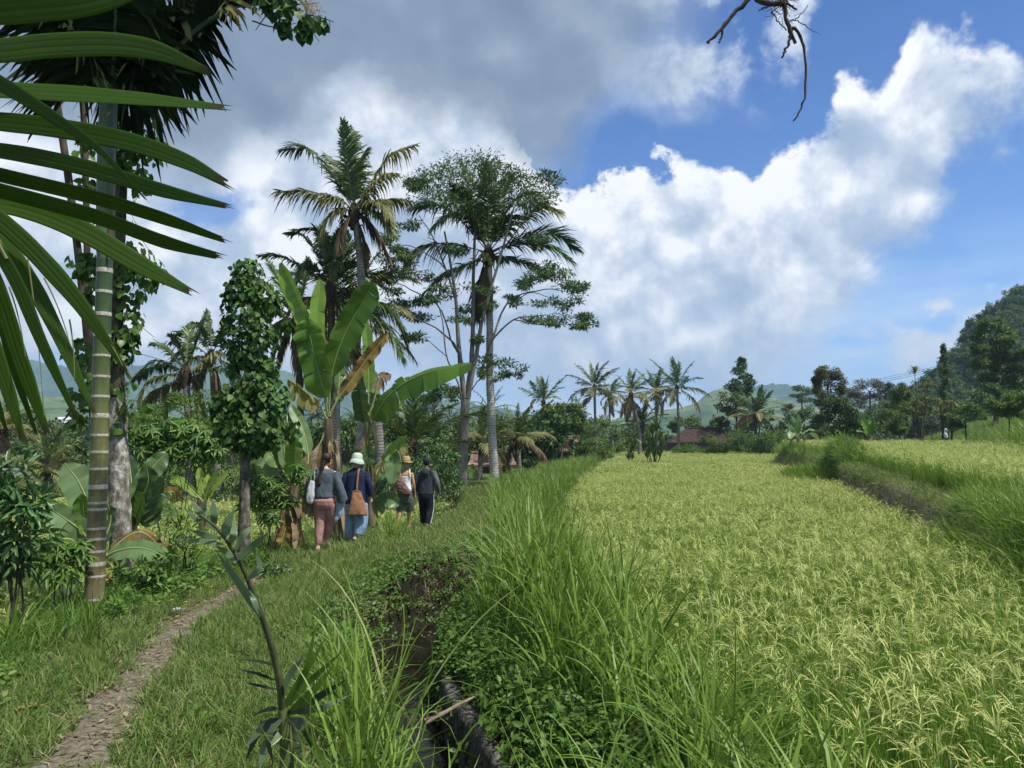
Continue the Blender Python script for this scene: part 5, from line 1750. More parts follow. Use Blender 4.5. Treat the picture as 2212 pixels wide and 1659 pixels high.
# ------------------------------------------------------------------ airy feathery tree
KD = 33.0
th = thing('feathery_tree', 'tall airy tree with smooth grey forked trunk and flat layered feathery crown', 'tree', P(994, 1064, KD))
mb = MB()
def seg(pts, r0, r1, k=8, dz=0):
    c = catmull(np.array([P(u, v, KD + dz * i / max(1, len(pts) - 1)) for i, (u, v) in enumerate(pts)]), 16)
    c[1:-1] += rng.normal(0, .012, (14, 3))
    add_tube(mb, c, np.linspace(r0, r1, 16), k)
seg([(994, 1072), (998, 1000), (1001, 930), (1006, 870)], .26, .19, 12)
seg([(1005, 880), (998, 813), (993, 763), (988, 700), (984, 636), (972, 560), (960, 500)], .13, .04)
seg([(1006, 880), (1015, 813), (1020, 763), (1022, 690), (1022, 600), (1026, 500), (1030, 430)], .14, .04, dz=1)
seg([(1010, 860), (1028, 770), (1040, 700), (1055, 640), (1085, 540), (1110, 450)], .11, .035, dz=-1)
seg([(1040, 800), (1062, 740), (1110, 690), (1180, 680)], .055, .02, 6, -1.5)
seg([(1062, 735), (1100, 650), (1175, 626), (1230, 630)], .05, .015, 6, 1)
seg([(1100, 660), (1150, 632), (1210, 655)], .03, .012, 6, 1)
seg([(1110, 690), (1170, 702), (1265, 698)], .03, .010, 6, -1)
seg([(1000, 790), (988, 753), (948, 713), (882, 682), (825, 663)], .055, .014, 6, -1)
seg([(995, 770), (975, 736), (948, 663), (882, 623), (848, 608)], .05, .014, 6, 1)
seg([(985, 650), (962, 579), (935, 513), (905, 465)], .05, .015, 6, 1.5)
seg([(970, 590), (940, 560), (880, 530), (845, 540)], .035, .012, 6, -1)
seg([(1000, 880), (990, 830), (965, 770), (955, 690), (940, 640)], .05, .015, 6, -1.5)
seg([(965, 770), (930, 740), (905, 715)], .025, .008, 5)
seg([(1025, 470), (1010, 420), (980, 385)], .03, .012, 5)
seg([(1085, 540), (1140, 470), (1180, 430)], .035, .012, 5, 1)
seg([(1110, 460), (1150, 420), (1180, 400)], .025, .010, 5)
seg([(995, 1000), (985, 960), (960, 880), (935, 850)], .03, .010, 5, -.5)
seg([(1012, 850), (1040, 815), (1075, 790)], .035, .010, 5, .5)
mb.build('trunk', BARK, th)
FEATH = leaf_mat('feathery_leaf', [(0, (.028, .060, .020)), (.5, (.052, .100, .030)), (.85, (.095, .155, .048)), (1, (.15, .21, .065))], .25, .55, .25, inst=False)
kc = [(1020, 352, 60, 22), (1075, 368, 42, 20), (960, 372, 42, 20), (915, 392, 38, 18), (1000, 392, 60, 22), (935, 425, 50, 20), (895, 400, 20, 14), (1130, 395, 40, 22), (1175, 392, 36, 18), (1180, 430, 35, 16), (1140, 435, 40, 18), (985, 440, 45, 18),
      (870, 500, 30, 18), (845, 515, 22, 20), (835, 560, 36, 16), (890, 560, 30, 15), (815, 600, 30, 15), (860, 592, 35, 14), (835, 628, 40, 14), (880, 655, 42, 12), (850, 672, 35, 10), (925, 595, 42, 15), (965, 630, 40, 14), (930, 650, 30, 10), (905, 690, 28, 8), (905, 728, 26, 10),
      (1175, 580, 50, 14), (1215, 590, 36, 12), (1190, 612, 55, 13), (1235, 625, 36, 12), (1225, 652, 35, 10), (1130, 612, 30, 12), (1200, 690, 40, 9), (1245, 692, 36, 8), (1270, 702, 18, 6), (1165, 700, 28, 8), (1035, 660, 40, 12), (1005, 690, 26, 8), (1045, 625, 28, 10),
      (985, 545, 32, 14), (1150, 520, 40, 14), (1060, 790, 46, 16), (1100, 800, 25, 12), (1030, 800, 22, 10), (945, 850, 40, 9), (920, 862, 26, 7), (968, 842, 26, 8), (1015, 735, 18, 8), (1120, 650, 26, 9), (1060, 400, 40, 18), (860, 540, 25, 12)]
mb = MB()
crown(mb, px_clumps([(u, v, ru * 1.1, rv * 1.15) for u, v, ru, rv in kc if v < 480], KD, 1.1, 1.6), 34, .19, .058, .60, 16, droop=.1, flat=.45, simple=True)
low_ = []
for u, v, ru, rv in kc:
    if v >= 480:
        for k in range(4):
            low_.append((u + rng.normal() * ru * .6, v + rng.normal() * rv * .55, ru * rng.uniform(.35, .6), rv * rng.uniform(.3, .6)))
crown(mb, px_clumps(low_, KD, 1.2, 1.6), 13, .19, .055, .8, 9, droop=.1, flat=.4, simple=True)
mb.build('crown', FEATH, th)

# ------------------------------------------------------------------ banana plants
bp_ = lambda u, v, d: P(u, v, d)
D1 = 15.9
th = thing('banana_plant', 'tall banana plant with huge upright leaves behind the two nearest women', 'banana plant', P(733, 1165, D1))
banana_stem(th, [bp_(734, 1180, D1), bp_(728, 1090, D1), bp_(714, 1000, D1), bp_(709, 905, D1)], .135, .085)
bl = lambda pts, w, d=D1, dz=0, **k: banana_leaf(th, [P(u, v, d + dz * i / (len(pts) - 1)) for i, (u, v) in enumerate(pts)], w * d / FPX, **k)
bl([(708, 900), (694, 820), (672, 720), (640, 640), (607, 567)], 44, dz=.5, facing=(-.5, -1, .1), blade0=.42, tears=0, fold=.5)
bl([(708, 890), (698, 800), (684, 710), (692, 604)], 36, dz=.3, facing=(.3, -1, .2), blade0=.45, tears=2)
bl([(709, 900), (700, 850), (682, 780), (668, 720), (660, 690)], 66, dz=-.3, blade0=.22, facing=(-.1, -1, .15), tears=7, wav=.08)
bl([(710, 895), (718, 800), (748, 715), (786, 648), (806, 610)], 60, dz=-.4, blade0=.24, facing=(.25, -1, .1), tears=5, fold=.25)
bl([(712, 895), (735, 855), (768, 810), (800, 765), (838, 720)], 32, dz=.2, blade0=.25, facing=(.2, -1, .2), mat=BAN_Y, tears=9, wav=.1)
bl([(706, 905), (688, 875), (655, 845), (622, 820)], 28, dz=-.2, blade0=.35, facing=(.1, -1, -.2), mat=BAN_Y, tears=7, droop=.9)
bl([(712, 900), (725, 870), (733, 820), (728, 760)], 30, dz=.5, blade0=.35, facing=(.8, -1, .1), mat=BAN_D, tears=3)
bl([(706, 920), (690, 960), (665, 985), (645, 1000)], 22, dz=-.3, blade0=.3, mat=BAN_B, tears=8, droop=1.0)
bl([(716, 935), (720, 980), (722, 1040), (716, 1080)], 26, dz=-.3, blade0=.1, mat=BAN_B, tears=8, fold=.9)
D2 = 17.2
th = thing('banana_plant', 'banana plant with one long leaf reaching right, beside the woman in the sun hat', 'banana plant', P(806, 1130, D2))
banana_stem(th, [bp_(806, 1135, D2), bp_(800, 1060, D2), bp_(790, 990, D2), bp_(795, 900, D2)], .13, .075)
bl = lambda pts, w, d=D2, dz=0, **k: banana_leaf(th, [P(u, v, d + dz * i / (len(pts) - 1)) for i, (u, v) in enumerate(pts)], w * d / FPX, **k)
bl([(795, 905), (796, 830), (794, 760), (788, 688)], 28, dz=.2, blade0=.3, facing=(.6, -1, 0), mat=BAN_G, tears=1)
bl([(795, 950), (810, 900), (850, 845), (920, 806), (1018, 786)], 52, dz=-.8, blade0=.22, facing=(.1, -1, .55), tears=6, droop=.45, fold=-.1)
bl([(793, 930), (783, 880), (775, 820)], 40, dz=-.4, blade0=.2, facing=(-.5, -1, 0), mat=BAN_D, tears=2)
bl([(796, 905), (812, 850), (822, 815), (845, 808)], 26, dz=.2, blade0=.4, mat=BAN_B, tears=7, droop=.8)
bl([(797, 930), (806, 880), (806, 830), (796, 790)], 30, dz=.6, blade0=.3, facing=(.5, -1, .3), mat=BAN_D, tears=3)
bl([(806, 1050), (828, 1000), (850, 970), (880, 942)], 26, dz=-.3, blade0=.35, facing=(-.3, -1, .5), tears=1)
bl([(806, 1060), (822, 1010), (840, 980), (850, 1000), (846, 1045)], 34, dz=-.3, blade0=.45, facing=(.1, -1, .3), mat=BAN_P, tears=2)
bl([(808, 1110), (822, 1090), (840, 1078), (862, 1092)], 40, dz=-.3, blade0=.2, facing=(-.1, -1, .4), mat=BAN_D, tears=1)
bl([(800, 1060), (795, 1010), (790, 960)], 30, dz=-.3, blade0=.2, mat=BAN_D, facing=(.5, -1, 0), tears=3)
bl([(804, 1080), (818, 1050), (836, 1020)], 34, dz=.3, blade0=.2, mat=BAN_D, facing=(-.4, -1, .3), tears=2)
bl([(792, 930), (786, 970), (790, 1030), (786, 1070)], 24, dz=-.3, blade0=.1, mat=BAN_B, tears=8, fold=.9)

D3 = 13.3
th = thing('banana_plant', 'bushy banana plant with dead brown leaves, left of the woman in pink trousers', 'banana plant', P(625, 1180, D3))
banana_stem(th, [bp_(632, 1195, D3), bp_(628, 1110, D3), bp_(634, 1050, D3)], .13, .09)
bl = lambda pts, w, d=D3, dz=0, **k: banana_leaf(th, [P(u, v, d + dz * i / (len(pts) - 1)) for i, (u, v) in enumerate(pts)], w * d / FPX, **k)
bl([(634, 1050), (634, 1010), (636, 970), (634, 945)], 38, blade0=.15, facing=(.1, -1, .2), mat=BAN_Y if False else BAN_G, tears=1, dz=-.3)
bl([(634, 1050), (618, 1000), (612, 950), (616, 908)], 28, blade0=.25, facing=(.4, -1, .1), mat=BAN_P, tears=2)
bl([(636, 1050), (665, 1000), (655, 930), (628, 876)], 28, blade0=.45, facing=(.4, -1, .3), mat=BAN_P, tears=1, dz=.5)
bl([(634, 1045), (625, 980), (626, 930), (625, 890)], 14, blade0=.5, facing=(.4, -1, .3), mat=BAN_G, tears=0, dz=.5)
bl([(632, 1050), (600, 1000), (570, 965), (548, 962)], 36, blade0=.3, facing=(-.1, -1, .6), mat=BAN_G, tears=4)
bl([(630, 1055), (595, 1020), (565, 1000), (540, 1010)], 30, blade0=.3, facing=(-.1, -1, .6), mat=BAN_P, tears=5, dz=.3)
bl([(632, 1060), (590, 1050), (560, 1030), (548, 1000)], 40, blade0=.25, facing=(-.2, -1, .3), mat=BAN_D, tears=3, dz=-.3)
bl([(636, 1060), (650, 1030), (662, 1010), (690, 990)], 26, blade0=.3, mat=BAN_B, tears=7, droop=.8)
bl([(632, 1080), (622, 1120), (612, 1160), (606, 1188)], 40, blade0=.1, mat=BAN_Y, tears=9, fold=.6, dz=-.2)
bl([(630, 1070), (640, 1110), (645, 1150), (640, 1186)], 30, blade0=.1, mat=BAN_B, tears=9, fold=.8, dz=-.2)
bl([(632, 1065), (650, 1075), (670, 1085), (690, 1110)], 34, blade0=.15, mat=BAN_B, tears=8, droop=.9, dz=.2)
bl([(634, 1060), (660, 1050), (676, 1010), (690, 960)], 24, blade0=.3, mat=BAN_B, tears=9, droop=.5, dz=.4)

D4 = 9.6
th = thing('banana_plant', 'low banana plant with wide pale leaves spreading behind the ringed palm trunk', 'banana plant', P(205, 1270, D4))
banana_stem(th, [bp_(206, 1300, D4), bp_(205, 1240, D4), bp_(205, 1190, D4)], .075, .06)
bl = lambda pts, w, d=D4, dz=0, **k: banana_leaf(th, [P(u, v, d + dz * i / (len(pts) - 1)) for i, (u, v) in enumerate(pts)], w * d / FPX, **k)
bl([(205, 1190), (196, 1110), (172, 1045), (140, 1000)], 66, blade0=.18, facing=(.2, -1, .25), mat=BAN_P, tears=2, fold=.2)
bl([(203, 1195), (180, 1152), (140, 1120), (100, 1094)], 52, blade0=.12, facing=(.1, -1, .5), mat=BAN_P, tears=1, fold=.2, dz=-.3)
bl([(203, 1195), (190, 1140), (180, 1100), (178, 1066)], 36, blade0=.2, facing=(.3, -1, .2), mat=BAN_G, tears=2, dz=-.2)
bl([(208, 1195), (232, 1150), (240, 1120), (234, 1090)], 44, blade0=.15, facing=(-.3, -1, .1), mat=BAN_D, tears=1, dz=.15)
bl([(210, 1215), (255, 1190), (310, 1185), (368, 1208)], 42, blade0=.2, facing=(0, -1, .9), mat=BAN_P, tears=0, fold=.1, dz=-.2)
bl([(212, 1225), (255, 1175), (305, 1150), (362, 1195)], 34, blade0=.25, facing=(0, -1, .8), mat=BAN_Y, tears=5, droop=.6, dz=.3)
bl([(200, 1215), (170, 1215), (150, 1240), (147, 1285)], 44, blade0=.2, facing=(.2, -1, .2), mat=BAN_D, tears=1, dz=-.2)
bl([(214, 1225), (240, 1220), (245, 1250), (238, 1278)], 34, blade0=.2, facing=(0, -1, .1), mat=BAN_Y, tears=4, dz=-.4)
bl([(200, 1200), (150, 1165), (115, 1175), (85, 1200)], 40, blade0=.2, facing=(.1, -1, .8), mat=BAN_G, tears=2, dz=-.5)
bl([(195, 1230), (150, 1215), (120, 1225), (95, 1260)], 26, blade0=.2, mat=BAN_B, tears=6, droop=.8, dz=-.4)
D5 = 11.2
th = thing('banana_plant', 'dark leaved banana plant right of the lichen spotted trunk', 'banana plant', P(285, 1190, D5))
banana_stem(th, [bp_(287, 1215, D5), bp_(285, 1150, D5), bp_(285, 1110, D5)], .08, .06)
bl = lambda pts, w, d=D5, dz=0, **k: banana_leaf(th, [P(u, v, d + dz * i / (len(pts) - 1)) for i, (u, v) in enumerate(pts)], w * d / FPX, **k)
for pts, w, mt_, dz in (([(285, 1110), (300, 1060), (330, 1010), (360, 978)], 44, BAN_D, .3), ([(285, 1110), (285, 1060), (282, 1020), (278, 985)], 48, BAN_D, .4), ([(286, 1115), (305, 1080), (320, 1040), (316, 1005)], 40, BAN_D, -.2), ([(286, 1115), (320, 1090), (345, 1060), (350, 1030)], 36, BAN_D, -.3),
                        ([(287, 1120), (320, 1110), (345, 1080), (372, 1070)], 26, BAN_P, -.4), ([(287, 1130), (330, 1120), (352, 1100), (384, 1110)], 30, BAN_P, -.3), ([(284, 1120), (270, 1080), (265, 1040), (268, 1000)], 40, BAN_D, .5), ([(286, 1130), (300, 1100), (310, 1065)], 34, BAN_G, -.4), ([(290, 1140), (340, 1080), (372, 1062), (380, 1085)], 26, BAN_Y, .2)):
    bl(pts, w, blade0=.15, facing=(.2 * rng.normal(), -1, .3), mat=mt_, tears=1, fold=.2, dz=dz)
D6 = 16.5
th = thing('banana_plant', 'small bright yellow green banana plant left of the vine pillar', 'banana plant', P(436, 1140, D6))
banana_stem(th, [bp_(436, 1155, D6), bp_(438, 1110, D6), bp_(440, 1085, D6)], .07, .05)
BAN_YG = leaf_mat('banana_leaf_bright', [(0, (.16, .27, .03)), (.6, (.25, .37, .05)), (1, (.34, .43, .10))], .4, .4, .35, inst=False)
bl = lambda pts, w, d=D6, dz=0, **k: banana_leaf(th, [P(u, v, d + dz * i / (len(pts) - 1)) for i, (u, v) in enumerate(pts)], w * d / FPX, **k)
for pts, w in (([(440, 1085), (436, 1050), (430, 1010)], 20), ([(440, 1085), (455, 1045), (476, 1012)], 16), ([(440, 1085), (410, 1055), (385, 1035), (366, 1040)], 18), ([(440, 1085), (465, 1050), (490, 1020)], 16), ([(440, 1085), (415, 1060), (395, 1045), (375, 1060)], 16), ([(441, 1085), (445, 1050), (450, 1025)], 14)):
    bl(pts, w, blade0=.15, facing=(.2 * rng.normal(), -1, .4), mat=BAN_YG, tears=4, dz=.3 * rng.normal())
for lab, u, v, d, h, r in (('dark cut banana stump with hanging dead leaves at the left edge', 75, 1335, 9.3, .62, .075), ('short brown banana stump just left of the ringed palm', 130, 1305, 9.5, .40, .065)):
    b = P(u, v, d); b[2] = float(H(b[0], b[1]))
    th = thing('banana_stump', lab, 'banana stump', b)
    banana_stem(th, [b - [0, 0, .1], b + [.02, 0, h * .5], b + [-.02, 0, h]], r, r * .8)
    for k in range(4):
        a = rng.uniform(2.4, 4.0); dv = np.array([np.cos(a), np.sin(a) * .6, 0]); t_ = b + [0, 0, h]
        banana_leaf(th, [t_, t_ + dv * .35 + [0, 0, .12], t_ + dv * .55 - [0, 0, .1], t_ + dv * .55 - [0, 0, .4]], .16, (0, -1, .2), BAN_B, fold=.7, tears=6, droop=.6)

# ------------------------------------------------------------------ shrubs on the left
SHRUB_D = leaf_mat('shrub_dark_leaf', [(0, (.030, .072, .020)), (.5, (.058, .120, .034)), (.9, (.10, .18, .058)), (1, (.16, .24, .10))], .25, .36, .4, inst=False)
CASS = leaf_mat('cassava_leaf', [(0, (.06, .13, .018)), (.5, (.105, .20, .028)), (1, (.18, .29, .06))], .4, .42, .35, inst=False)
CASS_D = leaf_mat('cassava_leaf_deep', [(0, (.035, .085, .014)), (.5, (.065, .135, .022)), (1, (.12, .20, .04))], .3, .42, .35, inst=False)
OLIVE = leaf_mat('light_feather_leaf', [(0, (.055, .105, .020)), (.5, (.10, .175, .030)), (1, (.19, .27, .055))], .35, .5, .25, inst=False)


def leaf_shrub(name, label, base, clumps, dens, ll, lw, mat, cat='shrub', nst=5, nsub=6, droop=.2, sub=.5, bark=None, palmate=False, d=None, r=.012, group=None, rnd=(0, 1)):
    base = np.array(base, float); base[2] = float(H(base[0], base[1]))
    th = thing(name, label, cat, base, group)
    mb = MB()
    for c, rr in clumps:
        limb(mb, base + rng.normal(0, .05, 3) * [1, 1, 0], np.asarray(c), r, r * .35, .05)
    mb.build('stem', bark or BARK_BR, th)
    mb = MB()
    if palmate:
        for c, rr in clumps:
            p, q = blob_points(np.asarray(c), rr, dens, .3)
            for i in range(dens):
                nrm = unit(q[i] * .6 + np.array([0, -.2, .9]) + rng.normal(0, .3, 3))
                s0 = unit(np.cross(nrm, rng.normal(size=3))); s1 = np.cross(nrm, s0)
                nb = 6; an = np.linspace(-2.3, 2.3, nb) + rng.normal() * .1
                dirs = np.cos(an)[:, None] * s0 + np.sin(an)[:, None] * s1 - np.array([0, 0, .25])
                L = ll * rng.uniform(.7, 1.15) * (1 - .12 * np.abs(np.linspace(-1.5, 1.5, nb)))
                leaves(mb, np.tile(p[i], (nb, 1)), dirs, np.tile(nrm, (nb, 1)), L, L * lw / ll, np.full(nb, np.clip(rng.uniform(*rnd), 0, 1)))
                limb(mb, p[i], np.asarray(c) * .6 + base * .1 + p[i] * .3 if False else p[i] * .75 + np.asarray(c) * .25, .003, .003, n=3)
    else:
        crown(mb, clumps, dens, ll, lw, sub, nsub, rnd, droop, False)
    mb.build('foliage', mat, th)
    return th


leaf_shrub('dark_shrub', 'shrub with long glossy dark green leaves at the left edge', P(30, 1330, 7.4), px_clumps([(20, 1020, 45, 40), (5, 1080, 45, 40), (55, 1090, 40, 40), (20, 1150, 55, 40), (60, 1160, 35, 35), (10, 1210, 50, 40), (55, 1215, 35, 25)], 7.4), 22, .16, .048, SHRUB_D, nsub=5, droop=.35, sub=.45)
leaf_shrub('cassava_plant', 'young cassava plant with pale green fingered leaves left of the ringed palm', P(130, 1330, 8.3), px_clumps([(115, 1180, 40, 25), (150, 1205, 40, 25), (95, 1220, 35, 25), (135, 1235, 40, 20), (165, 1180, 25, 20)], 8.3), 15, .17, .042, CASS, palmate=True, r=.008)
leaf_shrub('cassava_plant', 'spreading cassava bush with fingered leaves right of the lichen spotted trunk', P(375, 1190, 14), px_clumps([(335, 930, 50, 28), (385, 920, 50, 26), (430, 940, 45, 26), (350, 965, 55, 28), (410, 975, 55, 28), (300, 950, 30, 24), (455, 965, 30, 22), (330, 990, 40, 18)], 14), 24, .23, .06, CASS_D, palmate=True, r=.012)
leaf_shrub('cassava_plant', 'cassava bush with fingered leaves between vine pillar and banana plant', P(575, 1200, 12.6), px_clumps([(560, 1035, 32, 24), (600, 1055, 34, 25), (575, 1075, 38, 25), (545, 1085, 26, 25), (610, 1085, 30, 22), (648, 1020, 25, 20), (580, 1110, 32, 18)], 12.6), 18, .19, .05, CASS_D, palmate=True, r=.010)
leaf_shrub('weedy_shrub', 'leafy weed clump growing at the foot of the lichen spotted trunk', P(290, 1265, 9.2), px_clumps([(280, 1235, 40, 25), (320, 1230, 35, 30), (350, 1215, 30, 30), (250, 1265, 30, 18), (300, 1265, 40, 16)], 9.2), 20, .085, .045, CASS_D, nsub=5)
leaf_shrub('weedy_shrub', 'slender weeds with feathery leaves right of the dark banana plant', P(400, 1230, 10.5), px_clumps([(385, 1120, 30, 50), (420, 1140, 30, 45), (400, 1175, 35, 30), (370, 1190, 25, 25), (440, 1180, 25, 30)], 10.5), 16, .10, .03, CASS, nsub=5, droop=.1)
leaf_shrub('weedy_shrub', 'dark herb clump on the mound left of the walkers', P(600, 1245, 10.6), px_clumps([(600, 1225, 24, 16), (585, 1235, 16, 12), (618, 1232, 16, 12)], 10.6), 18, .07, .03, SHRUB_D, nsub=5)
broad_tree('feathery_shrub_tree', 'rounded light green feathery tree behind the vine pillar', 'tree', P(430, 1150, 22), [P(432, 1160, 22), P(430, 1080, 22), P(425, 1000, 22)], .06, .035,
           px_clumps([(350, 905, 45, 32), (400, 880, 50, 30), (450, 870, 45, 30), (370, 940, 55, 30), (430, 920, 55, 35), (480, 900, 45, 35), (400, 970, 55, 30), (460, 960, 50, 35), (500, 950, 40, 40), (440, 1000, 50, 25), (330, 950, 30, 22)], 22), 60, .13, .045, OLIVE, nsub=10, flat=.7, sub=.34)
leaf_shrub('hedge_shrub', 'dark undergrowth bush behind the man in the cap', P(880, 1075, 27), px_clumps([(890, 1040, 60, 40), (950, 1030, 50, 45), (920, 1000, 50, 40), (860, 1050, 50, 35), (960, 990, 40, 35), (985, 1040, 30, 30)], 27), 40, .17, .06, SHRUB_D, nsub=9)
leaf_shrub('hedge_shrub', 'green bush behind the woman in the blue shirt', P(780, 1080, 25), px_clumps([(740, 1060, 60, 35), (690, 1050, 50, 40), (800, 1060, 40, 30), (840, 1070, 40, 30), (660, 1080, 40, 30)], 25), 40, .17, .06, CASS_D, nsub=8)
leaf_shrub('hedge_shrub', 'low dark bush at the far edge of the low paddy beside the vine pillar', P(480, 1110, 31), px_clumps([(420, 1080, 60, 24), (480, 1070, 50, 28), (530, 1080, 40, 26), (360, 1085, 50, 22), (560, 1090, 40, 20), (600, 1080, 40, 26)], 31), 40, .2, .07, SHRUB_D, nsub=8)
leaf_shrub('hedge_shrub', 'low bushes at the far edge of the low paddy on the left', P(130, 1085, 36), px_clumps([(40, 1075, 60, 20), (120, 1070, 60, 22), (200, 1075, 50, 22), (280, 1080, 50, 22), (-40, 1075, 50, 20), (330, 1080, 40, 22)], 36), 40, .25, .08, CASS_D, nsub=8)

# small palms
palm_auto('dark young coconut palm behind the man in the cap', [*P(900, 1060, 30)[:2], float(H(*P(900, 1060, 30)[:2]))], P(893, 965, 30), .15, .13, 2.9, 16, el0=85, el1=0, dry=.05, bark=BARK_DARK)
palm_auto('young palm with yellowing lower fronds left of the coconut trunk', [*P(1035, 1040, 42)[:2], float(H(*P(1035, 1040, 42)[:2]))], P(1040, 955, 42), .15, .13, 2.6, 14, el0=80, el1=-20, dry=.2)
palm_auto('young palm with feathery fronds right of the coconut trunk', [*P(1125, 1035, 44)[:2], float(H(*P(1125, 1035, 44)[:2]))], P(1118, 950, 44), .15, .13, 2.7, 15, el0=85, el1=-20, dry=.2)
palm_auto('small drooping palm below the thin palm frond at left, beyond the low paddy', [*P(112, 1085, 38)[:2], float(H(*P(112, 1085, 38)[:2]))], P(106, 1010, 38), .15, .12, 2.3, 15, el0=85, el1=-30, dry=.25)
palm_auto('small palm at the left edge with yellow fronds', [*P(-6, 1080, 40)[:2], float(H(*P(-6, 1080, 40)[:2]))], P(-4, 930, 40), .15, .12, 2.4, 14, el0=60, el1=-40, dry=.4)
# ------------------------------------------------------------------ houses
def tile_mat(name, c0, c1, c2):
    mt, T = new_mat(name)
    tc = T.node('ShaderNodeTexCoord')
    nz = T.noise(tc.outputs['Object'], 2.2, 7, .65).outputs[0]
    wv = T.node('ShaderNodeTexWave'); wv.inputs['Scale'].default_value = 3.4; wv.inputs['Distortion'].default_value = .6
    T.l.new(tc.outputs['Object'], wv.inputs['Vector'])
    cc = T.ramp(T.m('MULTIPLY_ADD', wv.outputs['Fac'], .12, T.m('MULTIPLY', nz, .9)), [(.32, c0), (.5, c1), (.68, c2)])
    pr = T.node('ShaderNodeBsdfPrincipled'); T.put(pr.inputs['Base Color'], cc); pr.inputs['Roughness'].default_value = .9
    pr.inputs['Specular IOR Level'].default_value = .15
    bp = T.node('ShaderNodeBump'); bp.inputs['Strength'].default_value = .8; bp.inputs['Distance'].default_value = .05
    T.l.new(wv.outputs['Fac'], bp.inputs['Height']); T.l.new(bp.outputs[0], pr.inputs['Normal'])
    finish(T, pr.outputs[0])
    return mt


TILE_D = tile_mat('old_brown_tiles', (.030, .022, .018), (.062, .040, .032), (.11, .075, .062))
TILE_L = tile_mat('weathered_pink_tiles', (.10, .065, .050), (.22, .14, .11), (.36, .27, .22))
BLOCKW = simple_mat('grey_block_wall', [(.3, (.055, .056, .055)), (.5, (.11, .112, .11)), (.7, (.19, .19, .185))], .9, 1.6, 7, .5, 9)
WOODD = simple_mat('dark_wood', [(.3, (.03, .022, .016)), (.7, (.09, .07, .05))], .85, 4, 5, .4, 15)


def box(mb, c, s, rnd=.5, mi=0):
    c = np.array(c, float); s = np.array(s, float) / 2
    V = np.array([[x, y, z] for x in (-1, 1) for y in (-1, 1) for z in (-1, 1)]) * s + c
    F = np.array([[0, 1, 3, 2], [4, 6, 7, 5], [0, 4, 5, 1], [2, 3, 7, 6], [0, 2, 6, 4], [1, 5, 7, 3]])
    mb.add(V, F, rnd, mi=mi)


def house(label, base, w, dp, hw, hr, hip, roofm, wallm, rz=0.0, over=.45, name='house'):
    th = thing(name, label, 'house', base)
    th['_w'] = 0
    mb = MB(); box(mb, (0, 0, hw / 2 - .3), (w, dp, hw + .6)); mb.build('wall', wallm, th, False)
    a, b = w / 2 + over, dp / 2 + over
    nx = 22
    mb = MB()
    z0, z1 = hw - .1, hw + hr
    rx = a - hip
    for sgn in (-1, 1):
        V = []
        for i in range(nx):
            q = i / (nx - 1)
            for j in range(9):
                k = j / 8
                xe = (-a + 2 * a * q) * (1 - k) + (-rx + 2 * rx * q) * k
                V.append([xe, sgn * b * (1 - k), z0 + (z1 - z0) * k - .10 * math.sin(k * 3.14) + .03 * rng.normal()])
        mb.add(np.array(V), grid_mesh(9, nx))
    if hip > .05:
        for sgn in (-1, 1):
            V = []
            for i in range(9):
                q = -1 + 2 * i / 8
                for j in range(9):
                    k = j / 8
                    V.append([sgn * (a * (1 - k) + rx * k), q * b * (1 - k), z0 + (z1 - z0) * k - .10 * math.sin(k * 3.14)])
            mb.add(np.array(V), grid_mesh(9, 9))
    else:
        for sgn in (-1, 1):
            mb.add(np.array([[sgn * w / 2, -dp / 2, z0], [sgn * w / 2, dp / 2, z0], [sgn * w / 2, 0, z1]]), np.array([[0, 1, 2]]))
    rf = mb.build('roof', roofm, th, False)
    mb = MB(); add_tube(mb, [[-rx - .05, 0, z1 + .03], [0, 0, z1 + .02], [rx + .05, 0, z1 + .03]], .11, 6); mb.build('ridge', roofm, rf)
    mb = MB(); box(mb, (0, -b + .02, z0 - .08), (2 * a, .06, .14)); mb.build('fascia', WOODD, th, False)
    d = MB(); box(d, (w * .18, -dp / 2 - .02, .85), (.85, .06, 1.9)); d.build('door', WOODD, th, False)
    for k in (-.25, .36):
        d = MB(); box(d, (w * k, -dp / 2 - .02, 1.15), (.8, .06, .8)); d.build('window', WOODD, th, False)
    th.rotation_euler = (0, 0, rz)
    return th


def gp(u, d, dv=0, z=None):
    p = P(u, 980, d); p[2] = float(H(p[0], p[1])) + dv if z is None else z
    return p


house('low grey block house under a dark brown hipped tile roof beyond the paddy', gp(1520, 97, -.35), 8.6, 6.0, 2.2, 1.7, 2.6, TILE_D, BLOCKW, R(-7))
house('small hut with pale weathered tile roof behind the round tree', gp(1206, 66), 3.6, 3.0, .9, 1.05, .7, TILE_L, BLOCKW, R(6))
house('small hut with pinkish tile roof between the tree trunk and the pale palm trunk', gp(1062, 56), 2.6, 2.4, .72, .72, .3, TILE_L, BLOCKW, R(4))
house('bluish grey roofed hut at the left edge beyond the low paddy', P(-6, 1090, 44), 2.4, 2.5, 1.2, .7, .1, simple_mat('grey_sheet_roof', [(.3, (.10, .11, .13)), (.7, (.22, .24, .28))], .6, 3, 4, .1), BLOCKW, R(8))
house('low hut with reddish wall in the shade below the small drooping palm', P(140, 1078, 52), 3.2, 2.5, .9, .6, .3, TILE_D, BLOCKW, R(-5))

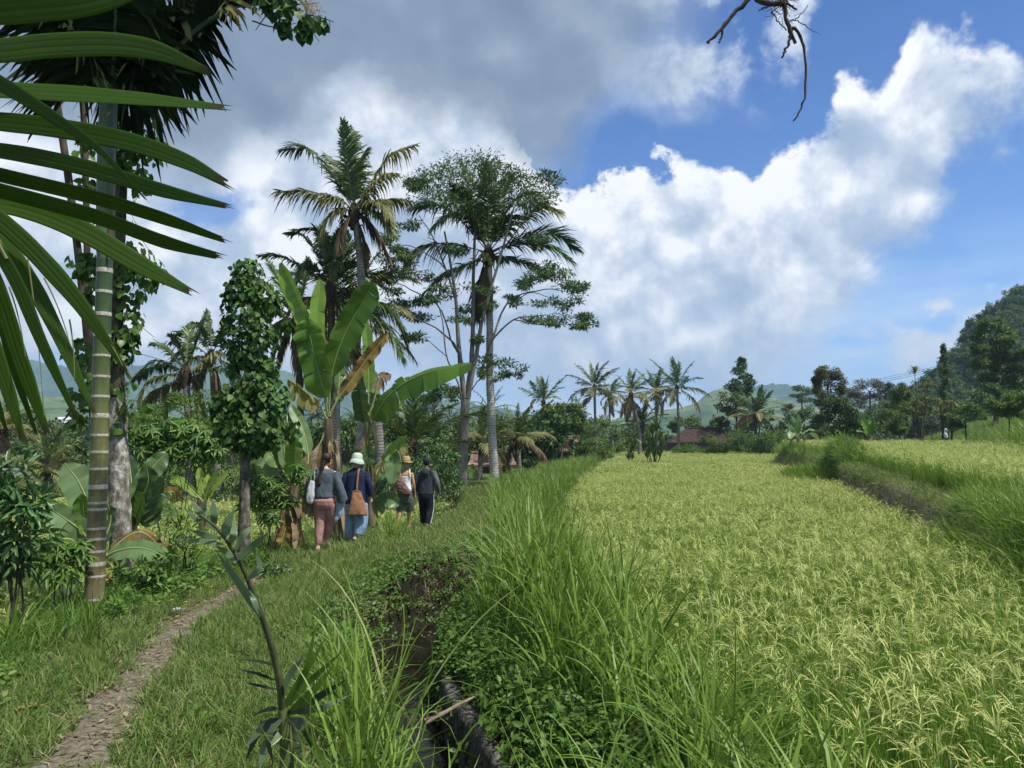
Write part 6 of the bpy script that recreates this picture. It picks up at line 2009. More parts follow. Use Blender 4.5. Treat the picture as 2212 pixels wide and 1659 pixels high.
# ------------------------------------------------------------------ trees around the far fields
FG = leaf_mat('far_leaf_green', [(0, (.042, .085, .022)), (.5, (.090, .155, .032)), (.85, (.155, .225, .048)), (1, (.23, .29, .07))], .25, .5, .3, inst=False)
FD = leaf_mat('far_leaf_dark', [(0, (.032, .066, .022)), (.5, (.066, .115, .034)), (1, (.14, .19, .06))], .2, .5, .3, inst=False)
FY = leaf_mat('far_leaf_yellow', [(0, (.045, .055, .012)), (.5, (.085, .10, .020)), (1, (.16, .16, .035))], .3, .5, .3, inst=False)
FL = leaf_mat('far_leaf_light', [(0, (.055, .105, .018)), (.5, (.095, .170, .028)), (1, (.16, .24, .05))], .35, .5, .25, inst=False)
FS = leaf_mat('far_leaf_silver', [(0, (.06, .075, .05)), (.5, (.11, .125, .09)), (1, (.22, .23, .19))], .25, .5, .3, inst=False)


def btree(label, u, d, ground_v, trunk_u, clumps, dens, ll, lw, mat, r=.16, name='broadleaf_tree', depth=.9, nsub=9, bark=None, flat=.9, sub=.52, group=None, droop=.2):
    b = gp(u, d)
    cl = px_clumps(clumps, d, depth, d * .008)
    tc = np.mean([c for c, _ in cl], 0)
    return broad_tree(name, label, 'tree', b, [b - [0, 0, .2], b * .6 + np.array([tc[0], tc[1], b[2] * .4 + tc[2] * .6]) * .4, np.array([tc[0], tc[1], tc[2]])], r, r * .55, cl, int(dens * 1.25), ll, lw, mat, bark, group, sub, nsub, droop=droop, flat=flat)


btree('round dense green tree in front of the small tiled hut', 1212, 60, 985, 1212, [(1195, 885, 26, 20), (1225, 878, 26, 18), (1248, 895, 20, 20), (1190, 910, 24, 18), (1220, 910, 30, 22), (1245, 922, 20, 16), (1205, 935, 28, 14), (1175, 900, 12, 14)], 90, .22, .10, FG, .14)
btree('open greyish green bush tree right of the round dense tree', 1310, 64, 990, 1310, [(1275, 925, 26, 18), (1310, 915, 26, 18), (1335, 935, 22, 18), (1285, 955, 28, 20), (1320, 960, 28, 20), (1265, 970, 22, 14), (1300, 985, 24, 10)], 60, .20, .08, FG, .10, flat=.8)
btree('leafy bush left of the round dense tree', 1150, 62, 990, 1150, [(1140, 945, 20, 16), (1160, 960, 20, 16), (1130, 970, 22, 16), (1155, 985, 24, 12), (1110, 985, 18, 12)], 70, .20, .08, FG, .08)
btree('dark spreading shrub behind the feathery palms', 1085, 58, 1000, 1085, [(1060, 985, 26, 16), (1090, 975, 24, 16), (1115, 1000, 22, 12), (1040, 1005, 22, 12), (1150, 1000, 22, 10)], 70, .20, .08, FD, .08)
btree('rounded green tree behind the brown roof, left end', 1478, 104, 940, 1478, [(1470, 915, 22, 12), (1495, 912, 18, 12), (1455, 922, 14, 10), (1505, 925, 12, 8)], 60, .32, .15, FG, .16)
btree('slender bush with pale twigs in front of the grey block wall', 1535, 84, 975, 1535, [(1530, 945, 10, 10), (1518, 950, 8, 8), (1545, 950, 8, 10), (1490, 965, 14, 7)], 14, .22, .10, FL, .04, bark=BARK)
btree('tall dark layered tree right of the brown roofed house', 1597, 96, 960, 1600, [(1602, 785, 12, 14), (1598, 808, 20, 14), (1615, 820, 14, 14), (1585, 832, 22, 14), (1612, 845, 18, 12), (1575, 858, 26, 12), (1600, 868, 24, 12), (1565, 880, 18, 10), (1590, 892, 24, 10), (1560, 910, 16, 12), (1565, 930, 18, 12)], 80, .30, .13, FD, .2, nsub=9)
btree('light green shrub mass between the house and the banana plant', 1620, 80, 975, 1620, [(1560, 960, 24, 14), (1590, 945, 24, 16), (1625, 955, 26, 18), (1655, 945, 24, 18), (1685, 955, 22, 16), (1605, 972, 26, 12), (1650, 975, 30, 10), (1690, 975, 20, 10), (1545, 975, 20, 10), (1470, 972, 18, 9), (1500, 976, 18, 8), (1525, 978, 16, 8)], 80, .22, .09, FL, .06)
btree('yellow green rounded tree standing above the dark round tree', 1788, 98, 930, 1795, [(1775, 805, 18, 13), (1800, 808, 18, 14), (1815, 822, 14, 14), (1765, 822, 12, 12), (1785, 830, 24, 14), (1812, 842, 16, 12), (1772, 845, 18, 12), (1795, 858, 26, 12), (1778, 870, 20, 10)], 80, .30, .14, FY, .2)
btree('flat topped thin tree left of the yellow green tree', 1735, 112, 930, 1740, [(1735, 838, 22, 6), (1752, 848, 18, 6), (1725, 856, 16, 6), (1745, 866, 22, 6), (1700, 880, 14, 8)], 60, .28, .10, FD, .13, flat=.5)
btree('low dark hedge tree left of the dark round tree', 1725, 90, 950, 1725, [(1715, 900, 24, 14), (1745, 895, 22, 16), (1765, 905, 18, 16), (1700, 915, 18, 12), (1735, 925, 24, 12)], 80, .26, .12, FD, .1)
btree('dense dark round tree at the corner of the upper paddy', 1812, 63, 950, 1812, [(1795, 880, 24, 18), (1825, 878, 24, 18), (1848, 898, 18, 18), (1780, 905, 18, 18), (1812, 905, 30, 22), (1845, 922, 20, 14), (1785, 928, 22, 14), (1815, 930, 28, 12)], 110, .22, .10, FD, .14, nsub=10)
btree('silvery leaved tree behind the dark round tree', 1880, 118, 920, 1880, [(1860, 832, 22, 12), (1890, 828, 22, 12), (1912, 838, 18, 12), (1845, 848, 16, 12), (1880, 852, 26, 12), (1910, 858, 18, 12), (1855, 868, 20, 12)], 60, .34, .14, FS, .2)
btree('bushy green tree right of the silvery tree', 1943, 86, 930, 1943, [(1940, 842, 16, 13), (1955, 858, 14, 14), (1930, 860, 14, 14), (1945, 878, 20, 14), (1925, 885, 14, 12), (1960, 885, 12, 12)], 80, .24, .11, FG, .14)
btree('undergrowth shrub behind the second banana plant', 1905, 72, 940, 1905, [(1880, 900, 22, 18), (1910, 905, 22, 18), (1940, 910, 20, 16), (1870, 925, 22, 12), (1900, 930, 24, 10), (1935, 928, 20, 10)], 80, .24, .10, FD, .08)
btree('light green shrub left of the yellow leaved dracaenas', 1928, 66, 940, 1928, [(1920, 895, 16, 12), (1938, 902, 16, 14), (1925, 918, 18, 10), (1945, 920, 14, 10)], 60, .2, .08, FL, .06)
btree('large dense tree with light tipped foliage at the right edge', 2150, 76, 900, 2150, [(2130, 705, 20, 13), (2155, 700, 20, 14), (2175, 715, 18, 14), (2120, 728, 20, 14), (2150, 732, 26, 16), (2185, 740, 22, 16), (2115, 755, 18, 14), (2145, 762, 28, 16), (2180, 770, 26, 16), (2120, 785, 20, 14), (2155, 792, 28, 16), (2195, 798, 22, 16), (2135, 815, 22, 12), (2170, 820, 26, 12), (2205, 825, 22, 14), (2215, 760, 20, 18), (2140, 838, 20, 10), (2180, 845, 26, 10)], 80, .26, .13, FG, .3, nsub=10)
btree('rounded bluish shrub near the white bag on a stick', 2014, 56, 945, 2014, [(2012, 908, 12, 8), (2020, 918, 12, 8), (2005, 920, 10, 8)], 70, .14, .05, FS, .04)
btree('green shrub on the grassy slope at the right edge', 2090, 60, 930, 2090, [(2070, 895, 20, 14), (2095, 885, 22, 16), (2115, 900, 20, 14), (2080, 915, 22, 12), (2060, 915, 16, 12)], 80, .2, .09, FG, .07)
btree('light feathery shrub high on the slope at the right edge', 2180, 48, 900, 2180, [(2150, 870, 22, 14), (2180, 862, 24, 14), (2205, 868, 20, 16), (2165, 888, 26, 12), (2200, 890, 24, 14)], 80, .18, .07, FL, .06)

# column tree
b = gp(2040, 67)
broad_tree('column_tree', 'narrow pointed tree wrapped in creepers in front of the wooded hill', 'tree', b, [b, P(2040, 860, 67), P(2039, 750, 67)], .2, .06,
           px_clumps([(2038, 755, 4, 12), (2039, 775, 7, 14), (2040, 798, 10, 14), (2040, 822, 13, 16), (2041, 848, 15, 16), (2042, 872, 16, 14), (2045, 892, 16, 12)], 67), 90, .17, .08, FD, nsub=9, droop=.6)
# dracaenas
STRAP = leaf_mat('strap_leaf_yellow', [(0, (.06, .09, .015)), (.5, (.15, .17, .03)), (1, (.34, .32, .09))], .3, .45, .35, inst=False)
STRAPG = leaf_mat('strap_leaf_green', [(0, (.05, .095, .018)), (.5, (.09, .155, .03)), (1, (.17, .24, .06))], .3, .4, .4, inst=False)


def strap_plant(name, label, d, stems, n, L, w, mat, cat='plant', drp=(.6, 1.8), lean=(.1, .9), base_u=None, group=None):
    b = gp(base_u if base_u is not None else stems[0][0], d)
    th = thing(name, label, cat, b, group)
    mb = MB()
    for (u, v) in stems:
        e = P(u, v, d)
        c = bez([b + rng.normal(0, .12, 3) * [1, 1, 0] - [0, 0, .1], (b + e) / 2 + rng.normal(0, .05, 3), e], 8)
        add_tube(mb, c, np.linspace(.045, .025, 8), 6)
    mb.build('stem', BARK_BR, th)
    for (u, v) in stems:
        e = P(u, v, d)
        k = blade_set(n, L * .7, L, w * .8, w * 1.2, 0, *lean, *drp, 5, .02)
        o = k.build('leaf_rosette', mat, th)
        o.matrix_parent_inverse = Matrix()
        o.location = Vector(e - b)
    return th


strap_plant('dracaena_plant', 'tall thin stemmed dracaena rising above the other trees, left of the column tree', 76, [(1975, 800), (1976, 806)], 40, .95, .09, STRAP, base_u=1990, drp=(1.0, 2.4), lean=(.1, 1.3))
strap_plant('dracaena_plant', 'cluster of yellow leaved dracaenas left of the column tree', 63, [(1990, 850), (1978, 872), (2000, 868), (1990, 890), (2004, 835), (1974, 895), (1984, 905), (2000, 908), (1968, 880), (2010, 885)], 34, 1.0, .09, STRAP, base_u=1990, drp=(1.2, 2.6), lean=(.1, 1.2))
strap_plant('dracaena_plant', 'yellow leaved dracaenas right of the column tree', 61, [(2055, 872), (2040, 885), (2066, 885), (2028, 870), (2050, 900), (2032, 898), (2064, 902)], 34, 1.0, .09, STRAP, base_u=2050, drp=(1.2, 2.6), lean=(.1, 1.2))
strap_plant('cordyline_plant', 'upright dark cordyline shrub standing at the far edge of the paddy', 58, [(1413, 965), (1400, 955), (1425, 952), (1410, 940), (1418, 930), (1395, 970), (1430, 968), (1413, 988), (1398, 990), (1426, 988)], 22, 1.1, .15, STRAPG, base_u=1413, drp=(.0, .6), lean=(.05, .6))
strap_plant('cordyline_plant', 'smaller cordyline shrub left of the upright dark one', 63, [(1365, 970), (1355, 962), (1372, 960), (1362, 980), (1366, 994), (1357, 992)], 18, .8, .12, STRAPG, base_u=1364, drp=(.1, .8), lean=(.05, .7))


def fpalm(label, u, d, cu, cv, L, n=18, **k):
    k.setdefault('bark', BARK_PALM)
    return palm_auto(label, gp(u, d), P(cu, cv, d), .20, .13, L, n, far=True, **k)


fpalm('palm with upswept fronds and bare flower stalks above the round dense tree', 1178, 82, 1174, 868, 3.4, 13, el0=88, el1=15, dry=.1)
fpalm('full crowned coconut palm, second from left in the row beyond the paddy', 1288, 86, 1284, 836, 3.7, 20, el0=85, el1=-30)
fpalm('small shaggy palm tucked between two taller palms in the far row', 1325, 98, 1318, 852, 3.2, 16, el0=75, el1=-45, dry=.3)
fpalm('coconut palm with curved thin trunk in front of the dark sugar palm', 1382, 76, 1363, 852, 3.3, 18, el0=85, el1=-60, dry=.25, trunk_mid=np.array([.35, 0, 0]))
fpalm('slim coconut palm left of the tallest far palm', 1420, 90, 1418, 846, 3.5, 17, el0=85, el1=-40)
fpalm('tallest coconut palm at the right end of the far palm row', 1465, 86, 1462, 838, 3.9, 18, el0=86, el1=-30)
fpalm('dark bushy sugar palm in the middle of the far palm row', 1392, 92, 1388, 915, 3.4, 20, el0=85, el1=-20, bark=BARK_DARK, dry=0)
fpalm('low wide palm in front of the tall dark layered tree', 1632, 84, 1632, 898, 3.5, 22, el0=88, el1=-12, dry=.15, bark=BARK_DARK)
fpalm('palm half hidden behind the silvery leaved tree', 1835, 130, 1828, 872, 3.2, 14, el0=80, el1=-40)

banana_auto('pale green banana plant standing alone at the corner of the two paddies', gp(1728, 56), 1.15, 9, 2.0, .48, mat=BAN_P, r=.13, dead=4, far=True, el=(85, 15))
banana_auto('banana plant with two broad leaves behind the upper paddy', gp(1882, 59), 1.0, 5, 2.1, .62, mat=BAN_G, r=.12, dead=3, far=True, el=(85, 40))
banana_auto('small banana plant in the shrubs near the two broad leaved one', gp(1912, 66), .9, 6, 1.5, .42, mat=BAN_P, r=.10, dead=1, far=True, el=(80, 20))
th = thing('field_hut', 'small dark open shelter under the dense dark round tree', 'hut', gp(1800, 58)); th['_w'] = 0
mb = MB(); box(mb, (0, 0, .35), (1.7, .08, .7)); mb.build('wall', WOODD, th, False)
for k in (-.9, .9):
    mb = MB(); add_tube(mb, [[k, 0, -.2], [k, 0, .6], [k, 0, 1.3]], .05, 6); mb.build('post', WOODD, th)

# white bag on a stick
b = gp(2042, 52)
th = thing('scarecrow', 'white plastic bag tied to a stick as a bird scarer behind the upper paddy', 'scarecrow', b)
mb = MB(); add_tube(mb, [b - [0, 0, .1], P(2041, 935, 52), P(2040, 908, 52)], .014, 5); mb.build('stick', BARK_BR, th)
mb = MB()
cc = catmull(np.array([P(2044, 926, 51.9), P(2041, 931, 51.9), P(2042, 937, 51.9), P(2044, 943, 51.9), P(2045, 947, 51.9)]), 14)
add_tube(mb, cc, np.interp(np.linspace(0, 1, 14), [0, .15, .28, .6, .85, 1], [.07, .07, .035, .11, .10, .03]) * (1 + .12 * rng.normal(size=14)), 9)
mb.build('bag', WHITE, th)

# power line
pb = gp(1733, 128)
th = thing('utility_pole', 'grey utility pole rising among the far trees left of the yellow green tree', 'pole', pb)
pt_ = P(1733, 846, 128)
mb = MB(); add_tube(mb, [pb - [0, 0, .2], (pb + pt_) / 2, pt_], [.16, .14, .11], 8); mb.build('post', BARK, th)
mb = MB(); add_tube(mb, [pt_ + [-.9, 0, -.4], pt_ + [0, 0, -.4], pt_ + [.9, 0, -.4]], .06, 5); mb.build('crossarm', WOODD, th)
for i, lb in enumerate(('upper', 'middle', 'lower')):
    a, m, e = P(1733, 847 + 3 * i, 128), P(1890, 824 + 4 * i, 118), P(2090, 776 + 5 * i, 105)
    f = P(1600, 884 + 4 * i, 150)
    mb = MB(); add_tube(mb, np.vstack([bez([f, (f + a) / 2 - [0, 0, .5], a], 8), bez([a, m, e], 14)[1:]]), .022, 4)
    tag(mb.build('power_cable', WOODD), '%s power cable crossing the sky above the far trees' % lb, 'cable')

# ------------------------------------------------------------------ hills
def hill_mat(name, stops, sc, patch=None):
    mt, T = new_mat(name)
    geo = T.node('ShaderNodeNewGeometry')
    n1 = T.noise(geo.outputs['Position'], sc, 8, .62).outputs[0]
    n2 = T.noise(geo.outputs['Position'], sc * .18, 4, .55).outputs[0]
    f = T.m('MULTIPLY_ADD', n1, .55, T.m('MULTIPLY', n2, .45))
    cc = T.ramp(f, stops)
    pr = T.node('ShaderNodeBsdfPrincipled'); T.put(pr.inputs['Base Color'], cc); pr.inputs['Roughness'].default_value = 1.0
    pr.inputs['Specular IOR Level'].default_value = 0.0
    bp = T.node('ShaderNodeBump'); bp.inputs['Strength'].default_value = 1.0; bp.inputs['Distance'].default_value = 3.0
    T.l.new(n1, bp.inputs['Height']); T.l.new(bp.outputs[0], pr.inputs['Normal'])
    finish(T, pr.outputs[0])
    return mt


def hill(name, label, prof, d, depth, mat, nx=260, ny=60, rough=.10, bump=1.0, gully=.12):
    us = np.linspace(prof[0][0], prof[-1][0], nx)
    vs = np.interp(us, [p[0] for p in prof], [p[1] for p in prof])
    k = np.ones(9) / 9
    vs = np.convolve(np.pad(vs, 4, 'edge'), k, 'valid')
    rid = np.array([P(u, v, d) for u, v in zip(us, vs)])
    s = np.linspace(-1, .9, ny)
    X = rid[:, 0][:, None] * (1 + s[None] * depth / d)
    Yy = d + s[None] * depth + 0 * X
    hz = (rid[:, 2] + 6)[:, None]
    shape = np.where(s[None] < 0, (1 + s[None]) ** 1.15, 1 - .9 * (s[None] / .9) ** 2)
    g = vnoise(X + s[None] * depth * .3, Yy * .35, depth * .22, 4)
    fine = vnoise(X, Yy, depth * .035, 4)
    Z = -6 + hz * shape * (1 + gully * g * (1 - np.exp(-(s[None] / .25) ** 2)) * 2) + bump * fine * np.clip(shape, 0, 1) * hz * rough
    mb = MB()
    mb.add(np.stack([X, Yy, Z], -1).reshape(-1, 3), grid_mesh(ny, nx))
    o = mb.build(name, mat)
    tag(o, label, 'hill', None, 'structure')
    return np.stack([X, Yy, Z], -1)


HILLM = hill_mat('wooded_hillside', [(.36, (.016, .034, .014)), (.48, (.035, .070, .024)), (.56, (.07, .12, .035)), (.66, (.13, .17, .06))], .035)
HILLM2 = hill_mat('light_hillside', [(.36, (.022, .045, .016)), (.46, (.055, .095, .030)), (.54, (.12, .165, .055)), (.66, (.20, .22, .10))], .03)  # lighter copy of the hillside; on near_hill it paints the sunlit patch
hill('far_hill', 'long blue wooded ridge far behind the palms on the left', [(-500, 700), (-200, 735), (0, 755), (40, 772), (147, 794), (173, 798), (273, 792), (347, 782), (450, 776), (560, 790), (680, 820), (790, 850), (898, 866), (958, 863), (1032, 873), (1098, 883), (1158, 896), (1260, 908), (1400, 915), (1500, 930)], 2500, 700, HILLM, 420, 70)
hill('near_hill', 'light green hill beyond the far palm row, its sunlit tone painted in', [(1240, 935), (1330, 905), (1417, 888), (1474, 881), (1504, 870), (1530, 848), (1557, 838), (1610, 842), (1680, 862), (1780, 885), (1900, 905), (2000, 930)], 1300, 420, HILLM2, 320, 60)
hill('back_hill', 'blue wooded ridge behind the light green hill', [(1450, 900), (1560, 850), (1644, 831), (1690, 829), (1740, 838), (1830, 850), (1950, 868), (2100, 880), (2300, 890)], 2300, 500, HILLM, 300, 50)
hill('valley_slope', 'pale green wooded slope with scattered roofs across the valley on the left', [(-500, 830), (-60, 842), (70, 853), (120, 857), (180, 868), (260, 885), (400, 902), (560, 905), (700, 915), (860, 912), (1000, 925), (1200, 940)], 1000, 420, HILLM2, 320, 60)
RH = hill('wooded_hill', 'steep wooded hill rising at the right edge', [(1880, 930), (1925, 895), (1960, 872), (2000, 858), (2030, 828), (2048, 808), (2062, 795), (2085, 765), (2095, 748), (2120, 722), (2130, 700), (2174, 684), (2212, 662), (2300, 625), (2420, 580), (2600, 540)], 250, 100, HILLM2, 220, 50, rough=.06)

# ------------------------------------------------------------------ woods (far off, read as a mass)
def forest_tree(i):
    mb = MB()
    h = rng.uniform(6, 10); w = rng.uniform(2.4, 4.2)
    add_tube(mb, [[0, 0, -1], [.1, .1, h * .4], [0, 0, h * .7]], [.22, .18, .12], 6, mi=1)
    cl = [((rng.normal() * w * .45, rng.normal() * w * .45, h * rng.uniform(.5, 1.0)), (w * .45, w * .45, w * .35)) for k in range(8)]
    crown(mb, cl, 16, .75, .36, .45, 7, simple=True, droop=.2)
    return mb.mesh('forest_tree')


FOR = leaf_mat('forest_leaf', [(0, (.034, .066, .024)), (.35, (.066, .118, .036)), (.7, (.115, .175, .050)), (1, (.20, .24, .075))], .2, .6, .2)
ftm = [forest_tree(i) for i in range(6)]


def palm_mesh():
    mb = MB()
    add_tube(mb, [[0, 0, -1], [.2, 0, 4], [.1, .2, 8.5]], [.2, .16, .13], 6, mi=1)
    for i in range(15):
        el = R(80 - i * 8); az = i * 2.4
        d = np.array([np.cos(az) * np.cos(el), np.sin(az) * np.cos(el), np.sin(el)])
        p0 = np.array([.1, .2, 8.5])
        frond(mb, bez([p0, p0 + d * 1.7 + [0, 0, .2], p0 + d * 3.1 - [0, 0, .9 * math.cos(el) + .2]], 10), .10, .6, 14, .5, seg=2, n=10, mr=1, rach=.05)
    return mb.mesh('forest_palm')


fpm = [palm_mesh() for i in range(3)]


def forest(name, x, y, z, s0, s1, meshes, label, leaf=FOR):
    n = len(x)
    s = rng.uniform(s0, s1, n)
    rot = np.stack([rng.normal(0, .04, n), rng.normal(0, .04, n), rng.uniform(0, 6.28, n)], -1)
    scatter(name, np.stack([x, y, z], -1), rot, s, meshes, [leaf, BARK_BR], 'trees', label)


# on the right hill
ii = rng.integers(0, RH.shape[0], 2600); jj = rng.integers(0, 30, 2600)
q = RH[ii, jj] + rng.normal(0, 1.0, (2600, 3)) * [1, 1, 0]
forest('woods', q[:, 0], q[:, 1], q[:, 2] - .8, .45, .95, ftm, 'woods covering the steep hill at the right edge')
# left valley woods
n = 900
y = rng.uniform(75, 330, n); x = -(rng.uniform(-.10, .78, n)) * y
z = -3 + .028 * (y - 75) + rng.normal(0, .5, n)
k = ~((y < 100) & (x > -25))
forest('woods', x[k], y[k], z[k], .55, 1.0, ftm, 'dark woods filling the valley on the left')
n = 90
y = rng.uniform(70, 240, n); x = -(rng.uniform(.02, .75, n)) * y
forest('palm_grove', x, y, -3 + .028 * (y - 75), .7, 1.1, fpm, 'coconut palms scattered through the valley woods', PALM_G)
# behind the houses and far field
n = 240
x = rng.uniform(-6, 90, n); y = rng.uniform(112, 210, n)
forest('woods', x, y, H(x, y) - 1.0 - .01 * (y - 110), .45, .8, ftm, 'tree belt behind the houses and far palms')
n = 70
x = rng.uniform(-20, 4, n); y = rng.uniform(58, 100, n)
forest('woods', x, y, H(x, y) - .8, .38, .6, ftm, 'thicket behind the feathery tree trunk')
# distant roofs in the valley
for i, (u, v, d, w, lb) in enumerate([(150, 912, 420, 9, 'white roofed house among the valley trees, above the thin hanging fronds'), (138, 906, 470, 8, 'pale roofed house higher up in the valley woods'), (48, 926, 380, 8, 'white roofed house near the tips of the near frond'), (170, 918, 400, 7, 'small red roofed house among the valley trees')]):
    p = P(u, v, d)
    house(lb, p - [0, 0, 3.0], w, 6, 2.6, 1.8, 1.2, TILE_L if i == 3 else WHITE, BLOCKW, R(rng.uniform(-20, 20)))

# low growth behind the low paddy, darkened to paint the shade under the trees
x, y = jgrid(-42, -1.5, 34, 62, .75, .5)
k = inview(x, y, 2) & (x < xL(y) + 30 * (y > 42)) & (rng.random(len(x)) < .8)
x, y = x[k], y[k]
spread('rough_growth', x, y, tallf + weedb, SHRUB_D, .4, .9, 'undergrowth', 'rough growth darkened as tree shade behind the low paddy on the left', .15)
for lb_, cl_, d_ in (('bush darkened as tree shade behind the bright green banana plant', [(400, 1040, 50, 40), (450, 1030, 50, 45), (500, 1045, 45, 40), (350, 1045, 50, 36)], 37), ('bush darkened as tree shade between lichen trunk and ringed palm in the distance', [(180, 1050, 40, 30), (230, 1045, 45, 34), (290, 1045, 50, 36)], 41), ('bush darkened as tree shade at the left, behind the small drooping palm', [(20, 1040, 50, 34), (70, 1050, 40, 28), (-30, 1040, 40, 36)], 46), ('bush darkened as tree shade behind the cassava beside the banana plant', [(560, 1030, 45, 40), (610, 1040, 45, 36), (660, 1030, 45, 40)], 39)):
    leaf_shrub('hedge_shrub', lb_, P(cl_[1][0], 1090, d_), px_clumps(cl_, d_), 60, .26, .10, FD, nsub=9)  # dark foliage colour stands for the shade under the trees
# grass and shrubs along the far edges
x, y = jgrid(14, 78, 44, 105, .62, .5)
k = ((y > 62) & (x > xT(y) + 1)) | (x > 17.0 + .42 * (y - 20))
k &= inview(x, y, 1)
x, y = x[k], y[k]
spread('tall_grass', x, y, tallf, TALL, .55, 1.0, 'tall grass', 'long grass behind the upper paddy and on the right slope', .15)
x, y = jgrid(12, 34, 22, 46, .5, .5)
k = (x > 17.2 + .42 * (y - 20)) & inview(x, y, 2)
x, y = x[k], y[k]
spread('tall_grass', x, y, tall, TALL, 1.1, 1.9, 'tall grass', 'long arching grass on the slope at the right edge', .2)
x, y = jgrid(6, 36, 86, 96, .6, .5)
spread('tall_grass', x, y, tallf, TALL, .6, 1.1, 'tall grass', 'rough grass between the far paddy edge and the houses', .15)
x, y = jgrid(13, 24, 46, 88, .6, .5)
k = (np.abs(x - xT(y)) < 1.3)
x, y = x[k], y[k]
spread('tall_grass', x, y, tallf, TALL, .5, .9, 'tall grass', 'grass along the foot of the far terrace', .15)
grass_clump('large arching grass clump on the slope at the right edge, under the big tree', (27.5, 40.5, 0), 160, 1.6, 2.8, .04, .07, .05, .8, .3, 1.5, TALL, .6)
grass_clump('tall grass clump at the right edge behind the upper paddy', (24.6, 35.0, 0), 160, 1.0, 1.9, .03, .05, .1, .9, .3, 1.6, TALL, .6)

# ------------------------------------------------------------------ haze
mb = MB(); box(mb, (0, 1890, 172), (6600, 3960, 372))
mt = bpy.data.materials.new('haze_air'); mt.use_nodes = True; mt.node_tree.nodes.clear()
T = NT(mt.node_tree)
pv = T.node('ShaderNodeVolumePrincipled')
pv.inputs['Color'].default_value = (.52, .73, 1.0, 1)
pv.inputs['Density'].default_value = .00027
pv.inputs['Anisotropy'].default_value = .1
o_ = T.node('ShaderNodeOutputMaterial'); T.l.new(pv.outputs[0], o_.inputs['Volume'])
hz = mb.build('haze', mt, None, False)
tag(hz, 'thin bluish haze over the valley', 'haze', None, 'stuff')
# ------------------------------------------------------------------ people
def loft(rings, k=20, power=2.3):
    """rings: (z, cx, cy, rx, ry) -> closed solid"""
    a = np.linspace(0, 2 * np.pi, k, endpoint=False)
    ca, sa = np.cos(a), np.sin(a)
    e = 2.0 / power
    cx_, sy_ = np.sign(ca) * np.abs(ca) ** e, np.sign(sa) * np.abs(sa) ** e
    V = np.concatenate([np.stack([c[1] + c[3] * cx_, c[2] + c[4] * sy_, np.full(k, c[0])], -1) for c in rings])
    n = len(rings)
    V = np.vstack([V, [rings[0][1], rings[0][2], rings[0][0]], [rings[-1][1], rings[-1][2], rings[-1][0]]])
    F = []
    for i in range(n - 1):
        for j in range(k):
            F.append([i * k + j, i * k + (j + 1) % k, (i + 1) * k + (j + 1) % k, (i + 1) * k + j])
    for j in range(k):
        F.append([(j + 1) % k, j, n * k, n * k]); F.append([(n - 1) * k + j, (n - 1) * k + (j + 1) % k, n * k + 1, n * k + 1])
    return V, F


def lathe_c(pts, rad, k=14):
    V, F, u, v = tube(pts, rad, k)
    n = len(pts)
    V = np.vstack([V, pts[0], pts[-1]])
    F = F.tolist()
    for j in range(k):
        F.append([(j + 1) % k, j, n * k, n * k]); F.append([(n - 1) * k + j, (n - 1) * k + (j + 1) % k, n * k + 1, n * k + 1])
    return V, F


def limbc(pts, rads, n=14, k=14):
    c = catmull(np.array(pts, float), n)
    r = np.interp(np.linspace(0, 1, n), np.linspace(0, 1, len(rads)), rads)
    return lathe_c(c, r, k)


def ell(c, r, k=14):
    c = np.array(c, float)
    zz = np.linspace(-1, 1, 11)[1:-1]
    return loft([(c[2] + r[2] * z, c[0], c[1], r[0] * math.sqrt(1 - z * z), r[1] * math.sqrt(1 - z * z)) for z in zz], k, 2.0)


def solid(parts, vox, smooth_it=4, wrinkle=0.0, wsc=.12, wst=(1, 1, .45), seed=0):
    """join closed pieces into one continuous skin"""
    vs, fs, n = [], [], 0
    for V, F in parts:
        vs += [tuple(q) for q in V]
        fs += [[i + n for i in (f if f[2] != f[3] else f[:3])] for f in F]
        n += len(V)
    me = bpy.data.meshes.new('tmp'); me.from_pydata(vs, [], fs); me.update()
    ob = bpy.data.objects.new('tmp', me); COL.objects.link(ob)
    r = ob.modifiers.new('r', 'REMESH'); r.mode = 'VOXEL'; r.voxel_size = vox; r.use_smooth_shade = True
    s = ob.modifiers.new('s', 'SMOOTH'); s.iterations = smooth_it; s.factor = .5
    dg = bpy.context.evaluated_depsgraph_get(); dg.update()
    m2 = bpy.data.meshes.new_from_object(ob.evaluated_get(dg))
    bpy.data.objects.remove(ob); bpy.data.meshes.remove(me)
    k = len(m2.vertices)
    co = np.empty(k * 3, np.float32); m2.vertices.foreach_get('co', co); co = co.reshape(-1, 3)
    if wrinkle:
        no = np.empty(k * 3, np.float32); m2.vertices.foreach_get('normal', no); no = no.reshape(-1, 3)
        w = vnoise(co[:, 0] * wst[0] + co[:, 1] * .9 + seed, co[:, 2] * wst[2] + co[:, 0] * .35 + seed * 2, wsc, 3)
        w2 = np.abs(vnoise(co[:, 0] * 1.2 + 3 + co[:, 1], co[:, 2] * 1.4 + co[:, 0] * .9, wsc * .8, 2))
        co = co + no * (1.5 * wrinkle * (1.6 * w - 1.1 * (.12 - w2).clip(0, 1)))[:, None]
        m2.vertices.foreach_set('co', co.astype(np.float32).ravel())
    for nm in ('rnd', 'au', 'av'):
        at = m2.attributes.new(nm, 'FLOAT', 'POINT'); at.data.foreach_set('value', np.full(k, .5, np.float32))
    m2.polygons.foreach_set('use_smooth', np.ones(len(m2.polygons), bool))
    m2.update()
    return m2


def cloth(name, c0, c1, sc=9, weave=240, rough=.9):
    return simple_mat(name, [(.3, c0), (.7, c1)], rough, sc, 6, .35, weave, spec=.1)


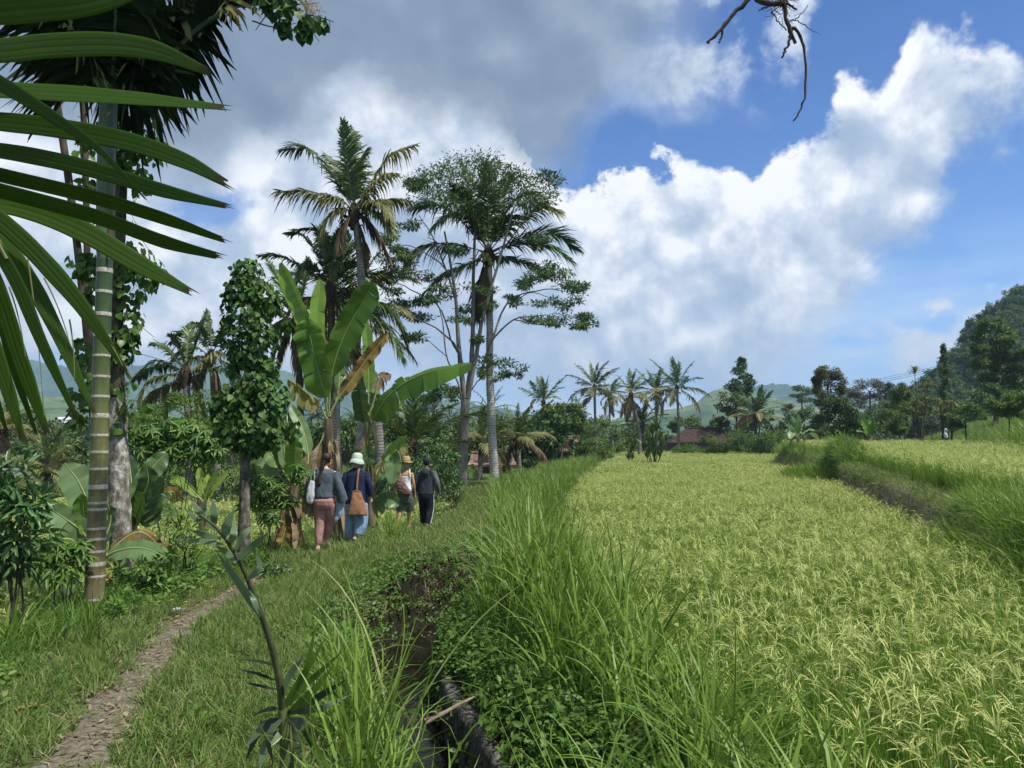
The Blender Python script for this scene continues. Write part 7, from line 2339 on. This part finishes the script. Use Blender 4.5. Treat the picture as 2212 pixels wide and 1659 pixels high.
def skin_mat(name, c):
    c = np.array(c)
    mt, T = new_mat(name)
    tc = T.node('ShaderNodeTexCoord')
    nz = T.noise(tc.outputs['Object'], 14, 4, .6).outputs[0]
    pr = T.node('ShaderNodeBsdfPrincipled')
    T.put(pr.inputs['Base Color'], T.ramp(nz, [(.3, tuple(c * .82)), (.7, tuple(np.minimum(c * 1.15, 1)))]))
    pr.inputs['Roughness'].default_value = .5
    pr.inputs['Subsurface Weight'].default_value = .08
    pr.inputs['Subsurface Radius'].default_value = (.02, .008, .004)
    finish(T, pr.outputs[0])
    return mt


def hand(wr, elbow, s=1.0, curl=.5, side=1, inward=(0, 1, 0)):
    """palm, four fingers of unequal length and a thumb; hangs along the forearm direction"""
    wr = np.array(wr, float)
    d = unit(wr - np.array(elbow, float)); d = unit(d * .8 + np.array([0, .05, -.5]))
    palmn = unit(np.array([-side, 0, 0.]) - d * np.dot([-side, 0, 0.], d))   # palm faces the thigh
    lat = np.cross(d, palmn) * 1.0
    if lat[1] < 0: lat = -lat                                             # towards the front: thumb side
    out = [limbc([wr - d * .01, wr + d * .045 * s, wr + d * .085 * s], [.021 * s, .031 * s, .030 * s], 6, 10)]
    lens = [.066, .077, .072, .056]
    for i in range(4):
        b = wr + d * .078 * s + lat * (.026 - .0175 * i) * s
        L = lens[i] * s
        cur = curl * (1 + .12 * i)
        d1 = unit(d + palmn * cur * .5); d2 = unit(d + palmn * cur * 1.5); d3 = unit(d + palmn * cur * 2.4)
        p1 = b + d1 * L * .45; p2 = p1 + d2 * L * .32; p3 = p2 + d3 * L * .23
        out.append(limbc([b - d * .015 * s, b, p1, p2, p3], [.0098 * s, .0098 * s, .0092 * s, .0085 * s, .007 * s], 10, 8))
    b = wr + d * .028 * s + lat * .022 * s
    t1 = unit(d * .7 + lat * .75 + palmn * .35); t2 = unit(d + lat * .25 + palmn * .5)
    out.append(limbc([b - lat * .008, b + t1 * .034 * s, b + t1 * .034 * s + t2 * .03 * s], [.0125 * s, .0115 * s, .0085 * s], 8, 8))
    return out


def head_parts(c, s, yaw=0.0):
    """c: centre of the skull; faces +y turned by yaw"""
    f = np.array([math.sin(yaw), math.cos(yaw), 0]); r = np.array([math.cos(yaw), -math.sin(yaw), 0])
    c = np.array(c, float)
    P_ = [ell(c + [0, 0, .02 * s], (.076 * s, .094 * s, .098 * s)), ell(c + f * .030 * s - [0, 0, .055 * s], (.058 * s, .060 * s, .062 * s)),
          ell(c + f * .10 * s - [0, 0, .022 * s], (.013 * s, .018 * s, .022 * s)),
          ell(c + f * .080 * s - [0, 0, .066 * s], (.026 * s, .014 * s, .010 * s)), ell(c + f * .062 * s - [0, 0, .105 * s], (.026 * s, .024 * s, .020 * s))]
    for sg in (-1, 1):
        P_.append(ell(c + r * sg * .079 * s - f * .002 - [0, 0, .012 * s], (.010 * s, .018 * s, .032 * s), 10))
        P_.append(ell(c + f * .080 * s + r * sg * .031 * s + [0, 0, .008 * s], (.015 * s, .012 * s, .010 * s), 8))
    return P_


def foot(ank, s=1.0, yaw=0.0, pitch=0.0):
    ank = np.array(ank, float)
    f = np.array([math.sin(yaw) * math.cos(pitch), math.cos(yaw) * math.cos(pitch), -math.sin(pitch)])
    up = np.array([0, math.sin(pitch), math.cos(pitch)])
    heel = ank - f * .045 * s - up * .045 * s
    return [limbc([heel - f * .01, heel + f * .07 * s + up * .004, heel + f * .16 * s - up * .010 * s, heel + f * .225 * s - up * .016 * s], [.034 * s, .040 * s, .034 * s, .020 * s], 10, 12), limbc([ank + up * .05, ank - up * .02, heel + f * .05 * s], [.036 * s, .037 * s, .036 * s], 6, 12)]


def person(name, label, u, d, skin, hgt, j, rot=0.0):
    b = P(u, 980, d); b[2] = float(H(b[0], b[1])) + .015
    th = thing('person', label, 'person', b); th['_w'] = 0
    th.rotation_euler = (0, 0, rot)
    s = hgt / 1.66
    parts = []
    # torso, bare body
    parts.append(loft([(.86 * s, 0, 0, .13 * s, .10 * s), (.93 * s, 0, -.01, .155 * s, .115 * s), (1.02 * s, 0, 0, .135 * s, .095 * s), (1.10 * s, 0, .005, .118 * s, .085 * s), (1.20 * s, 0, .005, .132 * s, .095 * s),
                       (1.30 * s, 0, 0, .150 * s, .100 * s), (1.355 * s, 0, -.005, .142 * s, .075 * s), (1.395 * s, 0, -.005, .095 * s, .060 * s), (1.43 * s, 0, .0, .055 * s, .055 * s)]))
    parts.append(limbc([(0, -.006, 1.39 * s), (0, .004, 1.45 * s), (0, .018, 1.52 * s)], [.060 * s, .050 * s, .050 * s], 8))
    hc = np.array([j.get('hx', 0), .028, 1.555 * s])
    parts += head_parts(hc, s, j.get('yaw', 0))
    for sg, (sh, el, wr) in ((-1, j['armL']), (1, j['armR'])):
        parts.append(limbc([np.array(sh) * s * [.95, 1, .99], np.array(el) * s, np.array(wr) * s], [.042 * s, .037 * s, .034 * s, .027 * s, .022 * s], 16))
        parts.append(ell(np.array(sh) * s * [.93, 1, .985], (.046 * s, .046 * s, .046 * s)))
        parts += hand(np.array(wr) * s, np.array(el) * s, s, j.get('curl', .5), sg)
    for sg, (hp, kn, an, pt) in ((-1, j['legL']), (1, j['legR'])):
        hp, kn, an = np.array(hp) * s, np.array(kn) * s, np.array(an) * s
        calf = kn * .65 + an * .35 - [0, .02 * s, 0]
        parts.append(limbc([hp, hp * .5 + kn * .5, kn, calf, an], [.088 * s, .072 * s, .050 * s, .049 * s, .031 * s], 22))
        parts += foot(an, s, sg * .12, pt)
    me = solid(parts, .0075, 3)
    link('body', me, skin, th)
    return th, s, hc


def part(th, name, parts, mat, vox=.011, sm=5, wr=0.0, seed=1, wsc=.12, wst=(1, 1, .45), parent=None):
    return link(name, solid(parts, vox, sm, wr, wsc, wst, seed), mat, parent or th)


def flat_strap(th, name, pts, w, mat, nrm=(0, -1, 0), thick=.006):
    c = catmull(np.array(pts, float), 22)
    t = tangents(c); sd = unit(np.cross(t, np.asarray(nrm, float))); nn = unit(np.cross(sd, t))
    a = np.array([[-1, -1], [1, -1], [1, 1], [-1, 1]])
    V = (c[:, None] + sd[:, None] * (a[None, :, 0:1] * w / 2) + nn[:, None] * (a[None, :, 1:2] * thick / 2)).reshape(-1, 3)
    i, jx = np.meshgrid(np.arange(21), np.arange(4), indexing='ij')
    F = np.stack([i * 4 + jx, i * 4 + (jx + 1) % 4, (i + 1) * 4 + (jx + 1) % 4, (i + 1) * 4 + jx], -1).reshape(-1, 4)
    mb = MB(); mb.add(V, F)
    return mb.build(name, mat, th)


SK1 = skin_mat('skin_fair', (.50, .31, .22)); SK2 = skin_mat('skin_tan', (.42, .22, .12)); SK3 = skin_mat('skin_brown', (.14, .075, .045)); SK4 = skin_mat('skin_pink', (.56, .36, .29))
HAIR_D = simple_mat('dark_hair', [(.3, (.010, .006, .005)), (.6, (.030, .016, .012)), (.8, (.075, .035, .025))], .5, 26, 5, .5, 90, (1, 1, .2), .4)
HAIR_B = simple_mat('ash_blond_hair', [(.3, (.20, .15, .10)), (.6, (.40, .33, .24)), (.8, (.55, .48, .38))], .5, 26, 5, .5, 90, (1, 1, .2), .4)

# --- woman with the braid
th, s, hc = person('person', 'woman with long dark braid, loose grey top and pink trousers', 702, 13.4, SK1, 1.66, dict(
    hx=.03, yaw=.35, curl=.5, armL=((-.165, 0, 1.345), (-.235, -.03, 1.10), (-.27, .06, .88)), armR=((.175, 0, 1.345), (.26, -.03, 1.10), (.315, .03, .84)),
    legL=((-.085, 0, .88), (-.085, .03, .48), (-.072, -.06, .085), .0), legR=((.085, 0, .88), (.078, .15, .52), (.01, .21, .15), .35)))
GREY = cloth('grey_blue_linen', (.060, .078, .098), (.115, .142, .17)); PINK = cloth('dusty_pink_cotton', (.31, .155, .140), (.46, .26, .235))
part(th, 'top', [loft([(.885, .005, 0, .165, .130), (.92, .005, 0, .185, .145), (1.0, 0, 0, .178, .135), (1.12, 0, 0, .178, .128), (1.25, 0, 0, .190, .130), (1.33, 0, -.005, .195, .115), (1.375, 0, -.005, .165, .085), (1.398, 0, -.005, .125, .070)]),
                 limbc([(-.17, 0, 1.34), (-.225, -.02, 1.15), (-.25, -.01, 1.0), (-.268, .045, .90)], [.072, .075, .080, .085]), limbc([(.18, 0, 1.34), (.245, -.02, 1.14), (.285, -.01, .99), (.318, .03, .85)], [.074, .080, .088, .098])], GREY, .011, 4, .010, 1, .09)
part(th, 'trousers', [loft([(.70, -.01, 0, .150, .115), (.78, 0, -.01, .185, .140), (.86, 0, -.012, .182, .145), (.91, 0, -.005, .155, .12)]),
                      limbc([(-.070, 0, .80), (-.072, .02, .50), (-.066, -.03, .25), (-.070, -.055, .115)], [.120, .092, .066, .048]), limbc([(.080, 0, .80), (.078, .14, .52), (.035, .18, .32), (.01, .20, .19)], [.125, .095, .072, .050])], PINK, .011, 4, .011, 3, .11)
part(th, 'hair', [ell(hc + [-.005, -.022, .032], (.090, .098, .105)), ell(hc + [-.02, -.07, -.03], (.052, .045, .06))], HAIR_D, .008, 3, .004, 2, .03)
br = catmull(np.array([hc + [-.02, -.085, -.02], hc + [-.045, -.11, -.10], hc + [-.06, -.125, -.20], hc + [-.085, -.14, -.31], hc + [-.092, -.145, -.40], hc + [-.09, -.14, -.47]]), 46)
mb = MB(); add_tube(mb, br, np.interp(np.linspace(0, 1, 46), [0, .12, .55, .62, .85, 1], [.040, .034, .026, .030, .036, .010]) * (1 + .13 * np.abs(np.sin(np.arange(46) * .75))), 10)
mb.build('braid', HAIR_D, th)
SHEER = cloth('pale_blue_cotton', (.20, .28, .37), (.30, .39, .48))
part(th, 'hanging_scarf', [loft([(.48, .19, .02, .012, .008), (.52, .215, .02, .045, .015), (.62, .255, .02, .068, .018), (.74, .265, .02, .062, .02), (.84, .255, .02, .04, .02), (.90, .22, .02, .03, .02)])], SHEER, .008, 3, .010, 5, .06)
CANVAS = cloth('white_canvas', (.50, .54, .56), (.66, .70, .72))
wb = thing('shoulder_bag', 'white canvas tote bag hanging from the left shoulder of the woman with the braid', 'bag', th.location); wb['_w'] = 0
o = part(wb, 'bag', [loft([(.80, -.215, -.09, .03, .018), (.84, -.222, -.09, .062, .035), (.94, -.212, -.09, .075, .045), (1.06, -.20, -.09, .068, .038), (1.17, -.19, -.088, .052, .022), (1.20, -.187, -.086, .048, .010)])], CANVAS, .009, 3, .010, 7, .07)
flat_strap(wb, 'strap', [(-.15, -.090, 1.19), (-.150, -.105, 1.28), (-.155, -.075, 1.385), (-.165, .0, 1.41), (-.20, .05, 1.33)], .022, CANVAS)
flat_strap(wb, 'strap', [(-.225, -.085, 1.19), (-.205, -.105, 1.28), (-.180, -.080, 1.37), (-.180, .0, 1.405), (-.21, .05, 1.32)], .022, CANVAS)

# --- woman with the sun hat
th, s, hc = person('person', 'woman in navy shirt and wide light blue trousers wearing a pale green sun hat', 771, 15.2, SK4, 1.64, dict(
    hx=.0, yaw=.2, curl=.6, armL=((-.175, 0, 1.33), (-.225, -.03, 1.08), (-.20, .10, .88)), armR=((.175, 0, 1.33), (.25, -.04, 1.08), (.285, .03, .85)),
    legL=((-.09, 0, .88), (-.10, .10, .48), (-.09, .10, .085), .0), legR=((.09, 0, .88), (.09, .02, .47), (.03, -.12, .10), .45)))
NAVY = cloth('navy_linen', (.014, .020, .050), (.030, .042, .090)); DENIM = cloth('light_blue_denim', (.15, .25, .38), (.26, .37, .50), 6)
part(th, 'shirt', [loft([(.70, 0, 0, .195, .15), (.74, 0, 0, .205, .16), (.88, 0, 0, .205, .155), (1.0, 0, 0, .20, .145), (1.15, 0, 0, .20, .14), (1.28, 0, 0, .205, .135), (1.345, 0, -.005, .19, .105), (1.39, 0, -.005, .12, .075), (1.42, 0, 0, .072, .066), (1.445, 0, .005, .068, .064)]),
                   limbc([(-.18, 0, 1.325), (-.225, -.02, 1.14), (-.232, .0, 1.04), (-.21, .085, .90)], [.075, .070, .064, .052]), limbc([(.185, 0, 1.325), (.25, -.03, 1.12), (.265, -.02, 1.03), (.288, .025, .87)], [.076, .070, .064, .052])], NAVY, .011, 4, .009, 9, .09)
part(th, 'trousers', [loft([(.60, 0, 0, .215, .15), (.68, 0, 0, .205, .155), (.78, 0, 0, .195, .15), (.86, 0, 0, .17, .13)]),
                      limbc([(-.10, .0, .72), (-.115, .08, .48), (-.12, .09, .25), (-.115, .09, .05)], [.135, .125, .118, .105]), limbc([(.10, 0, .72), (.115, .0, .45), (.105, -.07, .28), (.08, -.11, .13)], [.14, .135, .125, .10])], DENIM, .012, 4, .014, 11, .12)
part(th, 'hair', [ell(hc + [0, -.02, .0], (.088, .095, .085)), loft([(hc[2] - .12, 0, -.03, .070, .04), (hc[2] - .06, 0, -.02, .085, .07), (hc[2], 0, -.01, .085, .08)])], HAIR_B, .008, 3, .004, 2, .03)


def hat(th, c, rings, mat, name, tilt=(0, 0, 0), band=None, k=40, wav=0):
    a = np.linspace(0, 2 * np.pi, k, endpoint=False)
    V = []
    for r, z in rings:
        wv = wav * (r / rings[0][0]) ** 4
        V.append(np.stack([r * np.cos(a), 1.12 * r * np.sin(a), z + wv * np.sin(a * 3 + 1)], -1))
    V = np.concatenate(V); n = len(rings)
    i, jx = np.meshgrid(np.arange(n - 1), np.arange(k), indexing='ij')
    F = np.stack([i * k + jx, i * k + (jx + 1) % k, (i + 1) * k + (jx + 1) % k, (i + 1) * k + jx], -1).reshape(-1, 4)
    mb = MB(); mb.add(V, F)
    o = mb.build(name, mat, th)
    o.location = Vector(c); o.rotation_euler = tilt
    if band:
        q = MB(); ring = []
        for z_, r_ in band[0]:
            ring.append(np.stack([r_ * np.cos(a), 1.12 * r_ * np.sin(a), np.full(k, z_)], -1))
        q.add(np.concatenate(ring), F[:k * (len(ring) - 1)])
        ob = q.build('hat_band', band[1], o)
    return o


MINT = cloth('pale_green_cotton', (.42, .50, .40), (.54, .62, .51)); MINT2 = cloth('pale_green_stitching', (.30, .37, .30), (.40, .47, .39))
hat(th, hc + [0, -.01, .035], [(.153, -.075), (.155, -.072), (.135, -.025), (.110, .022), (.103, .035), (.101, .075), (.092, .115), (.070, .138), (.03, .148), (.001, .150)], MINT, 'sun_hat', (R(-5), R(4), 0), ([(.034, .106), (.046, .105)], MINT2), wav=.010)
TAN = cloth('tan_suede', (.24, .118, .062), (.34, .18, .10), 12)
wb = thing('shoulder_bag', 'tan suede bucket bag hanging behind the woman in the sun hat', 'bag', th.location); wb['_w'] = 0
part(wb, 'bag', [loft([(.505, .075, -.20, .188, .05), (.53, .075, -.205, .198, .085), (.62, .072, -.205, .180, .085), (.74, .066, -.20, .150, .07), (.86, .055, -.19, .112, .045), (.945, .045, -.18, .088, .022), (.965, .045, -.18, .086, .012)])], TAN, .010, 3, .012, 13, .10)
flat_strap(wb, 'strap', [(.045, -.19, .955), (.048, -.175, 1.10), (.055, -.155, 1.24), (.060, -.115, 1.37), (.075, -.02, 1.42), (.095, .09, 1.32)], .040, TAN)
flat_strap(wb, 'strap', [(-.03, -.192, .945), (.012, -.19, .975), (.048, -.188, .985)], .03, TAN)
flat_strap(wb, 'strap', [(.12, -.192, .945), (.082, -.19, .975), (.048, -.188, .985)], .03, TAN)

# --- woman with the straw hat
th, s, hc = person('person', 'woman in white tank top and grey shorts wearing a straw hat', 876, 18.3, SK2, 1.62, dict(
    hx=.02, yaw=.3, curl=.7, armL=((-.165, 0, 1.335), (-.225, -.03, 1.07), (-.255, .02, .82)), armR=((.165, 0, 1.335), (.215, -.03, 1.07), (.235, .06, .82)),
    legL=((-.08, 0, .88), (-.10, -.02, .47), (-.15, -.16, .12), .55), legR=((.08, 0, .88), (.085, .14, .50), (.075, .20, .085), .0)))
WHT = cloth('white_cotton', (.62, .62, .64), (.78, .78, .80)); SHORT = cloth('grey_green_cotton', (.060, .078, .075), (.12, .14, .135))
part(th, 'tank_top', [loft([(.86, 0, 0, .150, .118), (.93, 0, -.006, .168, .126), (1.02, 0, 0, .150, .108), (1.10, 0, .004, .136, .100), (1.18, 0, .004, .145, .106), (1.235, 0, .0, .150, .108), (1.25, 0, .03, .147, .078), (1.262, 0, .05, .138, .05)]),
                      limbc([(-.125, -.075, 1.22), (-.115, -.085, 1.29), (-.105, -.055, 1.375), (-.10, .02, 1.395), (-.105, .08, 1.30)], [.028, .018, .016, .016, .02], 16, 10), limbc([(.125, -.075, 1.22), (.115, -.085, 1.29), (.105, -.055, 1.375), (.10, .02, 1.395), (.105, .08, 1.30)], [.028, .018, .016, .016, .02], 16, 10)], WHT, .009, 3, .006, 15, .07)
part(th, 'shorts', [loft([(.62, 0, 0, .17, .13), (.72, 0, -.01, .185, .145), (.82, 0, -.01, .178, .14), (.885, 0, -.004, .158, .122), (.90, 0, -.002, .156, .12)]),
                    limbc([(-.09, 0, .72), (-.10, -.01, .56), (-.105, -.02, .43)], [.118, .115, .112]), limbc([(.09, 0, .72), (.095, .05, .56), (.095, .10, .44)], [.118, .115, .112])], SHORT, .011, 4, .010, 17, .09)
part(th, 'hair', [ell(hc + [0, -.02, .015], (.086, .096, .095)), loft([(hc[2] - .09, 0, -.045, .055, .035), (hc[2] - .04, 0, -.03, .078, .06), (hc[2] + .02, 0, -.02, .084, .075)])], HAIR_B, .008, 3, .005, 2, .03)
STRAW_H = simple_mat('straw_weave', [(.3, (.34, .23, .10)), (.6, (.50, .36, .18)), (.8, (.62, .47, .26))], .8, 40, 3, .7, 120, (1, 1, 3)); BANDM = cloth('brown_band', (.16, .10, .05), (.22, .15, .08))
hat(th, hc + [0, -.01, .048], [(.165, -.022), (.166, -.018), (.140, -.006), (.108, .0), (.104, .012), (.101, .05), (.095, .10), (.088, .128), (.070, .138), (.035, .128), (.001, .122)], STRAW_H, 'straw_hat', (R(-6), R(-6), 0), ([(.008, .1075), (.030, .1055)], BANDM), wav=.012)
mb = MB(); add_tube(mb, catmull(np.array([hc + [-.05, -.05, -.125], hc + [0, -.078, -.135], hc + [.05, -.05, -.125]]), 10), .004, 6); mb.build('necklace', BANDM, th)
SACK = simple_mat('brown_nylon', [(.3, (.085, .048, .038)), (.5, (.15, .088, .068)), (.7, (.23, .145, .115))], .6, 9, 6, .6, 26, (1, 1, 2.4))
wb = thing('sling_bag', 'brown sling backpack slanting across the back of the woman in the white top', 'bag', th.location); wb['_w'] = 0
sl = part(wb, 'bag', [loft([(.800, .04, -.17, .10, .035), (.83, .02, -.18, .155, .075), (.93, -.025, -.185, .155, .085), (1.05, -.075, -.18, .125, .078), (1.16, -.105, -.165, .09, .06), (1.25, -.12, -.145, .055, .035), (1.29, -.122, -.13, .03, .02)])], SACK, .009, 3, .012, 19, .06, (1, 1, 1.6))
flat_strap(wb, 'strap', [(-.122, -.125, 1.27), (-.118, -.095, 1.36), (-.10, .0, 1.405), (-.06, .10, 1.30)], .035, SACK)
flat_strap(wb, 'strap', [(.10, -.16, .85), (.15, -.10, .88), (.17, .0, .92)], .025, SACK)

# --- man in the cap
th, s, hc = person('person', 'man in dark hooded top, cap and dark trousers with white side stripes', 921, 18.9, SK3, 1.68, dict(
    hx=.0, yaw=.15, curl=.6, armL=((-.18, 0, 1.345), (-.235, -.02, 1.09), (-.20, .06, .86)), armR=((.18, 0, 1.345), (.27, -.05, 1.09), (.32, .02, .87)),
    legL=((-.085, 0, .88), (-.085, .14, .50), (-.08, .18, .085), .0), legR=((.085, 0, .88), (.095, .0, .47), (.06, -.14, .10), .5)))
HOOD = cloth('charcoal_jersey', (.026, .031, .043), (.050, .058, .076)); SLV_LIT = cloth('charcoal_jersey_sunlit', (.085, .092, .108), (.15, .16, .18)); TRK = cloth('black_tracksuit', (.010, .011, .018), (.024, .027, .038)); CAPM = cloth('dark_blue_cap', (.018, .022, .045), (.035, .042, .075))
part(th, 'hooded_top', [loft([(.80, 0, 0, .185, .14), (.83, 0, 0, .195, .148), (.95, 0, 0, .19, .14), (1.08, 0, 0, .187, .132), (1.2, 0, 0, .195, .132), (1.30, 0, 0, .20, .128), (1.36, 0, -.005, .178, .098), (1.41, 0, -.005, .10, .07), (1.43, 0, 0, .07, .064)])], HOOD, .011, 4, .007, 21, .10)
part(th, 'sleeve', [limbc([(-.175, 0, 1.345), (-.235, -.02, 1.14), (-.238, -.01, 1.06), (-.205, .055, .885)], [.075, .066, .060, .047])], HOOD, .010, 3, .008, 23, .07)
part(th, 'sleeve', [limbc([(.175, 0, 1.345), (.262, -.04, 1.14), (.278, -.04, 1.06), (.322, .015, .895)], [.077, .068, .062, .048])], SLV_LIT, .010, 3, .008, 25, .07)  # sunlight on the right sleeve painted in as a lighter copy of the jersey
part(th, 'hood', [ell((0, -.085, 1.385), (.115, .06, .065)), loft([(1.20, 0, -.135, .02, .012), (1.27, 0, -.14, .060, .026), (1.34, 0, -.13, .095, .045), (1.40, 0, -.10, .10, .05), (1.43, 0, -.07, .08, .035)])], HOOD, .009, 3, .007, 27, .06)
part(th, 'trousers', [loft([(.68, 0, 0, .165, .13), (.76, 0, -.01, .172, .135), (.85, 0, -.005, .165, .125)]),
                      limbc([(-.085, 0, .78), (-.088, .13, .50), (-.085, .16, .28), (-.08, .17, .10)], [.112, .092, .080, .068]), limbc([(.085, 0, .78), (.098, .005, .48), (.085, -.07, .28), (.065, -.13, .12)], [.112, .094, .082, .066])], TRK, .011, 4, .009, 29, .10)
for q in (-.017, 0, .017):
    flat_strap(th, 'stripe', [(.192, q * 1.0 - .012, .80), (.195, q - .006, .65), (.191, q + .004, .50), (.172, q - .06, .30), (.134, q - .128, .12)], .009, WHT, (1, 0, .15), .012)
part(th, 'hair', [ell(hc + [0, -.012, .012], (.081, .096, .088))], HAIR_D, .008, 2)
part(th, 'cap', [loft([(hc[2] + .022, 0, .02, .088, .106), (hc[2] + .05, 0, .018, .090, .108), (hc[2] + .09, 0, .018, .082, .098), (hc[2] + .12, 0, .018, .055, .068), (hc[2] + .130, 0, .018, .02, .03)]), loft([(hc[2] + .026, .015, .15, .070, .065), (hc[2] + .036, .015, .145, .070, .065)])], CAPM, .007, 2)
flat_strap(th, 'backpack_strap', [(.125, -.095, 1.22), (.128, -.105, 1.30), (.118, -.075, 1.38), (.112, .0, 1.40)], .032, BLK if 'BLK' in globals() else TRK, (0, -1, 0))
SANDAL = cloth('sandal_sole', (.20, .12, .10), (.32, .20, .17))
